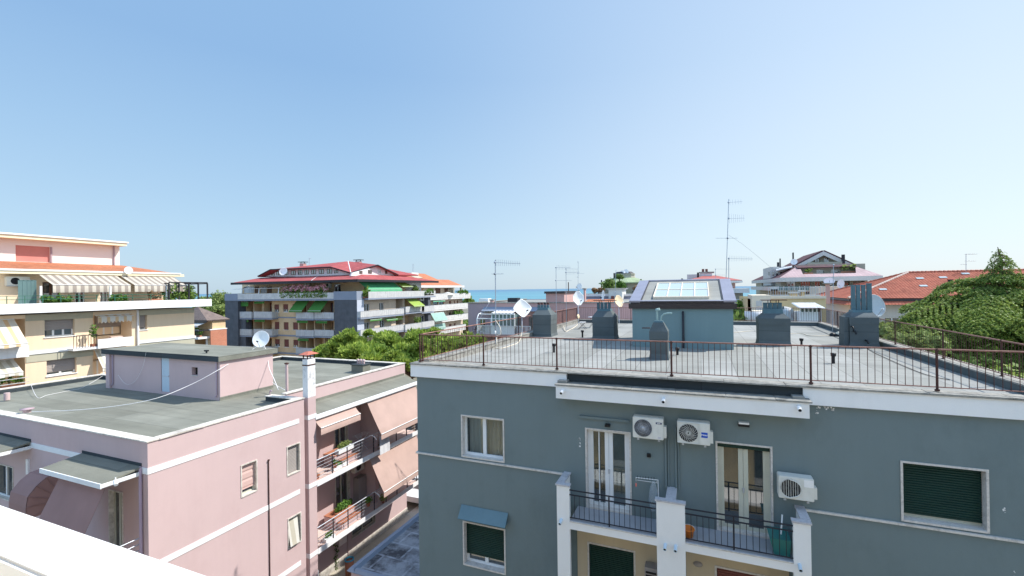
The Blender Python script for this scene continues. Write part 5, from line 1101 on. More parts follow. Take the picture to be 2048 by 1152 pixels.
def plants(lab, F, u0, u1, n_, z, h, mat='plant', dens=60, r=.3, cat='plants', group='plants on terraces', sz=.1, name='terrace_plants', flowers=None):
    """a row of plants in a trough, standing at distance n_ from plane F"""
    c = fp(F, (u0+u1)/2, n_, z); t = thing(name, lab, cat, c, group); m = MB(); fbox(m, F, u0, u1, n_-.15, n_+.15, z, z+.22); m.build('trough', M['terracotta'], t); L = Leaves(); k = max(1, int((u1-u0)/r)); fl = Leaves()
    for i in range(k):
        u = u0+(u1-u0)*(i+.5)/k; q = fp(F, u, n_, z+.22+h*random.uniform(.3, .6)); leafball(L, q, (r*.8, r*.8, h*random.uniform(.35, .6)), dens, sz, shell_=.2)
        if flowers: leafball(fl, (q[0], q[1], q[2]+h*.25), (r*.8, r*.8, h*.25), flowers, sz*.9, shell_=.5)
    L.build('leaves', M[mat], t)
    if flowers: fl.build('flowers', M['flowers'], t)
    return t
# ================================================================ cream building, far left
C = thing('apartment_building', 'peach and cream apartment building at the left edge with striped awnings and a tiled penthouse', 'building', (-54, 20, -15))
FC = ('X', -48.0); FCT = ('X', -50.6); FCE = ('X', -49.4); FCP = ('X', -53.5); FCB = ('X', -46.8)
ye = U(FC, 388); y_l = 3.0
W1 = rect(FC, 89, 636.5, 149, 675); W2 = rect(FC, 93, 715, 153, 753); W3 = rect(FC, 279, 628, 294, 660)
LG = rect(FC, 186, 618, 263, 695); LG2 = rect(FC, 186, 700, 263, 775); LL = rect(FC, -60, 628, 50, 716); LL2 = rect(FC, -60, 718, 50, 795)
zb0 = Zp(FC, 100, 627.5)
m = MB(); facade(m, FC, y_l, ye, -15, zb0, [W1+(.35,), W2+(.35,), W3+(.35,), (LG[0], LG[1], LG[2], zb0-.3, 1.6), (LG2[0], LG2[1], LG2[2], LG2[3], 1.6), (y_l+.5, LL[1], LL[2], zb0-.3, 1.6), (y_l+.5, LL2[1], LL2[2], LL2[3], 1.6)])
shell(m, -62, -48, y_l, ye, -15, zb0, 'ET'); m.build('wall', M['cream_wall'], C)
for r in (LG, LG2, (y_l+.5, LL[1], LL[2], zb0-.3), (y_l+.5, LL2[1], LL2[2], LL2[3])): m = MB(); fbox(m, FC, r[0], r[1], -1.65, -1.6, r[2], r[3]); m.build('loggia_wall', M['cream_wall'], C)
m = MB()
for (a, b) in ((Zp(FC, 100, 627.6), Zp(FC, 100, 640)),): fbox(m, FC, LL[1]+.02, LG[0]-.02, .001, .04, b, a); fbox(m, FC, LG[1]+.4, ye, .001, .04, b, a)
zs = Zp(FC, 60, 709)
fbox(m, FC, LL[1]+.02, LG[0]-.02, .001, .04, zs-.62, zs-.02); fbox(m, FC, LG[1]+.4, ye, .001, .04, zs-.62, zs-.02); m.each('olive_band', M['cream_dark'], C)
m = MB(); fbox(m, FC, LL[1]+.02, LG[0]-.02, .001, .10, zs-.018, zs+.22); fbox(m, FC, LG[1]+.4, ye+.1, .001, .10, zs-.018, zs+.22); m.each('string_course', M['white_band'], C)
window(C, FC, *W1, .3, 'upvc', 2, 'shutter_grey', .62, fw=.09, slat=.12, sill='white_band', label='wide window with half closed grey roller shutter on the upper floor')
window(C, FC, *W2, .3, 'upvc', 1, 'shutter_grey', .80, fw=.09, slat=.12, sill='white_band', label='wide window with nearly closed grey roller shutter on the lower floor')
window(C, FC, *W3, .3, 'upvc', 0, 'shutter_grey', .85, fw=.09, slat=.12, sill='white_band')
r = rect(inn(FC, 1.6), 189, 627, 241, 668); window(C, inn(FC, 1.6), r[0], r[1], r[2]-.2, r[3], .0, 'upvc', 2, 'shutter_grey', .62, fw=.09, slat=.12, name='balcony_door')
r = rect(FC, 190, 728, 240, 760); window(C, inn(FC, 1.6), r[0], r[1], r[2], r[3]+.2, .0, 'upvc', 3, None, fw=.09, name='balcony_door')
r = rect(FC, -20, 640, 40, 690); window(C, inn(FC, 1.6), r[0], r[1], r[2], r[3], .0, 'upvc', 2, None, fw=.09, name='balcony_door')
r = rect(FC, -20, 730, 40, 790); window(C, inn(FC, 1.6), r[0], r[1], r[2], r[3], .0, 'upvc', 2, None, fw=.09, name='balcony_door')
m = MB(); q = U(FC, 270); 
for zt, zb in ((zb0, -14.9),): m.tube([(-47.9, q+.15, zt), (-47.9, q+.15, zb)], .09, 8)
m.build('downpipe', M['white_band'], C)
# terrace slab and parapet band
zt_, zb_ = on(422, 598, X=-46.8).z, on(422, 612, X=-46.8).z; yt = on(422, 598, X=-46.8).y
m = MB(); m.box(-62, -46.85, y_l, yt-.06, zb_+.001, zb_+.25); m.build('terrace_slab', M['cream_band'], C)
m = MB(); m.box(-46.849, -46.7, y_l, yt, zb_, zt_); m.box(-62, -46.85, yt-.059, yt, zb_, zt_); m.build('terrace_parapet', M['cream_band'], C)
# terrace storey
ytw = U(FCT, 344); zt0 = zb_+.25; ztop = on(369, 553.5, X=-49.4).z
TW = [rect(FCT, 85, 578, 120, 604), rect(FCT, 200, 582, 216, 603), rect(FCT, 150, 582, 170, 603)]
TW = [(a, b, zt0+.1, zt0+2.2) for a, b, c, d in TW]
m = MB(); facade(m, FCT, y_l, ytw, zt0, ztop, TW, .2); shell(m, -62, FCT[1], y_l, ytw, zt0, ztop, 'ET'); m.build('terrace_wall', M['cream_wall'], C)
for k_, r in enumerate(TW): window(C, FCT, *r, .12, 'upvc' if k_ else 'shutter_brown', 1, None, fw=.1, name='terrace_door')
# tiled skirt roof with yellow fascia
yE = U(FCE, 369); z0 = on(369, 549, X=-49.4).z
m = MB(); m.box(-62, FCE[1], y_l, yE, ztop+.001, z0+.0); m.build('eave_fascia', M['yellow_fascia'], C)
m = MB(); m.box(FCE[1]-.08, FCE[1]+.08, y_l, U(FCE, 362), z0+.002, z0+.14); m.build('gutter', M['white_band'], C)
zr = on(0, 522, X=-53.5).z; yR = U(FCP, 240); yE2 = U(FCE, 345)
m = MB(); m.slab([(FCE[1]-.1, y_l, z0+.15), (FCE[1]-.1, yE2, z0+.15), (FCP[1]+.002, yR+.2, zr), (FCP[1]+.002, y_l, zr)], .1); m.slab([(FCE[1]-.1, yE2, z0+.15), (-62, yE2, z0+.15), (-62, yR+.2, zr), (FCP[1], yR+.2, zr)], .1)
m.build('tiled_roof', M['old_tiles'], C)
# penthouse
zp1 = on(242, 493, X=-53.5).z; PWn = rect(FCP, 31, 490, 100, 522); PWn = (PWn[0], PWn[1], zr+.02, PWn[3])
m = MB(); facade(m, FCP, y_l, yR, zr-.3, zp1, [PWn], .2); shell(m, -61, FCP[1], y_l, yR, z0, zp1, 'ET'); m.build('penthouse_wall', M['pale_pink'], C)
m = MB(); fbox(m, FCP, PWn[0], PWn[1], -.15, -.1, PWn[2], PWn[3]); m.build('penthouse_shutter', M['shutter_red'], C)
m = MB(); fbox(m, FCP, PWn[1]+.0, PWn[1]+.12, .001, .08, PWn[2], PWn[3]); m.tube([fp(FCP, yR-.5, .08, zr), fp(FCP, yR-.5, .08, zp1)], .07, 6); m.each('penthouse_pipe', M['far_mauve'], C)
q = on(254, 487, X=-52.6); m = MB(); m.box(-62, -52.6, y_l, q.y, zp1+.002, zp1+.28); sl_ = m.build('penthouse_roof', M['yellow_fascia'], C); m = MB(); m.box(-62, -52.5, y_l, q.y+.1, zp1+.282, zp1+.42); m.build('roof_edge', M['white_band'], sl_)
def ac_far(F, px, py, w, h, lab, n=.35):
    u = U(F, px); z = Zp(F, px, py); c = fp(F, u+w/2, .1, z-h); t = thing('air_conditioner', lab, 'air conditioner', c, 'air conditioners on the far facades'); m = MB(); fbox(m, F, u, u+w, .03, n, z-h, z); m.build('casing', M['ac_white'], t)
    m = MB(); a = {'Y': (0, -1, 0), 'X': (1, 0, 0), 'x': (-1, 0, 0)}[F[0]]; m.lathe(fp(F, u+w*.37, n+.003, z-h/2), [(0, .004), (h*.36, .004), (h*.38, 0)], 16, axis=a); m.build('fan', M['black'], t); m = MB(); fbox(m, F, u+.1, u+w-.1, .0, n-.05, z-h-.06, z-h-.003); m.build('bracket', M['galv'], t); return t
ac_far(FCT, 9, 553, 1.35, .72, 'outdoor unit on the terrace wall left of the striped awnings')
# awnings on the terrace: two wide striped ones
for a, b, lab in ((58, 220, 'left of two wide grey striped terrace awnings'), (222, 334, 'right of two wide grey striped terrace awnings')):
    awning(C, FCT, U(FCT, a+6), U(FCT, b), 1.0, Zp(('X', -49.6), 200, 552.5)+.1, 3.2, Zp(('X', -47.4), 200, 570)+.0, 'stripe_grey', .62, label=lab, k=22)
m = MB()
for px in (82, 221, 333): q = U(('X', -47.4), px); m.box(-47.45, -47.35, q-.06, q+.06, zt0, Zp(('X', -47.4), px, 572))
m.each('awning_post', M['white_metal'], C)
m = MB(); a = U(FCB, 0); m.box(-47.0, -46.97, a-3, U(FCB, 335), zt_+.30, zt_+.34); m.box(-47.0, -46.97, a-3, U(FCB, 335), zt_+.56, zt_+.6)
for px in range(-20, 340, 36): q = U(FCB, px); m.box(-47.0, -46.96, q-.02, q+.02, zt_, zt_+.6)
m.build('terrace_railing', plain('dark_green_iron', (.03, .12, .08), .6), C)
m = MB()
for px in (38, 47, 56, 64, 72): q = U(('X', -49.0), px); m.box(-49.05, -49.0, q-.04, q+.04, zt0, zt0+2.3)
q0, q1 = U(('X', -49.0), 38), U(('X', -49.0), 72); m.box(-49.05, -49.0, q0, q1, zt0+2.25, zt0+2.32); m.box(-49.03, -49.02, q0, q1, zt0, zt0+2.25); m.build('glass_screen', M['rail_glass'], C)
# pergola with creeper
t = thing('pergola', 'dark iron pergola with creeper at the end of the cream terrace', 'pergola', (-48.5, U(FCB, 380), zt0)); m = MB(); ya, yb = U(('X', -47.2), 338), U(('X', -47.2), 415); zt2 = Zp(('X', -47.2), 380, 568)
for y in np.linspace(ya, yb, 5): m.box(-47.25, -47.15, y-.06, y+.06, zt0, zt2); m.box(-49.9, -47.15, y-.05, y+.05, zt2, zt2+.1)
m.box(-47.25, -47.15, ya, yb, zt2+.101, zt2+.2); m.box(-49.9, -49.8, ya, yb, zt2+.101, zt2+.2); m.build('pergola_frame', M['iron_dark'], t)
L = Leaves()
for i in range(26): leafball(L, (-47.5-random.random()*.4, ya+(yb-ya)*random.random()*.72, zt0+.5+random.random()*1.35), .5, 80, .13, shell_=.2)
L.build('creeper', M['tree'], t)
plants('row of green plants behind the terrace railing under the left striped awning', FCB, U(FCB, 88), U(FCB, 150), -.5, zt_-.35, .8, dens=60, sz=.13)
plants('green plants behind the terrace railing under the right striped awning', FCB, U(FCB, 224), U(FCB, 262), -.5, zt_-.35, .9, dens=60, sz=.13)
plants('flowering shrub at the right end of the striped awnings', FCB, U(FCB, 305), U(FCB, 330), -.6, zt_-.1, 1.0, 'dry_plant', 50, sz=.12)
c = on(257, 541, X=-49.2); dish(c, (.9, -.35, .2), .32, .36, 'white dish fixed to the eave over the striped awnings of the cream building')
# balcony awnings at the left edge
fo = lambda px: U(('X', -45.8), px)
awning(C, FC, y_l+.6, fo(58)-.0, .0, zb0-.3, 2.0, Zp(('X', -46.0), 30, 688), 'stripe_yellow', .28, label='large yellow striped awning at the left edge, upper floor', k=24, scallop=1)
awning(C, FC, y_l+.6, fo(56), .0, Zp(FC, 30, 716)-.1, 1.4, Zp(('X', -46.6), 30, 745), 'stripe_pale', .3, label='pale striped awning at the left edge, lower floor', k=24, scallop=1)
m = MB(); a = Zp(('X', -46.6), 30, 693); b = Zp(('X', -46.6), 30, 716); fbox(m, FC, y_l+.6, U(('X', -46.6), 57), 1.3, 1.4, b, a); fbox(m, FC, y_l+.6, U(('X', -46.6), 57), .0, 1.299, b, b+.2); m.build('balcony', M['cream_band'], C)
m = MB(); a = Zp(('X', -46.6), 30, 768); fbox(m, FC, y_l+.6, U(('X', -46.6), 57), .0, 1.4, a-.5, a-.3); fbox(m, FC, y_l+.6, U(('X', -46.6), 57), 1.34, 1.38, a+.35, a+.4); fbox(m, FC, y_l+.6, U(('X', -46.6), 57), 1.34, 1.38, a+.0, a+.05); m.build('balcony', M['rail_panel'], C)
plants('red flowers and small shrubs on the lowest balcony at the left edge', FC, U(('X', -46.6), -5), U(('X', -46.6), 50), 1.1, a-.3, .8, 'plant', 40, .4, sz=.12)
# middle loggia
a, b = Zp(('X', -47.0), 230, 676), Zp(('X', -47.0), 230, 694); u0, u1 = U(('X', -47.0), 195), U(('X', -47.0), 266)
m = MB(); fbox(m, FC, u0-1.6, u1, .002, .9, b, b+.2); fbox(m, FC, u0, u1, .901, 1.0, b-.0, a); m.build('balcony', M['cream_band'], C)
m = MB()
for i in range(9): u = u0-1.6+i*.19; fbox(m, FC, u, u+.03, .93, .96, b+.2, a+.4)
fbox(m, FC, u0-1.6, u0, .92, .97, a+.4, a+.46); m.build('balcony_grille', M['iron_dark'], C)
awning(C, FC, LG[0]+.1, LG[1]-.1, .1, zb0-.32, .5, zb0-.45, 'stripe_yellow', .55, label='short checked valance over the middle loggia', scallop=1, k=20)
awning(C, FC, LG2[0]+.1, U(('X', -47.0), 240), .0, LG2[3]-.05, 1.2, LG2[3]-1.5, 'stripe_pale', .35, label='pale striped awning lowered over the lower middle balcony', k=16, scallop=1)
m = MB(); a2 = LG2[2]; fbox(m, FC, u0-.3, u1, .002, 1.0, a2-.2, a2+.0); fbox(m, FC, u0-.3, u1, .95, 1.0, a2+.001, a2+.9); m.build('balcony', M['cream_band'], C)
t = plants('tall climbing plant and red flowers at the left of the middle loggia balcony', FC, LG[0]-.5, LG[0]-.1, .7, b+.2, 1.9, 'plant', 70, .4, sz=.11)
plants('hanging grass plant at the left of the lower middle balcony', FC, LG2[0]-.9, LG2[0]+.1, .8, LG2[2], .8, 'willow', 70, .35, sz=.12)
m = MB(); q = on(240, 672, X=-47.6); fbox(m, FC, LG[0]+1, LG[1]-1, .2, .6, q.z-.5, q.z+.0); t = thing('rug', 'pale pink flowered rugs airing on the middle loggia balcony', 'rug', q); m.build('rug_cloth', plain('flowered_rug', (.62, .46, .40), .9, .25, 3), t)

# ================================================================ small house with brown roof behind
S = thing('house', 'low house with grey-brown tiled roof and orange brick side, beside the slate panel', 'house', (-70, 50, -15))
FH = ('Y', 47.0); x0, x1 = U(FH, 360), U(FH, 424); ybS = on(451, 650, X=x1).y; z0 = Zp(FH, 440, 640)
m = MB(); hw = rect(FH, 380, 645, 440, 668); facade(m, FH, x0, x1, -15, z0, [(U(FH, 390), U(FH, 415), Zp(FH, 400, 697), Zp(FH, 400, 668)-.6, 2.0)], .3); shell(m, x0, x1, 47, ybS, -15, z0, 'ST'); m.build('wall', M['brick_tan'], S)
# roof
zr = Zp(FH, 400, 614); m = MB(); a, b = x0-1, x1+.3; yc = (47+ybS)/2
P = dict(e0=(a, 46.0, z0), e1=(b, 46.0, z0), r0=(U(('Y', yc), 395), yc, Zp(('Y', yc), 395, 613)), b0=(a, ybS+.5, z0), b1=(b, ybS+.5, z0)); r0 = Vector(P['r0'])
m.slab([P['e0'], P['e1'], tuple(r0)], .2); m.slab([P['e1'], P['b1'], tuple(r0)], .2); m.slab([P['b1'], P['b0'], tuple(r0)], .2); m.slab([P['b0'], P['e0'], tuple(r0)], .2); m.build('roof', M['taupe_tiles'], S)
m = MB(); m.box(a, b, 45.9, 46.0, z0-.35, z0+.02); m.build('fascia', M['dark_brown'], S)
m = MB(); zq = on(424, 660, X=x1).z; m.box(x1+.001, x1+.2, 46.6, ybS+.05, -15, zq); m.build('brick_parapet', M['brick_orange'], S); m = MB(); m.box(x1-.05, x1+.25, 46.5, ybS+.1, zq+.002, zq+.15); m.build('parapet_coping', M['white_band'], S)
za = Zp(('Y', 46.1), 400, 673); b_ = balc(S, ('Y', 47), U(FH, 370), U(FH, 422), za, 2.0, 1.1, 'iron_dark', 'cream_band', .3, gap=.9); m = MB()
for i in range(26): u = U(FH, 370)+(U(FH, 422)-U(FH, 370))*i/25; m.box(u-.02, u+.02, 45.02, 45.06, za, za+1.1)
m.build('railing_bars', M['iron_dark'], b_)
awning(S, FH, U(FH, 385), U(FH, 421), 0, Zp(FH, 400, 641), 2.0, Zp(('Y', 45), 400, 652), 'white_cloth', .2, label='plain white awning')
m = MB(); fbox(m, FH, U(FH, 408), U(FH, 412), -.28, -.2, Zp(FH, 400, 697), Zp(FH, 400, 674)); m.build('door', M['white_metal'], S)
plants('potted shrubs behind the iron balcony of the small brick house', FH, U(FH, 385), U(FH, 418), 1.3, za, 1.3, 'plant', 90, .6, sz=.2)
# ================================================================ crimson-roofed apartment building
B = thing('apartment_building', 'tan brick apartment building with crimson roof, slate panels and green awnings', 'building', (-66, 68, -15))
YF = 58.6; F = ('Y', YF); XS = -50.6; FX = ('X', XS); FP_ = ('Y', 57.0)
SX = 1/5.486
def rr(F, a, b, c, d): return rect(F, 440+a*SX, 510+b*SX, 440+c*SX, 510+d*SX)      # from enlarged-view measurements
def r2(F, a, b, c, d): return rect(F, 700+a/5.908, 530+b/5.908, 700+c/5.908, 530+d/5.908)
xL, xR = U(F, 452), -50.6; zT = Zp(FP_, 560, 601)
wins = [rr(F, *q) for q in ((595, 542, 647, 625), (692, 540, 747, 625), (795, 540, 850, 625), (598, 733, 650, 815), (698, 737, 751, 820), (800, 738, 855, 820), (600, 922, 655, 1003), (702, 925, 755, 1008), (804, 930, 860, 1013))]
bays = [(205, 365), (375, 568), (868, 1030), (1040, 1245)]; lev = [(505, 640), (712, 825), (900, 1015)]
holes = []
for a, b in bays:
    for i, (t_, bb) in enumerate(lev):
        r = rr(F, a, t_, b, bb+45); holes.append(r+(1.5,))
m = MB(); facade(m, F, xL, xR, -15, zT, [w_+(.2,) for w_ in wins]+holes)
w2 = [r2(FX, *q) for q in ((165, 460, 230, 555), (345, 448, 400, 540), (165, 680, 230, 775), (350, 655, 408, 750), (830, 415, 880, 495), (830, 600, 880, 690))]
l2 = [r2(FX, *q) for q in ((540, 402, 625, 515), (645, 400, 820, 530), (540, 600, 625, 710), (645, 600, 770, 715), (540, 800, 640, 870))]
yE = U(FX, 859)
shell(m, xL, xR, YF, yE, -15, zT, 'SET'); m.build('wall', M['brick_tan'], B); m = MB()
m2 = facade(m, FX, YF, yE, -15, zT, [w_+(.2,) for w_ in w2]+[w_+(1.6,) for w_ in l2]); m.build('side_wall', M['brick_cream'], B)
m = MB(); fbox(m, FX, YF+.3, yE, .001, .03, -15, zT) if False else None
for i, (w_, sh, fr_) in enumerate(zip(wins, ['shutter_maroon']*9, [.65, .65, .65, 1, 1, 1, .65, .95, .65])): win_far(B, F, w_, 'upvc', sh, fr_, 1, sill='white_band')
for r in w2: win_far(B, FX, r, 'upvc', None, 1, 1, name='balcony_door')
m = MB()
for r in holes: fbox(m, F, r[0], r[1], -1.55, -1.5, r[2], r[3])
for r in l2: fbox(m, FX, r[0], r[1], -1.65, -1.6, r[2], r[3])
m.each('loggia_back', M['brick_tan'], B)
for j, r in enumerate(holes):
    c = (r[0]+r[1])/2; FI = inn(F, 1.5)
    win_far(B, FI, (r[0]+.3+.8*(j % 2), c-.1+.5*(j % 2), r[2], r[3]-.4), 'shutter_brown' if j % 2 else 'upvc', 'shutter_maroon' if j % 3 == 0 else None, .9, 1, rec=-.07, name='balcony_door'); m = MB(); fbox(m, F, c-.12, c+.12, -1.48, -.02, r[2], r[3]); m.build('loggia_divider', M['brick_tan'], B)
    m = MB(); fbox(m, FI, c+.4, min(c+1.5, r[1]-.1), .0, .05, r[2]+.9, r[3]-.5); m.build('shutter_panel', M['blue_band'] if j % 2 else M['shutter_brown'], B)
for r in l2: FI = inn(FX, 1.6); win_far(B, FI, (r[0]+.3, r[0]+1.6, r[2], r[3]-.4), 'shutter_brown', None, .9, 1, rec=-.07, name='balcony_door')
# floor bands on the brick
m = MB()
for v0, v1 in ((677, 690), (870, 886), (1060, 1076)):
    r = rr(F, 570, v0, 850, v1); fbox(m, F, r[0], r[1], .001, .06, r[2], r[3])
for (a, b, c, d) in ((125, 620, 980, 640),): pass
m.each('floor_band', M['blue_band'], B)
# slate panels standing forward
for a, c, lab in ((450, 475.5, 'l'), (668, 713.5, 'r')):
    r = rect(FP_, a, 600, c, 700); m = MB(); m.box(r[0], r[1], 57.0, YF-.002, -15, Zp(FP_, a, 601.5) if a < 500 else Zp(FP_, a, 600)); pn = m.build('slate_panel', M['slate_panel'], B)
    if a < 500: m = MB(); m.box(U(FP_, 475.5)+.001, U(FP_, 486.5), 57.4, YF-.003, -15, Zp(FP_, 480, 640)); m.build('slate_return', M['slate_panel'], pn)
    m = MB(); zc = Zp(FP_, a, 601.5) if a < 500 else Zp(FP_, a, 600); m.box(r[0]-.03, r[1]+.03, 56.94, YF-.002, zc+.001, Zp(FP_, a, 587.5) if a < 500 else Zp(FP_, a, 583)); m.build('concrete_cap', M['blue_band'], pn)
    if a > 500: m = MB(); m.box(r[1]+.001, r[1]+.05, 57.0, YF-.01, -15, zc-.02); m.build('painted_sunlit_strip', plain('painted_sunlit_edge', (.42, .45, .52), .8), pn)  # sunlit side of the slate panel, its brightness painted as a paler strip
# terrace slab + balustrade
zs0 = Zp(FP_, 560, 601.5); m = MB(); m.box(U(FP_, 475.6), U(FP_, 667.8), 56.98, YF, zs0, zs0+.28); m.box(xL, xR, YF+.001, yE, zT+.001, zT+.25); m.box(XS+.001, XS+1.25, YF, yE+.3, zT, zT+.26); m.build('terrace_slab', M['blue_band'], B)
h_ = Zp(FP_, 560, 586.5); m = MB(); m.box(U(FP_, 475.6), U(FP_, 667.8), 56.95, 57.02, zs0+.281, h_); m.build('terrace_balustrade', M['rail_white'], B)
m = MB(); m.box(XS+1.18, XS+1.25, YF+.1, yE+.3, zT+.261, zT+1.3); m.build('terrace_balustrade', M['rail_panel'], B)
plants('long oleander hedge with pink flowers along the terrace of the crimson-roofed building', F, U(FP_, 563), U(FP_, 652), 1.1, zs0+.28, 2.2, 'tree', 130, .7, 'shrubs', sz=.17, flowers=110, name='oleander_hedge')
L = Leaves(); t = thing('terrace_plants', 'foliage poking through the balustrade below the oleanders', 'plants', (U(FP_, 610), 56.8, zs0+.3)); leafset(L, np.stack([RNG.uniform(U(FP_, 561), U(FP_, 655), 420), RNG.uniform(56.75, 56.92, 420), RNG.uniform(zs0+.5, h_+.1, 420)], 1), np.tile([0, -1., .3], (420, 1)), .13); L.build('leaves', M['tree'], t)
# balconies with ribbed balustrades
for a, b in ((192, 345), (368, 568), (832, 1028), (1035, 1248)):
    for i, v in enumerate((700, 890, 1085)):
        if a < 400 and i == 2: v = 1075
        v -= 8*(a < 400); r = rr(('Y', 57.3), a, v-68, b, v); z = r[2]; balc(B, F, r[0], r[1], z, 1.3, r[3]-r[2], 'rail_panel', 'blue_band', .22)
for a, c, v0, h in ((125, 640, 625, 75), (645, 865, 565, 70), (835, 980, 560, 70), (125, 640, 845, 75), (640, 840, 775, 70), (835, 985, 745, 70)):
    r = r2(('X', XS+1.0), a, v0-h, c, v0); balc(B, FX, r[0], r[1], r[2], 1.0 if a < 600 else 1.25, r[3]-r[2], 'rail_panel', 'blue_band', .25)
# green awnings
def pa(F, n, q): return rr(out(F, n), *q)
for a, c, lab in ((845, 985, 'left of two lowered green awnings on the front'), (1048, 1190, 'right of two lowered green awnings on the front')):
    awning(B, F, rr(F, a, 500, c, 510)[0], rr(F, a, 500, c, 510)[1], .1, Zp(F, 440+a*SX, 510+500*SX), 1.7, Zp(('Y', YF-1.7), 440+(a-20)*SX, 510+612*SX), 'green_cloth', .25, label=lab)
for a, c, v in ((205, 315, 505), (380, 490, 500), (208, 318, 700), (385, 495, 698), (848, 968, 708), (1055, 1180, 712), (858, 975, 905)):
    r = rr(('Y', YF-.9), a, v, c, v+25); awning(B, F, r[0], r[1], .1, r[3]+.1, 1.0, r[3]-.15, 'lime_cloth' if False else 'green_cloth', .4 if v != 505 else .8, label='rolled-up green awning with a short hanging edge', k=8)
zA = Zp(FX, 722, 563)
for a, c, mt, lab in ((90, 300, 'mint_cloth', 'left mint green terrace awning'), (300, 505, 'mint_cloth', 'middle mint green terrace awning'), (510, 640, 'lime_cloth', 'lime green terrace awning')):
    F0 = ('X', XS-1.4); u0, u1 = U(F0, 700+a/5.908), U(F0, 700+c/5.908); awning(B, F0, u0+.0, u1, .1, Zp(F0, 730, 562.5), 2.1, Zp(('X', XS+.7), 740, 578.5 if mt == 'mint_cloth' else 573), mt, .45 if mt == 'mint_cloth' else .1, label=lab)
awning(B, FX, U(FX, 810), U(FX, 832), .1, Zp(FX, 812, 598), 2.0, Zp(('X', XS+2), 812, 613.5), 'lime_cloth', .15, label='lime green awning lowered over a side balcony')
r = r2(FX, 540, 600, 618, 660); awning(B, FX, r[0], r[1], .05, r[3], .15, r[2]+.3, 'lime_cloth', .2, label='flat lime green blind in a side loggia')
for a, c in ((180, 320), (380, 510)): r = r2(FX, a, 648, c, 660); awning(B, FX, r[0], r[1], .2, r[3]+.2, 1.0, r[3], 'green_cloth', .25, label='rolled-up green awning on the side face', k=8)
# terrace storey walls (tan brick), recessed
FT = ('Y', 61.0); FTX = ('X', XS-1.6); ztt = Zp(FT, 600, 562.5)
tw = [rr(FT, *q) for q in ((258, 350, 375, 418), (380, 345, 430, 418), (443, 350, 510, 418), (515, 348, 570, 418), (822, 335, 930, 418), (1088, 330, 1157, 418), (1248, 322, 1322, 418))]
twx = [r2(FTX, 600, 250, 660, 300)]
m = MB(); xa, xb = U(FT, 484.7), XS-1.6; facade(m, FT, xa, xb, zT+.25, ztt, [w_+(.2,) for w_ in tw]); shell(m, xa, xb, 61.0, yE-3, zT+.25, ztt, 'ST'); m.build('terrace_wall', M['brick_tan'], B)
for r, mt, k in zip(tw, ('rail_panel', 'shutter_brown', 'rail_panel', 'shutter_brown', None, None, None), (0, 0, 0, 0, 2, 1, 1)):
    if mt: m = MB(); fbox(m, FT, r[0], r[1], -.15, -.1, r[2], r[3]); m.build('garage_shutter' if mt == 'rail_panel' else 'terrace_door', M[mt], B)
    else: win_far(B, FT, r, 'upvc', None, 1, k, name='terrace_door', fw=.12)
m = MB(); m.box(U(('Y', 58.9), 797), U(('Y', 58.9), 797)+.01, 70, 71, zT, zT+.02) if False else None
r = r2(FTX, 655, 190, 780, 305); m = MB(); fbox(m, FTX, r[0], r[1], .002, 1.2, zT+.26, ztt-.02); m.build('white_stair_wall', M['offwhite'], B)
for a, b, lab in ((950, 318, 'left outdoor unit on the front terrace wall of the crimson-roofed building'), (1175, 312, 'right outdoor unit on the front terrace wall of the crimson-roofed building')): ac_far(FT, 440+a*SX, 510+b*SX, 1.1, .75, lab)
# retracted awning arms (white) on the left of the terrace
for a, b, c, d in ((245, 370, 320, 340), (430, 375, 525, 335), (645, 365, 728, 330)):
    m = MB(); p = on(440+c*SX, 510+d*SX, Y=60.8); q = on(440+a*SX, 510+b*SX, Y=57.4); m.tube([p, q, Vector((q.x, 57.2, zs0+.3))], .09, 6); m.build('awning_arm', M['white_metal'], B)
m = MB(); p = on(463, 578.5, Y=57.4); q = on(560, 576, Y=57.4); m.tube([p, q], .04, 6); m.build('awning_bar', M['white_metal'], B)
# lower skirt roof
eL, eR = on(462.5, 565.8, Y=56.6), on(713.4, 559.0, Y=56.6); ez = (eL.z+eR.z)/2; xw0, xw1 = U(('Y', 62.2), 522), XS-3.0; zc = Zp(('Y', 62.2), 600, 553)
XE = eR.x+.1; ybk = 80.5
m = MB(); A0, A1 = (eL.x, 56.6, ez), (XE, 56.6, ez); B0, B1 = (xw0, 62.2, zc), (xw1, 62.2, zc); A2 = (XE, ybk, ez); B2 = (xw1, ybk-6, zc); A3 = (eL.x, ybk, ez); B3 = (xw0, ybk-6, zc)
m.slab([A0, A1, B1, B0], .12); m.slab([A1, A2, B2, B1], .12); m.slab([A2, A3, B3, B2], .12); m.slab([A3, A0, B0, B3], .12); rf_ = m.build('lower_roof', M['red_tiles'], B)
m = MB(); m.box(eL.x-.05, XE+.05, 56.5, 56.598, ez-.35, ez+.05); m.box(XE+.002, XE+.12, 56.5, ybk, ez-.35, ez+.05); m.build('gutter', M['iron_dark'], rf_); m = MB(); m.box(eL.x, XE, 56.6, ybk, ez-.30, ez-.14); m.build('soffit', M['offwhite'], rf_)
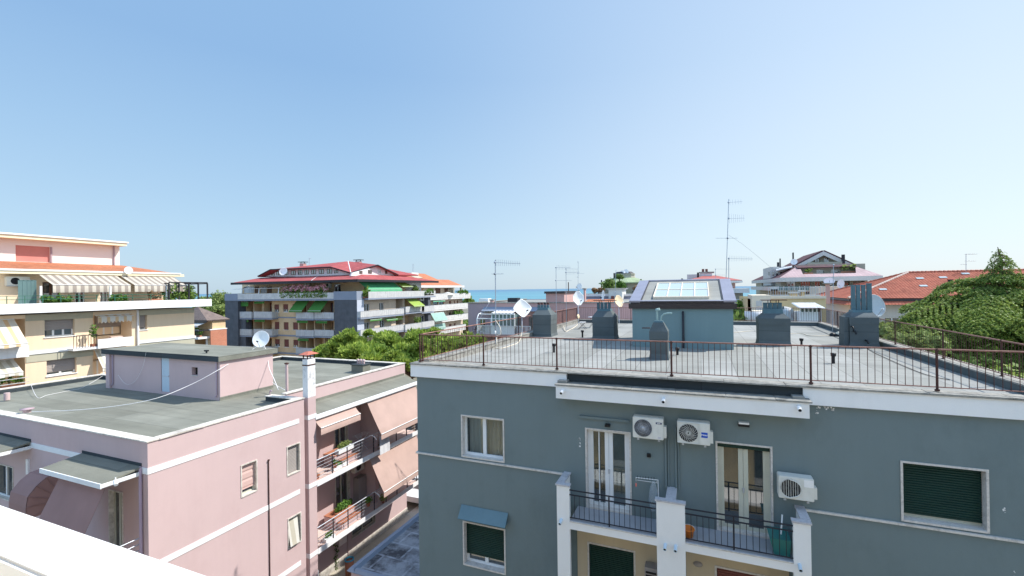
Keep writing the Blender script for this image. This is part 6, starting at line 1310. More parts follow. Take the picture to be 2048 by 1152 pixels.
# clerestory with low gables and upper roof
FK = ('Y', 62.25); FKX = ('X', XS-3.05)
k0 = on(516, 552, Y=61.3); k1 = on(541, 538.8, Y=61.3); k2 = on(661, 533.5, Y=61.3); xk = XS-2.3; k3 = on(701.5, 545.2, Y=61.3); s1 = on(756, 529.6, X=xk); s2 = on(797, 549, X=xk); ap = on(696, 522.5, Y=69)
def wpoly(Yp): return [on(522, 553, Y=Yp), on(522, 550, Y=Yp), on(543, 541, Y=Yp), on(660, 536, Y=Yp), on(700, 547, Y=Yp), on(700, 553, Y=Yp)]
cw = [rect(FK, 440+a*SX, 510+b*SX, 440+c*SX, 510+d*SX) for a, b, c, d in ((562, 183, 600, 226), (620, 176, 668, 223), (702, 172, 748, 221), (782, 172, 830, 219), (856, 167, 903, 217), (930, 165, 975, 214), (1003, 162, 1053, 211), (1087, 158, 1140, 208), (1175, 155, 1230, 204), (1255, 168, 1296, 200))]
m = MB(); m.slab([tuple(q) for q in wpoly(62.25)][::-1], .3)
wr = [on(702, 552, X=FKX[1]), on(704, 546, X=FKX[1]), on(756, 532, X=FKX[1]), on(794, 549, X=FKX[1]), on(794, 552, X=FKX[1])]; m.slab([tuple(q) for q in wr][::-1], .3); m.build('clerestory_wall', M['offwhite'], B)
for r in cw: window(B, FK, *r, -.06, 'shutter_brown', 1, None, fw=.07)
for q in ((110, 68, 145, 102), (212, 58, 255, 100), (330, 60, 365, 103), (413, 68, 438, 105)): window(B, FKX, *r2(FKX, *q), -.06, 'shutter_brown' if q[0] != 330 else 'upvc', 1, None, fw=.07)
m = MB()
for tri in ((k0, k1, ap), (k1, k2, ap), (k2, k3, ap), (k3, s1, ap), (s1, s2, ap)): m.slab([tuple(p) for p in tri], .22)
bk = Vector((k0.x, 76, k0.z)); bk2 = Vector((s2.x, 78, k0.z)); m.slab([tuple(bk), tuple(k0), tuple(ap)], .22); m.slab([tuple(bk2), tuple(bk), tuple(ap)], .22); m.slab([tuple(s2), tuple(bk2), tuple(ap)], .22); ur = m.build('upper_roof', M['red_tiles'], B)
m = MB()
for a, b in ((k0, k1), (k1, k2), (k2, k3), (k3, s1), (s1, s2)): m.tube([a+Vector((0, -.06, -.05)), b+Vector((0, -.06, -.05))], .11, 6)
m.build('verge', M['iron_dark'], ur); m = MB(); m.tube([k3, ap], .09, 6); m.tube([on(635, 553, Y=62), on(622, 562, Y=56.7)], .1, 5); m.build('valley_flashing', M['white_metal'], ur)
for a, b, s in ((717, 523, 'far'), (606, 527, 'near')): q = on(a, b, Y=70); m = MB(); m.box(q.x-.5, q.x+.5, 69.6, 70.4, q.z-1.6, q.z); c_ = m.build('chimney', M['far_pink'], B); m = MB(); m.box(q.x-.8, q.x+.8, 69.4, 70.6, q.z+.25, q.z+.35); [m.box(q.x+dx-.05, q.x+dx+.05, 69.9, 70, q.z, q.z+.25) for dx in (-.5, .5)]; m.build('chimney_cap', M['iron_dark'], c_)
c = on(567, 543, Y=60.8); dish(c, (.3, -.9, .3), .75, .75, 'white dish in front of the narrow windows under the crimson roof', 'dish_white', (c.x, c.y+.3, ez+.6), group='satellite dishes')
aerial(on(618.5, 540, Y=66), on(618.5, 515, Y=66), [(618.5, 517, 622, 517, 2, .8, False)], 'small mast on the crimson roof', r=.035)
t = plants('creeper at the corner of the terrace under the mint awnings', FX, U(FX, 722), U(FX, 733), .5, zT+.26, 1.7, 'tree', 90, .6, sz=.2); plants('green climber at the end of the side terrace next to the white wall', FX, U(FX, 825), U(FX, 834), .3, zT+.26, 2.2, 'tree', 110, .7, sz=.2)
plants('trailing plants hanging from the far end of the side terrace balustrade', FX, U(FX, 838), U(FX, 857), 1.1, zT+.4, 1.3, 'plant', 80, .7, sz=.18); plants('small plants on the middle side balcony', FX, U(FX, 822), U(FX, 832), .9, l2[3][2], 1.4, 'tree', 80, .5, sz=.18)
m = MB(); r = rect(('X', XS+.9), 856, 592, 861, 700); fbox(m, FX, r[0], r[1], .002, .9, -15, zT-.02); m.build('end_pillar', M['slate_panel'], B)

# ================================================================ orange-roofed building behind it
O = thing('apartment_building', 'cream apartment building with orange tiled roof and long balconies, beyond the crimson roof', 'building', (-62, 100, -15))
XO = -57.0; FO = ('X', XO); yo0, yo1 = U(FO, 855), U(FO, 925)
def ro(a, b, c, d, n=0): return r2(('X', XO+n), a, b, c, d)
zt = Zp(FO, 900, 578); m = MB(); ow = [ro(*q) for q in ((985, 430, 1040, 500), (1050, 430, 1110, 495), (1170, 425, 1195, 485), (1230, 420, 1245, 475), (1262, 420, 1278, 475), (1170, 562, 1195, 625), (1228, 555, 1245, 605), (1170, 700, 1200, 760), (1228, 690, 1248, 745), (985, 600, 1100, 690))]
tz = Zp(('X', XO+1.8), 900, 596.5)
m = MB(); facade(m, FO, yo0, yo1, -15, tz-.25, ow, .2); shell(m, XO-12, XO, yo0, yo1, -15, tz-.25, 'ET'); m.build('wall', M['brick_cream'], O)
for i, r in enumerate(ow): win_far(O, FO, r, 'shutter_brown', 'shutter_maroon' if i in (2, 3, 4, 7, 8) else None, .9, 1)
yb1 = on(941, 590, X=XO+1.8).y; yb0 = on(861, 590, X=XO+1.8).y
for z_, y1_, k in ((tz, yb1, 0), (Zp(('X', XO+1.8), 900, 618), on(936, 615, X=XO+1.8).y, 1), (Zp(('X', XO+1.8), 900, 640.5), on(936, 640, X=XO+1.8).y, 2), (Zp(('X', XO+1.8), 900, 663), on(932, 660, X=XO+1.8).y, 3)): balc(O, FO, yb0, y1_, z_, 1.8, 1.15, 'rail_white', 'offwhite', .22)
FOT = ('X', XO-1.0); r = MB(); tww = [r2(FOT, 1005, 275, 1070, 348), r2(FOT, 1115, 275, 1160, 348)]; yt1 = on(906, 580, X=XO-1).y; zr_ = Zp(('X', XO+.8), 900, 575)
facade(r, FOT, yo0, yt1, tz, zr_, tww, .2); shell(r, XO-12, XO-1, yo0, yt1, tz, zr_, 'ET'); r.build('terrace_wall', M['brick_cream'], O)
for q in tww: m = MB(); fbox(m, FOT, q[0], q[1], -.15, -.1, q[2], q[3]); m.build('terrace_door', M['shutter_brown'], O)
m = MB()
for px in (907, 922.5): y = U(('X', XO+.5), px); m.box(XO+.3, XO+.7, y-.25, y+.25, tz, zr_)
m.build('terrace_column', M['olive_wall'], O)
e0, e1 = on(834, 573, X=XO+.8), on(925, 571.5, X=XO+.8); yw = on(929, 573, X=XO+.8).y
m = MB(); m.box(XO-13, XO+.8, e0.y, yw, zr_+.001, zr_+.5); m.build('eave', M['offwhite'], O)
z_ = zr_+.51; p0 = Vector((XO+.7, e0.y, z_)); p1 = Vector((XO+.7, e1.y, z_)); a1 = on(795, 545.5, X=XO-6.5); a2 = on(849, 547.5, X=XO-6.5); a3 = on(875, 559, X=XO-3.2); a4 = on(897, 559.5, X=XO-3.2)
m = MB(); zrg = a2.z; zs2 = (a3.z+a4.z)/2; ya, yb_, yc_, yd = e0.y-4, a2.y, a3.y, a4.y; XR, X3, XB_ = XO-6.5, XO-3.2, XO-13
V_ = lambda x, y, z: (x, y, z)
for f in ([V_(XO+.7, ya, z_), V_(XO+.7, yb_, z_), V_(XR, yb_, zrg), V_(XR, ya, zrg)], [V_(XO+.7, yb_, z_), V_(XO+.7, yc_, z_), V_(X3, yc_, zs2)], [V_(XO+.7, yb_, z_), V_(X3, yc_, zs2), V_(XR, yb_, zrg)],
          [V_(XO+.7, yc_, z_), V_(XO+.7, yd, z_), V_(X3, yd, zs2), V_(X3, yc_, zs2)], [V_(XO+.7, yd, z_), V_(XO+.7, p1.y, z_), V_(X3, yd, zs2)], [V_(X3, yd, zs2), V_(XO+.7, p1.y, z_), V_(XB_, p1.y, z_)],
          [V_(X3, yc_, zs2), V_(X3, yd, zs2), V_(XB_, yd, zs2)], [V_(X3, yc_, zs2), V_(XB_, yd, zs2), V_(XR, yb_, zrg)], [V_(XR, ya, zrg), V_(XR, yb_, zrg), V_(XB_, yb_, z_), V_(XB_, ya, z_)]): m.slab(f, .12)
m.build('roof', M['orange_tiles'], O)
q = on(822, 545.5, X=XO-6); m = MB(); m.box(XO-7, XO-5, q.y-1.2, q.y+1.6, q.z-2.2, q.z); m.build('chimney', M['offwhite'], O)
m = MB(); m.slab([on(812, 548, X=XO-5.5), on(833, 556.5, X=XO-3.2), on(846, 555.5, X=XO-3.2), on(826, 547.5, X=XO-5.5)], .3); m.build('roof_dormer', M['olive_wall'], O)
awning(O, FO, U(('X', XO+1.9), 861), U(('X', XO+1.9), 887), 1.9, Zp(('X', XO+1.9), 870, 626), 3.0, Zp(('X', XO+3), 874, 642), 'aqua_cloth', .1, label='large pale aqua awning on the orange-roofed building')
awning(O, FO, U(('X', XO+1.9), 866), U(('X', XO+1.9), 889), 1.9, Zp(('X', XO+1.9), 870, 649), 2.1, Zp(('X', XO+2.1), 870, 656), 'aqua_cloth', .5, label='small aqua blind below the large one')
awning(O, FO, U(('X', XO+1.6), 865), U(('X', XO+1.6), 889), .5, Zp(('X', XO+1.6), 870, 600), 1.8, Zp(('X', XO+1.8), 870, 602), 'mint_cloth', .2, label='thin rolled mint awning')
t = thing('parasol', 'small white parasol on the terrace of the orange-roofed building', 'parasol', on(895, 592, X=XO+1)); q = on(895, 585.5, X=XO+1.0); m = MB(); m.lathe(q-Vector((0, 0, .5)), [(1.6, 0), (.9, .45), (0, .7)], 12); m.build('canopy', M['white_cloth'], t); m = MB(); m.tube([q, (q.x, q.y, tz)], .04, 6); m.build('pole', M['galv'], t)
plants('plants along the top balcony of the orange-roofed building', FO, U(FO, 906), U(FO, 925), 1.4, tz+.5, 1.2, 'plant', 70, .8, sz=.25); plants('plants along the third balcony of the orange-roofed building', FO, U(FO, 898), U(FO, 915), 1.3, Zp(('X', XO+1.8), 900, 640.5)+.5, 1.6, 'plant', 80, .8, sz=.25); plants('dark plants at the end of the lower terrace of the orange-roofed building', FO, U(FO, 925), U(FO, 934), 1.2, Zp(('X', XO+1.8), 900, 618)+.6, 2.8, 'tree', 140, .9, sz=.3)
aerial(on(826, 546, X=XO-6), on(826, 528, X=XO-6), [(826, 530, 828, 530, 1, 1.0, False), (826, 535, 828, 535, 1, 1.2, False), (826, 540, 828, 540, 1, 1.2, False)], 'aerial on the chimney of the orange roof', r=.05)
ac_far(FX, 839, 593, 1.1, .8, 'outdoor unit by the lime green awning on the side of the crimson-roofed building')
# ================================================================ mauve-pink house across the street, behind the grey roof
K_ = thing('house', 'mauve-pink rendered building with a white veranda and a stair tower, behind the grey roof', 'house', (-1, 58, -15))
YK = 50.0; F = ('Y', YK); x0, x1 = U(F, 936), U(F, 1300); zt = Zp(F, 1000, 606.5)
kw = [rect(F, 958, 636, 970, 664), rect(F, 1057, 634, 1064.5, 660), rect(F, 1105, 614, 1119, 627)]
xm = U(F, 991)
m = MB(); facade(m, F, x0, xm, -15, zt, kw[:1], .2); shell(m, x0, x1, YK, 70, -15, zt-.02, 'ST'); m.build('wall', M['far_mauve'], K_)
xt0, xt1 = U(F, 1092), U(F, 1128.5)
m = MB(); facade(m, F, xm, x1, -15, zt, [kw[1], kw[2]], .2); m.build('wall', M['far_pink'], K_)
win_far(K_, F, kw[0], 'upvc', None, 1, 1, name='veranda_door'); win_far(K_, F, kw[1], 'shutter_grey', None, 1, 1, name='veranda_door'); win_far(K_, F, kw[2], 'upvc', None, 1, 1)
m = MB(); r = rect(F, 1120, 613, 1126, 627); fbox(m, F, r[0], r[1], .002, .06, r[2], r[3]); r = rect(F, 1096, 613, 1104, 627); fbox(m, F, r[0], r[1], .002, .06, r[2], r[3]); m.build('window_shutter', M['far_pink'], K_)
m = MB(); m.box(x0-.1, x1, YK-.1, YK+.3, zt+.001, zt+.12); m.box(x0-.1, x0+.3, YK+.3, 70, zt+.001, zt+.1); m.build('coping', M['concrete'], K_); m = MB(); m.box(x0, x1, YK+.3, 70, zt-.3, zt-.1); m.build('roof', M['felt_light'], K_)
zt2 = Zp(F, 1110, 587); yb = on(1157, 600, X=xt1).y
m = MB(); m.box(xt0, xt1, YK+.0-.004, yb, zt-2.2, zt2); tw = m.build('stair_tower', M['far_pink'], K_) ; m = MB(); m.box(xt0-.15, xt1+.12, YK-.2, yb+.2, zt2+.001, zt2+.25); m.build('tower_roof', M['dark_brown'], tw)
m = MB(); q = on(1137, 583, Y=YK+2); m.tube([q, q+Vector((0, 0, 1.1))], .06, 6); m.build('tower_pipe', M['rust'], tw)
# veranda
v0, v1, vm = U(('Y', 48), 953), U(('Y', 48), 1028), U(('Y', 48), 983); zf = Zp(('Y', 48), 990, 668.5); zv = Zp(('Y', 48), 990, 629)
m = MB(); m.box(v0, U(('Y', 48), 1040)+3, 48, YK-.002, zf-.35, zf); v = m.build('veranda_floor', M['far_pink'], K_)
m = MB()
for x in (v0, vm-.1): m.tube([(x, 48.05, zf), (x, 48.05, zv-.5), (x, 48.5, zv), (x, 49.9, zv+.2)], .06, 6)
for z, y in ((zv, 48.5), (zv-.5, 48.05), (zv+.2, 49.8)): m.tube([(v0, y, z), (vm, y, z)], .05, 6)
m.build('awning_frame', M['white_metal'], v)
m = MB(); m.box(vm, v1, 48.0, 48.12, zf, zf+.95); m.build('parapet_panel', M['white_paint'], v)
n = 7; m = MB()
for i in range(n): x = vm+(v1-vm)*i/(n-1); m.box(x-.05, x+.05, 48.0, 48.1, zf+.951, zv)
m.box(vm-.05, v1+.05, 47.95, 48.15, zv+.001, zv+.14); m.box(vm, v1, 48.02, 48.08, zv-.55, zv-.47); m.build('conservatory_frame', M['white_metal'], v)
m = MB(); m.box(vm, v1, 48.13, 48.15, zf+.951, zv); m.box(vm, vm+.02, 48.2, YK-.01, zf, zv); m.box(v1-.02, v1, 48.2, YK-.01, zf, zv); m.build('conservatory_glass', plain('green_glass', (.12, .19, .18), .1, .2, 1, spec=.8), v)
m = MB(); xx = vm-.1; 
while xx < v1-.6: m.slab([(xx, 47.9, zv+.15), (xx+.22, 47.9, zv+.2), (xx+.22, YK-.02, zv+.5), (xx, YK-.02, zv+.45)], .02); m.slab([(xx+.22, 47.9, zv+.2), (xx+.44, 47.9, zv+.15), (xx+.44, YK-.02, zv+.45), (xx+.22, YK-.02, zv+.5)], .02); xx += .44
m.build('corrugated_roof', M['white_metal'], v); m = MB(); m.slab([(v0, 49.2, zv+.35), (U(('Y', 48), 1050)+2, 49.2, zv+.35), (U(('Y', 48), 1050)+2, YK-.01, zv+.8), (v0, YK-.01, zv+.8)], .05); m.build('canopy', M['blue_band'], v)
m = MB()
for i in range(22): x = v0+(vm-v0)*i/21; m.box(x-.02, x+.02, 48.02, 48.06, zf, zf+.95)
for i in range(16): x = v1+(U(('Y', 48), 1060)-v1)*i/15; m.box(x-.02, x+.02, 48.02, 48.06, zf, zf+.95)
m.box(v0, U(('Y', 48), 1060), 48.0, 48.08, zf+.951, zf+1.02) if False else m.box(v0, v1-.01, 47.93, 47.99, zf+.951, zf+1.02); m.box(v1, U(('Y', 48), 1060), 48.0, 48.08, zf+.951, zf+1.02); m.build('railing', M['white_metal'], v)
q = on(960, 664, Y=49)
for dx in (-.5, .5):
    t = thing('garden_chair', ('left' if dx < 0 else 'right')+' of two dark garden chairs on the veranda of the mauve house', 'chair', (q.x+dx, 49, zf), 'garden chairs on the veranda')
    m = MB(); m.box(q.x+dx-.25, q.x+dx+.25, 48.8, 49.3, zf+.4, zf+.45); m.box(q.x+dx-.25, q.x+dx+.25, 49.26, 49.3, zf+.45, zf+.95); [m.box(q.x+dx+a, q.x+dx+a+.04, b, b+.04, zf, zf+.4) for a in (-.25, .21) for b in (48.8, 49.26)]; m.build('chair_body', M['iron_dark'], t)
# right part: bands and white lower roof
m = MB(); r = rect(('Y', 48.5), 1146, 663, 1300, 666); m.box(r[0], r[1], 48.5, YK-.002, r[2], r[3]+.2); m.build('blue_ledge', M['blue_band'], K_)
m = MB(); r = rect(('Y', 40), 1236, 671, 1300, 681); m.box(r[0]-2, r[1], 40, 47, r[2]-3, r[3]); m.build('lower_wing', M['white_paint'], K_)
for a, b, c, lab in ((980, 601, 986, 'brick'), (1167, 579, 1170, 'pink')):
    q = on(a, b, Y=YK+3); m = MB(); w_ = (c-a)*.06; m.box(q.x, q.x+w_, YK+3, YK+3.5, zt-.3, q.z); c_ = m.build('chimney', M['far_pink'], K_); m = MB(); m.box(q.x-.1, q.x+w_+.1, YK+2.9, YK+3.6, q.z+.001, q.z+.15); m.build('chimney_cap', M['concrete'], c_)
for a, b in ((967, 606), (1025, 605)): q = on(a, b, Y=YK+5); m = MB(); m.box(q.x-.7, q.x+.7, YK+5, YK+6, zt-.2, q.z+.6); m.build('roof_box', M['iron_dark'] if a > 1000 else M['white_paint'], K_)
r = rect(('Y', YK+.5), 1170, 599, 1226, 604); m = MB(); m.slab([(r[0], YK+.35, zt+.1), (r[1], YK+.35, zt+.1), (r[1], YK+2, zt+.38), (r[0], YK+2, zt+.38)], .1); m.build('tiled_canopy', M['old_tiles'], K_)
m = MB(); q0, q1 = on(940, 673, Y=49), on(978, 606, Y=YK-.3)
cable([q0, on(960, 637, Y=49.3), q1], .02, 'white_cable', 'thin wire slanting across the mauve wall')
# grey-blue and white blocks behind it
t = thing('house', 'low blue-grey building with a lilac and white roof block, behind the mauve house', 'house', (8, 75, -15)); F2 = ('Y', 72.0)
r = rect(F2, 1165, 593, 1300, 640); m = MB(); m.box(r[0], r[1], 72, 85, -15, r[3]); m.build('wall', M['blue_band'], t); m = MB(); m.box(r[0], r[1], 71.8, 72.3, r[3]+.001, r[3]+.3); m.build('parapet', M['offwhite'], t)
r = rect(('Y', 70), 1217, 580.5, 1244, 606); m = MB(); m.box(r[0], r[1], 70, 74, -6, r[3]); q = on(1251, 590, X=r[1]); m.frustum((r[0], r[1], 70, 74, r[3]), (r[0]-.4, r[1]+.4, 69.6, 74.4, r[3]+.3)); bl = m.build('roof_block', M['cool_wall'], t)
m = MB(); r = rect(('Y', 69.9), 1222, 592, 1228, 600); m.box(r[0], r[1], 69.9, 69.99, r[2], r[3]); r = rect(('Y', 69.9), 1231, 592, 1236, 600); m.box(r[0], r[1], 69.9, 69.99, r[2], r[3]); m.build('shutter', M['shutter_maroon'], bl)
# green-roofed round villa
V = thing('house', 'round villa with verdigris green roof and roof garden, far behind the cream dish', 'house', (15, 112, -15)); Yv = 110.0; F3 = ('Y', Yv); cx = U(F3, 1243); xa, xb = U(F3, 1193), U(F3, 1296); rx = (xb-xa)/2; cx = (xa+xb)/2
ze = Zp(F3, 1240, 565); zr = Zp(F3, 1240, 555); zw = Zp(F3, 1240, 585)
def ring(r, z, n=12, ph=.26): return [(cx+r*math.cos(2*math.pi*k/n+ph), Yv+rx*.75+r*.8*math.sin(2*math.pi*k/n+ph), z) for k in range(n)]
def loft(m, a, b):
    n = len(a)
    for k in range(n): m.face([a[k], a[(k+1) % n], b[(k+1) % n], b[k]])
m = MB(); loft(m, ring(rx*.88, -15), ring(rx*.88, ze)); m.build('wall', M['olive_wall'], V)
m = MB(); loft(m, ring(rx*1.05, ze), ring(rx*.45, zr)); loft(m, ring(rx*1.05, ze-.25), ring(rx*1.05, ze)); loft(m, ring(rx*.8, ze-.25), ring(rx*1.05, ze-.25)); g_ = m.build('roof', M['green_roof'], V)
m = MB(); loft(m, ring(rx*.47, zr-.5), ring(rx*.40, zr+1.0)); m.face(ring(rx*.44, zr+1.0)); loft(m, ring(rx*.44, zr+.7), ring(rx*.44, zr+1.0)); m.build('lantern_wall', M['olive_wall'], V); m = MB(); loft(m, ring(rx*.42, zr+1.001), ring(rx*.3, zr+1.5)); m.face(ring(rx*.3, zr+1.5)); m.build('lantern_roof', M['iron_dark'], V)
m = MB(); m.box(U(F3, 1174), U(F3, 1300), Yv-2, Yv+1, -15, Zp(F3, 1200, 587)); m.build('terrace', M['olive_wall'], V); m = MB(); m.box(U(F3, 1174), U(F3, 1300), Yv-2.1, Yv-2.001, Zp(F3, 1200, 594), Zp(F3, 1200, 588)); m.build('terrace_railing', M['offwhite'], V)
for px in (1200, 1228, 1243, 1255, 1270, 1282): q = on(px, 585, Y=Yv-.5); m = MB(); m.box(q.x-.8, q.x+.8, Yv+.9, Yv+1.0, zw-.6, zw+1.2); m.build('window', M['glass'], V)
for px, py, r_, mt in ((1219, 571, 1.7, 'tree'), (1239, 554, .9, 'tree'), (1243, 573, 1.3, 'plant'), (1275, 577, 1.4, 'dry_plant'), (1190, 581, 1.1, 'dry_plant'), (1204, 581, 1.0, 'dry_plant')):
    q = on(px, py, Y=Yv-1.2-(6 if mt == 'tree' and r_ > 1 else 0)); r_ = r_*(.7 if mt == 'dry_plant' else 1); t = thing('roof_shrub', {1219: 'dark round shrub left of the thin mast on the green-roofed villa', 1239: 'small round shrub standing before the green roof top', 1243: 'bright green bush right of the thin mast on the villa terrace', 1275: 'reddish creeper at the right end of the villa terrace', 1190: 'brown hedge at the far left of the villa terrace', 1204: 'brown hedge beside the dark shrub of the villa terrace'}[px], 'shrub', (q.x, q.y, q.z-r_), 'shrubs on the green-roofed villa')
    m = MB(); m.tube([(q.x, q.y, q.z-r_-1.2), q], .12, 6); m.build('stem', M['trunk'], t); L = Leaves()
    for i in range(5): leafball(L, (q.x+random.uniform(-.5, .5)*r_, q.y, q.z+random.uniform(-.5, .5)*r_), r_*.75, 170, .22, shell_=.3)
    L.build('leaves', M[mt], t)
for px, py in ((1228, 546), (1252, 549), (1282, 558), (1203, 560)): q = on(px, py, Y=Yv+3); m = MB(); m.tube([(q.x, q.y, q.z-2.5), q], .16, 6); m.build('chimney', M['iron_dark'], V)
for i, (px, py) in enumerate(((1244, 546), (1252, 543))): dish(on(px, py, Y=Yv+3), ((-.4, .3)[i], -.85, .3), .6, .6, ('left', 'right')[i]+' of two tiny white dishes on top of the green-roofed villa')
# dark red roofed building behind the stair hut
D_ = thing('apartment_building', 'building with dull red hipped roof and brick-red chimneys, rising behind the stair hut', 'building', (34, 95, -15)); Yd = 92.0; F = ('Y', Yd)
a, b = U(F, 1372), U(F, 1471); ze = Zp(F, 1450, 562); m = MB(); dw = [rect(F, 1458, 566, 1466, 573)]; facade(m, F, a, b, -15, ze, dw, .2); shell(m, a, b, Yd, Yd+14, -15, ze, 'ST'); m.build('wall', M['far_pink'], D_); win_far(D_, F, dw[0], 'upvc')
a0, b0 = U(F, 1366), U(F, 1483); q1, q2 = on(1410, 551, Y=Yd+7), on(1432, 551, Y=Yd+7); m = MB(); E0, E1, E2, E3 = (a0, Yd-1.5, ze+.1), (b0, Yd-1.5, ze+.1), (b0, Yd+15, ze+.1), (a0, Yd+15, ze+.1)
m.slab([E0, E1, tuple(q2), tuple(q1)], .2); m.slab([E1, E2, tuple(q2)], .2); m.slab([E2, E3, tuple(q1), tuple(q2)], .2); m.slab([E3, E0, tuple(q1)], .2); m.build('roof', plain('dull_red_roof', (.33, .10, .09), .8, .12, .5), D_)
m = MB(); m.box(a0-.1, b0+.1, Yd-1.7, Yd+15, ze-.35, ze+.02); m.build('eave', M['cool_wall'], D_)
r = rect(('Y', Yd+7), 1400, 546.5, 1424, 552); m = MB(); m.box(r[0], r[1], Yd+6.5, Yd+8.5, r[2]-1, r[3]); ck = m.build('chimney', M['offwhite'], D_); m = MB(); m.box(r[0]-.2, r[1]+.4, Yd+6.3, Yd+8.7, r[3]+.001, r[3]+.25); m.build('chimney_slab', M['concrete'], ck)
for p0, p1 in ((1403.5, 1408.5), (1410.5, 1415.5)): s = rect(('Y', Yd+7), p0, 538, p1, 545); m = MB(); m.box(s[0], s[1], Yd+7, Yd+7.7, s[2]-.2, s[3]); m.build('chimney_pot', M['shutter_maroon'], ck)
r = rect(('Y', Yd+5), 1374, 549, 1400, 562); m = MB(); m.box(r[0], r[1], Yd+5, Yd+9, ze-.2, r[3]); m.build('roof_room', M['cool_wall'], D_)
for px, py in ((1396, 545), (1364, 557)): q = on(px, py, Y=Yd+4); m = MB(); m.tube([(q.x, q.y, q.z-1.5), q], .2, 6); m.build('flue', M['iron_dark'], D_)
r = rect(('Y', 86), 1464, 577, 1499, 586); m = MB(); m.box(r[0], r[1], 86, 92, r[2], r[3]); m.build('balcony', M['cool_wall'], D_); r = rect(('Y', 88), 1468, 586, 1486, 599); m = MB(); m.box(r[0], r[1], 88, 91.9, -15, r[3]-.01); m.build('lower_wall', M['olive_wall'], D_); r = rect(('Y', 84), 1462, 599, 1508, 605); m = MB(); m.box(r[0], r[1], 84, 87, -15, r[3]); m.build('low_wing', M['blue_band'], D_)
# ================================================================ violet-roofed building with gable
Z_v = thing('apartment_building', 'large olive-beige building with violet and rose roofs, gable and planted roof terrace', 'building', (60, 110, -15)); Yq = 98.0; F = ('Y', Yq)
xc = U(F, 1562); xr = U(F, 1736); ze = Zp(F, 1600, 556.5); zg = Zp(F, 1600, 573)
def rq(a, b, c, d, FF=F): return rect(FF, 1490+a/6.4, 490+b/6.4, 1490+c/6.4, 490+d/6.4)
vw = [rq(530, 465, 650, 528), rq(715, 462, 845, 528), rq(895, 462, 970, 530), rq(1195, 450, 1340, 545), rq(1385, 445, 1530, 545), rq(530, 592, 700, 630), rq(750, 590, 930, 630)]
m = MB(); facade(m, F, xc, xr, -15, ze, vw, .5); FLx = ('x', xc); yl = on(1512, 570, X=xc).y
lw = [rect(FLx, *(1490+a/6.4 if i % 2 == 0 else 490+a/6.4 for i, a in enumerate(q))) for q in ((215, 470, 240, 525), (255, 470, 310, 525), (345, 470, 385, 525), (350, 595, 375, 630))]
facade(m, FLx, Yq, yl, -15, ze, lw, .5); shell(m, xc, xr, Yq, yl, -15, ze, 'SWT'); m.build('wall', M['olive_wall'], Z_v)
for i, r in enumerate(vw): win_far(Z_v, F, r, 'olive_wall' if i > 2 else 'upvc', 'shutter_grey' if i in (3, 4) else None, .35, 3 if i in (1, 3, 4) else 1, rec=.45)
for r in lw: win_far(Z_v, FLx, r, 'shutter_brown', None, 1, 1, rec=.45)
m = MB(); a = on(1557, 573, Y=Yq-2); b = on(1640, 580, Y=Yq-2); m.box(a.x, xr, Yq-2, Yq-.002, b.z-.25, b.z); sl = m.build('balcony_slab', M['olive_wall'], Z_v); m = MB(); m.box(a.x, xr, Yq-2.02, Yq-1.95, b.z+.05, a.z); m.build('balustrade', M['rail_glass'], sl)
m = MB()
for i in range(18): x = a.x+(xr-a.x)*i/17; m.box(x-.06, x+.06, Yq-2.1, Yq-2.021, b.z, a.z+.05)
m.build('balustrade_post', M['cool_wall'], sl)
m = MB(); p = on(1502, 575, X=xc-2); m.box(xc-2, xc-1.9, Yq-2, p.y, Zp(F, 1557, 581), Zp(F, 1557, 573)); m.box(xc-1.899, xc-.002, Yq-2, p.y, Zp(F, 1557, 581), Zp(F, 1557, 581)+.25); m.box(xc-1.899, a.x-.01, Yq-2.0, Yq-1.9, Zp(F, 1557, 581), Zp(F, 1557, 573)); m.build('side_balcony', M['cool_wall'], Z_v)
# eaves
e = on(1559, 555.5, Y=Yq-3); xe0 = e.x; xe1 = on(1766, 551.5, Y=Yq-3).x; ez = e.z; ye = on(1503, 561, X=xe0).y
m = MB(); m.box(xe0, xe1, Yq-3, ye, ez-.75, ez); m.build('eave', M['cool_wall'], Z_v)
T = lambda px, py, Y: on(px, py, Y=Y)
zt = T(1640, 533, Yq+6).z; A = (xe0, Yq-3, ez+.01); Bp = (xe1, Yq-3, ez+.01); C2 = (T(1705, 531, Yq+5).x, Yq+5, zt); D2 = (T(1592, 533, Yq+5).x, Yq+5, zt)
L0 = T(1597, 535.5, Yq+4).x; L1 = T(1712, 535, Yq+4).x; tF = .28   # notch for the terrace
def lerp(a, b, t): return tuple(a[i]+(b[i]-a[i])*t for i in range(3))
F0, F1 = lerp(A, D2, tF), lerp(Bp, C2, tF); yn, zn = F0[1], F0[2]
m = MB(); m.slab([A, Bp, F1, F0], .2); m.slab([F0, (T(1606, 548, yn).x, yn, zn), (T(1599, 534, Yq+5).x, Yq+5, zt), D2], .2); G3 = lerp(F1, C2, .8); m.slab([(T(1712, 547, yn).x, yn, zn), F1, G3, (T(1711, 533, G3[1]).x, G3[1], G3[2])], .2)
m.build('rose_roof', M['rose_tiles'], Z_v)
m = MB(); Bk = (xe0, ye, ez+.01); Dk = (D2[0], ye-6, zt); m.slab([Bk, A, D2, Dk], .2); m.slab([Bp, (xe1, ye, ez+.01), (C2[0], ye-6, zt), C2], .2); m.build('violet_side_roof', M['violet_tiles'], Z_v)
m = MB(); r = rect(('Y', Yq+5), 1591, 530.5, 1707, 536); m.slab([(r[0], Yq+3.2, r[2]), (r[1], Yq+3.2, r[2]), (r[1], Yq+6.5, r[3]+.1), (r[0], Yq+6.5, r[3]+.1)], .15); m.build('upper_eave', M['violet_tiles'], Z_v)
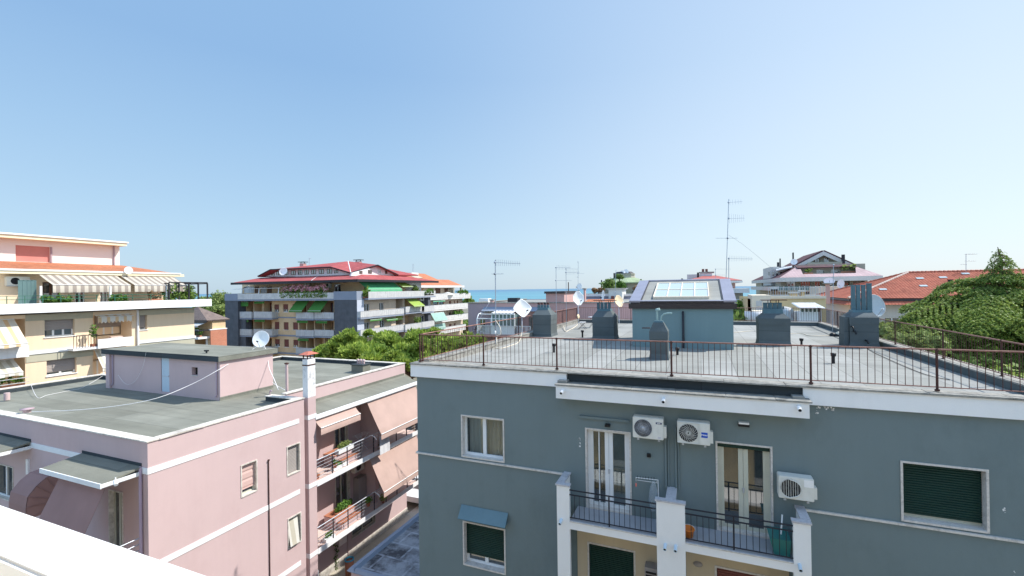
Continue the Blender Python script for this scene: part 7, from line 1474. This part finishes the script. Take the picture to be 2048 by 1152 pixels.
# terrace back wall with windows
FB = ('Y', Yq+5.2); m = MB(); dwn = [rq(765, 322, 815, 365, FB), rq(915, 318, 1010, 365, FB), rq(1100, 315, 1210, 362, FB)]; facade(m, FB, D2[0], C2[0]+2, ez, zt+.3, [d for d in dwn], .4); m.build('terrace_wall', M['olive_wall'], Z_v)
for r in dwn: win_far(Z_v, FB, r, 'upvc', None, rec=.3)
plants('planted creepers and shrubs on the notched roof terrace of the violet-roofed building', FB, U(FB, 1604), U(FB, 1622), 2.0, zn+.1, 1.1, 'tree', 50, .9, sz=.25); plants('bright creeper trailing along the right of the notched roof terrace', FB, U(FB, 1678), U(FB, 1708), 1.6, zn+.2, 1.6, 'willow', 50, .9, sz=.25)
# gable storey
Yg = Yq+9; G0, G1, Gp = T(1588, 534, Yg), T(1706, 530, Yg), T(1647, 503.5, Yg); yb = Yg+18
m = MB(); zb_ = zt-.3; m.slab([(G0.x+1.5, Yg+1.5, zb_), (G1.x-1.5, Yg+1.5, zb_), (G1.x-1.5, Yg+1.5, G1.z+.8), (Gp.x, Yg+1.5, Gp.z-.6), (G0.x+1.5, Yg+1.5, G0.z+.8)], .3); m.box(G0.x+1.5, G1.x-1.5, Yg+1.81, yb, zb_, zt+1.2); m.build('gable_wall', M['olive_wall'], Z_v)
FG2 = ('Y', Yg+1.5)
for q in ((890, 175, 950, 222), (1010, 165, 1072, 220)): win_far(Z_v, FG2, rq(*q, FF=FG2), 'upvc' if q[0] > 1000 else 'shutter_brown', None, rec=-.1)
m = MB(); r = rq(800, 225, 1245, 262, ('Y', Yg-1)); m.box(r[0], r[1], Yg-1, Yg-.8, r[2], r[3]); m.box(r[0], r[1], Yg-.799, Yg+1.5, r[2], r[2]+.3); m.build('gable_balcony', M['olive_wall'], Z_v)
m = MB(); up = Vector((0, 0, .0)); Pk_ = Vector((Gp.x, yb, Gp.z)); m.slab([tuple(G0), tuple(Gp), tuple(Pk_), (G0.x, yb, G0.z)][::-1], .35); m.slab([tuple(Gp), tuple(G1), (G1.x, yb, G1.z), tuple(Pk_)][::-1], .35)
gr = m.build('gable_roof', M['violet_tiles'], Z_v); m = MB()
for a, b in ((G0, Gp), (Gp, G1)): n_ = Vector((0, -.12, 0)); m.slab([a+n_+Vector((0, 0, .1)), a+n_-Vector((0, 0, .7)), b+n_-Vector((0, 0, .7)), b+n_+Vector((0, 0, .1))], .12)
m.build('bargeboard', M['cool_wall'], gr)
r = rect(('Y', Yq+16), 1533, 536, 1584, 553); m = MB(); m.box(r[0], r[1], Yq+10, Yq+22, r[2]-2, r[3]); rb_ = m.build('roof_room', M['cool_wall'], Z_v)
for px in (1536, 1544, 1552, 1560): q = rect(('Y', Yq+9.97), px, 544, px+4, 551); m = MB(); m.box(q[0], q[1], Yq+9.95, Yq+9.998, q[2], q[3]); m.build('window', M['glass'], rb_)
m = MB(); m.slab([tuple(T(1552, 540, Yq+6)), tuple(T(1584, 533, Yq+6)), tuple(T(1584, 531.5, Yq+10)), tuple(T(1552, 538.5, Yq+10))], .2); m.build('white_canopy', M['white_metal'], Z_v)
for i, (px, py, w_, h_) in enumerate(((1556.5, 524.5, 3, 7), (1560.5, 517, 1.6, 14), (1586.5, 505, 1.8, 18), (1687, 509, 4, 24))):
    q = T(px, py, Yq+8); s = .13; m = MB(); m.box(q.x-w_*s/2*.9, q.x+w_*s/2*.9, Yq+8, Yq+8.5, q.z-h_*s, q.z); m.build('chimney', M['iron_dark'], Z_v)
dish(T(1588, 524, Yq+6), (-.2, -.9, .3), .6, .6, 'white dish on the violet roof slope left of the gable'); dish(T(1682, 568, 81), (-.6, -.75, .2), .5, .65, 'white dish on the beige parapet before the violet-roofed building', pole=(T(1682, 568, 81).x, 81.1, T(1682, 580, 81).z))
for i, px in enumerate((1607, 1616)): q = T(px, 528, Yg+.5); t = thing('air_conditioner', ('left', 'right')[i]+' of two white units on the gable balcony under the violet roof', 'air conditioner', q); m = MB(); m.box(q.x, q.x+.95, q.y, q.y+.4, q.z-.4, q.z+.35); m.build('casing', M['ac_white'], t); m = MB(); m.lathe((q.x+.4, q.y-.01, q.z), [(0, .01), (.26, .01), (.26, 0)], 14, axis=(0, -1, 0)); m.build('fan', M['black'], t)
# ================================================================ sand-coloured building with roof terrace
Sn = thing('house', 'sand-coloured building with a railed roof terrace and a white corrugated lean-to', 'house', (22, 60, -15)); Ys = 52.0; F = ('Y', Ys)
xa, xm_, xb = U(F, 1501), U(F, 1537), U(F, 1652); zt = Zp(F, 1560, 597.5); m = MB(); facade(m, F, xm_, xb, -15, zt, [], .2); shell(m, xa, xb, Ys, 66, -15, zt-.01, 'ST'); m.build('wall', M['beige_wall'], Sn)
m = MB(); m.box(xa, xm_-.002, Ys-1.5, Ys+3, -15, Zp(('Y', Ys-1.5), 1520, 590.5)); sw = m.build('stair_block', M['beige_light'], Sn); m = MB(); r = rect(('Y', Ys-1.55), 1512, 602, 1524, 612); m.box(r[0], r[1], Ys-1.56, Ys-1.501, r[2], r[3]); r2_ = rect(('Y', Ys-1.55), 1512, 614, 1524, 622); m.box(r2_[0], r2_[1], Ys-1.56, Ys-1.501, r2_[2], r2_[3]); m.build('window', M['rail_panel'], sw)
m = MB(); m.box(xm_, xb, Ys-.15, Ys+.3, zt+.001, zt+.25); m.build('parapet', M['beige_light'], Sn); m = MB(); zz = zt+.25
for i in range(24): x = xm_+(xb-xm_)*i/23; m.box(x-.015, x+.015, Ys, Ys+.03, zz, zz+.85)
m.box(xm_, xb, Ys, Ys+.04, zz+.851, zz+.89); m.build('railing', M['galv'], Sn)
m = MB(); r = rect(('Y', 64), 1536, 590, 1640, 600); m.box(r[0], r[1], 64, 64.4, zt-.2, r[3]); m.build('far_parapet', M['cool_wall'], Sn)
for a, b, c, d in ((1583, 587, 1596, 597), (1603, 583.5, 1609, 592)): r = rect(('Y', 58), a, b, c, d); m = MB(); m.box(r[0], r[1], 58, 59.2, zt-.2, r[3]); c_ = m.build('chimney', M['beige_wall'], Sn); m = MB(); m.box(r[0]-.15, r[1]+.15, 57.85, 59.3, r[3]+.001, r[3]+.15); m.build('chimney_slab', M['cool_wall'], c_)
r = rect(('Y', 82), 1636, 573.5, 1690, 592); m = MB(); m.box(r[0], r[1], 82, 88, -15, r[3]); m.build('rear_block', M['beige_light'], Sn)
# lean-to
Yl = 44.0; F = ('Y', Yl); u0, u1 = U(F, 1601), U(F, 1641); zl = Zp(F, 1601, 616.5); zg = Zp(F, 1601, 641)
ln = thing('shed', 'white lean-to shed with corrugated sheet roof on the terrace behind the grey roof', 'shed', ((u0+u1)/2, Yl, zg)); m = MB(); m.box(u0, u1, Yl, Yl+3, zg-1.5, Zp(F, 1601, 625)); m.build('panel_wall', M['white_paint'], ln)
m = MB(); n = 5
for i in range(n+1): x = u0+(u1-u0)*i/n; m.box(x-.05, x+.05, Yl-.02, Yl+.06, zg-1.5, zl)
m.box(u0, u1, Yl-.03, Yl+.05, Zp(F, 1601, 625)-.05, Zp(F, 1601, 625)+.05); m.build('frame', M['white_metal'], ln); m = MB(); m.box(u0, u1, Yl+.1, Yl+.12, Zp(F, 1601, 625), zl); m.build('glazing', plain('dull_green_glazing', (.14, .20, .18), .2), ln)
m = MB(); ua, ub = U(F, 1596), U(F, 1647); n = 20
for i in range(n): xa_ = ua+(ub-ua)*i/n; xm2 = ua+(ub-ua)*(i+.5)/n; xb_ = ua+(ub-ua)*(i+1)/n; m.slab([(xa_, Yl-.6, zl), (xm2, Yl-.6, zl+.09), (xm2, Yl+3, zl+.39), (xa_, Yl+3, zl+.30)], .02); m.slab([(xm2, Yl-.6, zl+.09), (xb_, Yl-.6, zl), (xb_, Yl+3, zl+.30), (xm2, Yl+3, zl+.39)], .02)
m.build('corrugated_roof', M['white_metal'], ln)
# rounded white tank behind wide chimney
t = thing('water_tank', 'rounded white tank behind the wide felt-clad chimney', 'tank', on(1575, 640, Y=46)); q = on(1575, 638, Y=46); m = MB(); m.lathe((q.x-.25, q.y, q.z-1.65), [(0, 0), (.75, 0), (.75, 2.3), (.6, 2.65), (0, 2.75)], 20); m.build('tank_body', M['dish_grey'], t)
t = thing('house', 'pale block with a rounded balcony just right of the hedge behind the stair hut', 'house', (U(('Y', 48), 1515), 49, -15)); r = rect(('Y', 48), 1506, 622, 1532, 650); m = MB(); m.box(r[0], r[1], 48, 49.5, -15, r[3]); m.build('wall', M['beige_light'], t); q = on(1501, 625, Y=47.5); m = MB(); m.lathe((q.x+.3, 47.8, q.z-.7), [(.2, -.4), (.75, 0), (.8, .8), (.74, .8)], 16); m.build('balcony', M['offwhite'], t)
# ================================================================ house with red clay tile roof
Rt = thing('house', 'long house with red clay tiled hip roof and pale walls, behind the cedar', 'house', (35, 71, -15)); ex, ey = 15.7, 62.8
wx, wy = ex+.9, ey+.9; X2 = 62; zE = -1.95; FW = ('Y', wy); FWx = ('x', wx)
W_ = [rect(FWx, a, 610, b, 640) for a, b in ((1651, 1660), (1668, 1674), (1681, 1688))]; W_ = [(u0, u1, -5.7, -3.6) for u0, u1, _, _ in W_]; Wf = [(19.3+i*5.2, 20.7+i*5.2, -5.6, -3.8) for i in range(8)]
m = MB(); facade(m, FWx, wy, wy+15, -15, zE, W_, .25); m.build('side_wall', M['pale_pink'], Rt)
m = MB(); facade(m, FW, wx, X2-1, -15, zE, Wf, .25); shell(m, wx, X2-1, wy, wy+15, -15, zE, 'SWT'); m.build('wall', M['cool_wall'], Rt)
for r in W_: window(Rt, FWx, *r, .1, 'rail_panel', 1, 'rail_panel', 1, slat=.15)
for r in Wf: window(Rt, FW, *r, .1, 'upvc', 1, None)
m = MB(); m.tube([(wx-.1, wy+1.2, -15), (wx-.1, wy+1.2, zE)], .08, 8); m.build('downpipe', M['rust'], Rt)
def courses(m, e0, e1, r0, r1, n, th=.07):
    """overlapping tile courses between eave e0-e1 and ridge r0-r1"""
    e0, e1, r0, r1 = map(Vector, (e0, e1, r0, r1)); nn = (e1-e0).cross(r0-e0)
    if nn.length < 1e-6: nn = (e1-e0).cross(r1-e0)
    nn.normalize()
    if nn.z < 0: nn = -nn
    for i in range(n):
        a, b = i/n, (i+1)/n; p0, p1 = e0.lerp(r0, a), e1.lerp(r1, a); q0, q1 = e0.lerp(r0, b), e1.lerp(r1, b)
        if (q1-q0).length < .02: m.face([p0+nn*th, p1+nn*th, q0+nn*.01])
        else: m.face([p0+nn*th, p1+nn*th, q1+nn*.012, q0+nn*.012])
        m.face([p0, p1, p1+nn*th, p0+nn*th])
m = MB(); hd = 8.3; zr = 1.34; y2 = ey+2*hd; n = 25; z1 = -1.62
R0, R1 = (ex+hd, ey+hd, zr), (X2-hd, ey+hd, zr)
courses(m, (ex, ey, z1), (X2, ey, z1), R0, R1, n); courses(m, (ex, y2, z1), (ex, ey, z1), R0, R0, n); courses(m, (X2, ey, z1), (X2, y2, z1), R1, R1, n); courses(m, (X2, y2, z1), (ex, y2, z1), R1, R0, n); rf3 = m.build('roof', M['clay_tiles'], Rt)
m = MB()
def ridge(a, b, k):
    a, b = Vector(a), Vector(b)
    for i in range(k):
        p, q = a.lerp(b, i/k), a.lerp(b, (i+.92)/k); m.tube([p+Vector((0, 0, .09)), q+Vector((0, 0, .05))], .13, 7)
ridge(R0, (ex, ey, z1), 28); m.build('hip_tiles', M['ridge'], rf3); m = MB(); ridge(R0, R1, 70); ridge(R0, (ex, y2, z1), 20); m.build('ridge_tiles', M['clay_tiles'], rf3)
m = MB(); m.box(ex+.1, X2-.1, ey+.1, y2-.1, z1-.28, z1-.01); m.build('eave', M['dark_brown'], rf3)
m = MB(); zl = z1-.3; courses(m, (ex-.5, ey-.6, zl-.4), (X2, ey-.6, zl-.4), (ex+.3, ey+.2, zl), (X2, ey+.2, zl), 3); courses(m, (ex-.5, y2, zl-.4), (ex-.5, ey-.6, zl-.4), (ex+.3, y2, zl), (ex+.3, ey+.2, zl), 3); m.build('lower_tile_strip', M['clay_tiles'], Rt)
for px, py in ((1840, 557), (1886, 555), (1847, 572), (1766, 579), (1931, 547.5)):
    t_ = 0; d = on(px, py, Y=1).normalized(); nn = Vector((0, -(zr-z1), hd)).normalized(); t_ = (Vector((ex, ey, z1)).dot(nn)+.08)/d.dot(nn); q = d*t_; m = MB(); m.slab([q+Vector(v) for v in ((-.35, -.2, -.02), (.35, -.2, -.02), (.35, .2, .13), (-.35, .2, .13))], .05); m.build('roof_light', M['skylight'], rf3)
q = on(1901, 570, Y=66.5); m = MB(); m.box(q.x-.16, q.x+.16, 66.4, 66.7, q.z-1, q.z+.55); m.box(q.x-.22, q.x+.22, 66.35, 66.75, q.z+.551, q.z+.62); m.build('chimney', M['iron_dark'], Rt)
t = thing('chimney_pipe', 'slim brick-red chimney pipe beside the tall slim mast', 'chimney', on(1656, 590, Y=60)); q = on(1656, 568, Y=60); m = MB(); m.box(q.x-.18, q.x+.18, 60, 60.4, q.z-2.2, q.z); m.build('shaft', M['far_pink'], t); m = MB(); m.box(q.x-.4, q.x+.4, 59.8, 60.6, q.z+.001, q.z+.12); m.build('cap', M['concrete'], t)
c = on(1658, 563, Y=81); dish(c, (-.1, -.9, .4), .7, .55, 'white dish with black striped edge above the beige parapet', pole=(c.x, c.y+.2, c.z-2))
# ================================================================ ground, street, sea
def sheet(name, x0, x1, y0, y1, z, mat, kind='structure', n=1):
    m = MB()
    for i in range(n):
        a = x0+(x1-x0)*i/n; b = x0+(x1-x0)*(i+1)/n; m.face([(a, y0, z), (b, y0, z), (b, y1, z), (a, y1, z)])
    return tag(m.build(name, mat, None, (0, 0, z)), kind=kind)
M['town_ground'] = plain('town_ground', (.17, .16, .13), .95, .25, .02, .15, 1.2, dirt=(.06, .09, .03), da=.8, ds=.06)
sheet('ground', -700, 700, -200, 330, -15.02, M['town_ground'])
sheet('paving', -18.4, -9.2, -2, 60, -15.0, M['paving']); sheet('street', -120, -34.6, -20, 45, -15.0, M['asphalt']); sheet('cross_street', -120, 30, 41.5, 47, -14.996, M['asphalt'])
k = N('sea_water'); c = k.coord(); x = k.mix(k.rng(k.noise(k.coord('Object', (.0006, .006, 1)), 1, 5, .6), .35, .65, 0, 1), (.095, .25, .31), (.12, .30, .36))
g_ = k.coord('Object'); sp = k.n('SeparateXYZ'); k.l(g_, sp.inputs[0]); x = k.mix(k.rng(sp.outputs[1], 500, 4500, 0, 1), x, (.085, .19, .29))
k.bump(k.noise(k.coord('Object', (.12, .5, 1)), 1, 6, .7), .5, .6); M['sea'] = k.set(x, .45, 0, .25)
sheet('sea', -30000, 30000, 329, 45000, -16.2, M['sea'])
m = MB()
for x in range(-200, 200, 52): m.box(x, x+24, 420, 424, -16.2, -15.6)
m.build('breakwater', M['concrete'], None, (0, 420, -16.2)); bpy.data.objects['breakwater']['kind'] = 'structure'
# ================================================================ pines
def tufts(L, p, d, size, k=5, asp=.13, rng=RNG):
    n = len(p)
    for _ in range(k):
        a = d + np.array([0, 0, .9]) + rng.normal(size=(n, 3))*.75; a /= np.linalg.norm(a, axis=1)[:, None]; b = np.cross(a, rng.normal(size=(n, 3))); b /= np.linalg.norm(b, axis=1)[:, None]
        s = (size*(.65+.7*rng.random(n)))[:, None]; L.q.append(np.stack([p, p+a*s*.6-b*s*asp*1.6, p+a*s*1.15, p+a*s*.6+b*s*asp*1.6], 1))
def limb_tree(name, lab, cat, base, zc, R_, H_, mat, group, seed, nb=16, per=520, size=.26, kind='pine', trunk_r=.22, lobe=.42):
    rg = np.random.default_rng(seed); base = Vector(base); t = thing(name, lab, cat, base, group); m = MB(); top = Vector((base.x+rg.normal()*.3, base.y, zc))
    m.tube([base, base.lerp(top, .5)+Vector((rg.normal()*.15, 0, 0)), top], trunk_r, 8, trunk_r*.45); L = Leaves()
    for i in range(nb):
        a = rg.random()*2*math.pi; el = rg.uniform(-.25, 1); rr_ = R_*(.35+.62*rg.random()) if i else 0
        q = np.array([top.x+math.cos(a)*rr_, top.y+math.sin(a)*rr_, zc+H_*(el*.75)*(1-.45*(rr_/R_)**2)+(rg.uniform(-.35, .55)*H_*.5 if kind == 'pine' else 0)])
        m.tube([top-Vector((0, 0, H_*.35)), Vector(q)], trunk_r*.3, 5, .02); lr = R_*lobe*rg.uniform(.75, 1.2)
        d = rg.normal(size=(per, 3)); d /= np.linalg.norm(d, axis=1)[:, None]; d[:, 2] = np.where(d[:, 2] < -.25, -d[:, 2]*.6, d[:, 2]); rad = (.35+.7*rg.random(per)**.6)[:, None]
        lump = (1+.22*np.sin(d[:, :1]*7+i)+.18*np.sin(d[:, 1:2]*9+2*i)); p = q+d*rad*lump*np.array([lr, lr, lr*.72])
        if kind == 'pine': tufts(L, p, d, size, 5, .13, rg)
        else: leafset(L, p, d+np.array([0, 0, .3]), size, rg, .6)
    m.build('trunk', M['trunk'], t); L.build('crown', M[mat], t); return t
spots = [(668, 689, 44, 2.0, 'low bright pine left of the others, in front of the dark slate panel'), (697, 672, 41, 2.3, 'bright round pine top before the right slate panel'), (752, 668, 47, 3.2, 'tall pine in front of the cream brick side face'),
         (790, 677, 41, 3.0, 'broad pine right behind the far right corner of the pink roof'), (842, 664, 49, 3.0, 'pine just left of the corner of the grey roof railing, crown against the lower balconies'), (826, 690, 35, 2.5, 'darker pine squeezed between the pink and grey buildings'),
         (880, 672, 44, 3.0, 'pine seen through the first bay of the left railing'), (925, 674, 43, 2.6, 'pine seen through the left railing before the mauve wall'), (735, 696, 34, 2.7, 'low pine behind the back parapet of the pink roof')]
for i, (px, py, Y, R_, lab) in enumerate(spots):
    q = on(px, py, Y=Y); H_ = R_*.95; limb_tree('pine_tree', lab, 'pine tree', (q.x, Y, -15), q.z-H_*.92, R_, H_, 'pine', 'pine trees between the buildings', 40+i, nb=34, per=95, size=.46, trunk_r=.2, lobe=.21)
# leafy trees farther off
for i, (px, py, Y, R_, mat, lab) in enumerate(((441, 583, 80, 4.2, 'willow', 'pale leafy tree between the cream terrace and the slate panel'), (424, 590, 84, 3.4, 'willow', 'smaller pale tree left of the leafy one, above the brown tiled roof'), (475, 586, 90, 3.5, 'tree', 'tree top peeping over the left slate panel'),
        (1483, 606, 62, 3.2, 'tree', 'dense green tree right of the stair hut'), (1495, 599, 70, 2.8, 'tree', 'green tree against the stair block of the sand-coloured building'), (1478, 622, 50, 2.6, 'tree', 'darker hedge tree just above the far parapet, right of the stair hut'),
        (942, 598, 118, 2.0, 'tree', 'small dark tree at the end of the long balconies'), (940, 640, 112, 3.0, 'tree', 'green tree below the long balconies beside the mauve wall'))):
    q = on(px, py, Y=Y); H_ = R_*(1.6 if i == 0 else 1.1); limb_tree('leafy_tree', lab, 'tree', (q.x, Y, -15), q.z-H_*.95, R_, H_, mat, 'leafy trees', 70+i, nb=15, per=420, size=.30, kind='leaf', lobe=.5)
for i, (px, py, Y, R_, lab) in enumerate(((1778, 640, 33, 1.6, 'light green bush right of the chimney with tall flues'), (1800, 655, 29, 1.5, 'light green tree top behind the right-hand rail, under the cedar'), (1765, 668, 36, 1.8, 'shaded bush behind the far part of the right-hand rail'), (1900, 720, 22, 2.2, 'shaded low tree behind the right-hand rail'), (1835, 680, 30, 2.2, 'shaded tree under the left side of the cedar behind the rail'), (1985, 745, 19, 1.8, 'lowest dark tree at the right edge behind the rail'))):
    q = on(px, py, Y=Y); q.x = max(q.x, 8.0+R_); limb_tree('leafy_tree', lab, 'tree', (q.x, Y, -15), q.z-R_, R_, R_*1.1, 'willow' if i < 2 else 'cedar', 'leafy trees', 90+i, nb=12, per=600, size=.13, kind='leaf', lobe=.5, trunk_r=.14)
# ================================================================ cedar
def cedar(cx, cy, seed=5):
    rg = np.random.default_rng(seed); t = thing('cedar_tree', 'large dark cedar with flat layered branches and a drooping spire top, behind the right-hand rail', 'cedar tree', (cx, cy, -15)); m = MB()
    m.tube([(cx, cy, -15), (cx+.1, cy, -6), (cx, cy, -1.0)], .45, 10, .16); m.tube([(cx, cy, -1.0), (cx+.02, cy, 1.2), (cx-.12, cy, 1.95)], .12, 7, .015)
    Z = [-11, -8, -4, -2.1, -1.3, -.7, -.25, .15, .4, .8, 1.2, 1.6, 1.95]; Rr = [6.0, 6.4, 6.3, 6.0, 5.4, 4.0, 2.7, 1.7, .9, .68, .56, .38, .1]; L = Leaves(); z = -10.5
    while z < 1.9:
        R0_ = float(np.interp(z, Z, Rr)); small = z > .3; nb = 7 if small else 11; ph = rg.random()*6.28
        for i in range(nb):
            a = ph+i*2*math.pi/nb+rg.normal()*.18; ln = R0_*rg.uniform(.62, 1.1)
            if abs(math.cos(a)) > .5 and math.cos(a) < 0 and z < -.2: ln *= 1.02
            if ln < .12: continue
            rise = rg.uniform(.02, .22)*ln*(1 if not small else .6); zb = z+rg.normal()*.16; ca, sa = math.cos(a), math.sin(a)
            def bp(s): return np.array([cx+ca*ln*s, cy+sa*ln*s, zb-.1*ln*s+rise*math.sin(s*2.4)-(.55 if small else .10)*ln*s**3])
            m.tube([tuple(bp(s)) for s in (0, .3, .6, .9)], max(.012, .035*ln**.6), 5, .01)
            area = ln*(.42*ln+.3); n = int(area*(330 if not small else 310)); s = .12+.9*rg.random(n)**.75; s = np.clip(s, 0, 1.02); w_ = (.12+.36*ln*(1-s)*s*2.3+.10)*rg.uniform(.75, 1.2)
            off = rg.uniform(-1, 1, n); cl = np.sin(s*ln*9+off*3+i)*.5+np.sin(off*ln*6+i*2)*.5; keep = cl+rg.random(n)*1.1 > -.15; s, off, w_ = s[keep], off[keep], w_[keep]; n = len(s); st = .30 if not small else .16; kk_ = np.floor(s*ln/st); s = np.clip((kk_*st+np.abs(off)*w_*.75+rg.normal(size=n)*st*.13)/ln, 0, 1.08); lift = (rg.random(int(kk_.max())+2)-.5)*.16; hz_ = lift[kk_.astype(int)]*np.abs(off)
            P_ = np.stack([bp(x) for x in s]); lat = np.array([-sa, ca, 0]); droop = (off**2)*.18*w_+.05*cl[keep]; P_ = P_+lat*(off*w_)[:, None]; P_[:, 2] += -droop*1.5+hz_+rg.normal(size=n)*.03
            nr = np.tile([0, 0, 1.0], (n, 1))+lat*(off*.3)[:, None]; leafset(L, P_, nr, .068 if not small else .05, rg, .42, .75)
            # hanging sprays at the rim
            k = int(n*.16); ii = rg.integers(0, n, k); Q = P_[ii]+np.array([0, 0, -.09]); leafset(L, Q, np.stack([np.full(k, ca), np.full(k, sa), np.zeros(k)], 1), .07, rg, .35, .4)
        z += rg.uniform(.20, .30) if small else rg.uniform(.36, .52)
    m.build('trunk', M['trunk'], t); L.build('crown', M['cedar'], t)
q = on(2003, 600, Y=33.4); cedar(q.x, 33.4)
# ================================================================ parked car in the yard
def car(c, rz, lab):
    c = Vector(c); t = thing('parked_car', lab, 'car', c); m = MB()
    prof = [(-2.0, .35), (-2.05, .75), (-1.25, .88), (-.6, 1.42), (.9, 1.45), (1.55, .98), (2.0, .90), (2.05, .35)]
    def P_(x, y, z): return (c.x+y, c.y+x, c.z+z)
    for s, e in ((-.85, .85),):
        a = [P_(x, s, z) for x, z in prof]; b = [P_(x, e, z) for x, z in prof]; m.face(a); m.face(b[::-1]); n = len(prof)
        for i in range(n): j = (i+1) % n; m.face([a[i], b[i], b[j], a[j]])
    m.build('body', plain('white_car_paint', (.65, .66, .67), .25, .03, 1, 0, spec=.6), t)
    m = MB()
    for s in (-.856, .856): m.face([P_(-1.1, s, .92), P_(-.58, s, 1.36), P_(.85, s, 1.38), P_(1.35, s, .98)] if s > 0 else [P_(1.35, s, .98), P_(.85, s, 1.38), P_(-.58, s, 1.36), P_(-1.1, s, .92)])
    m.face([P_(-1.2, -.75, .93), P_(-.64, -.7, 1.4), P_(-.64, .7, 1.4), P_(-1.2, .75, .93)]); m.build('window', M['glass'], t)
    for x in (-1.3, 1.3):
        for s in (-.86, .7): m = MB(); m.lathe(P_(x, s, .32), [(0, 0), (.32, 0), (.32, .18), (0, .18)], 18, axis=(1, 0, 0)); w_ = m.build('wheel', M['black'], t)
        m = MB(); m.lathe(P_(x, -.88, .32), [(0, 0), (.19, 0), (.19, .03)], 14, axis=(1, 0, 0)); m.build('rim', M['galv'], w_)
    return t
q = on(826, 985, Z=-14.6); car((q.x+.6, q.y+.8, -15), 0, 'white parked car mostly hidden behind the grey building, at the end of the yard')
# garden wall / fence beyond the yard
m = MB(); m.box(-30, -9.1, 36, 36.25, -15, -13.4); tag(m.build('garden_wall', M['pale_pink'], None, (-19, 36, -15)), 'low pale garden wall at the end of the yard, beyond the white car', 'wall')
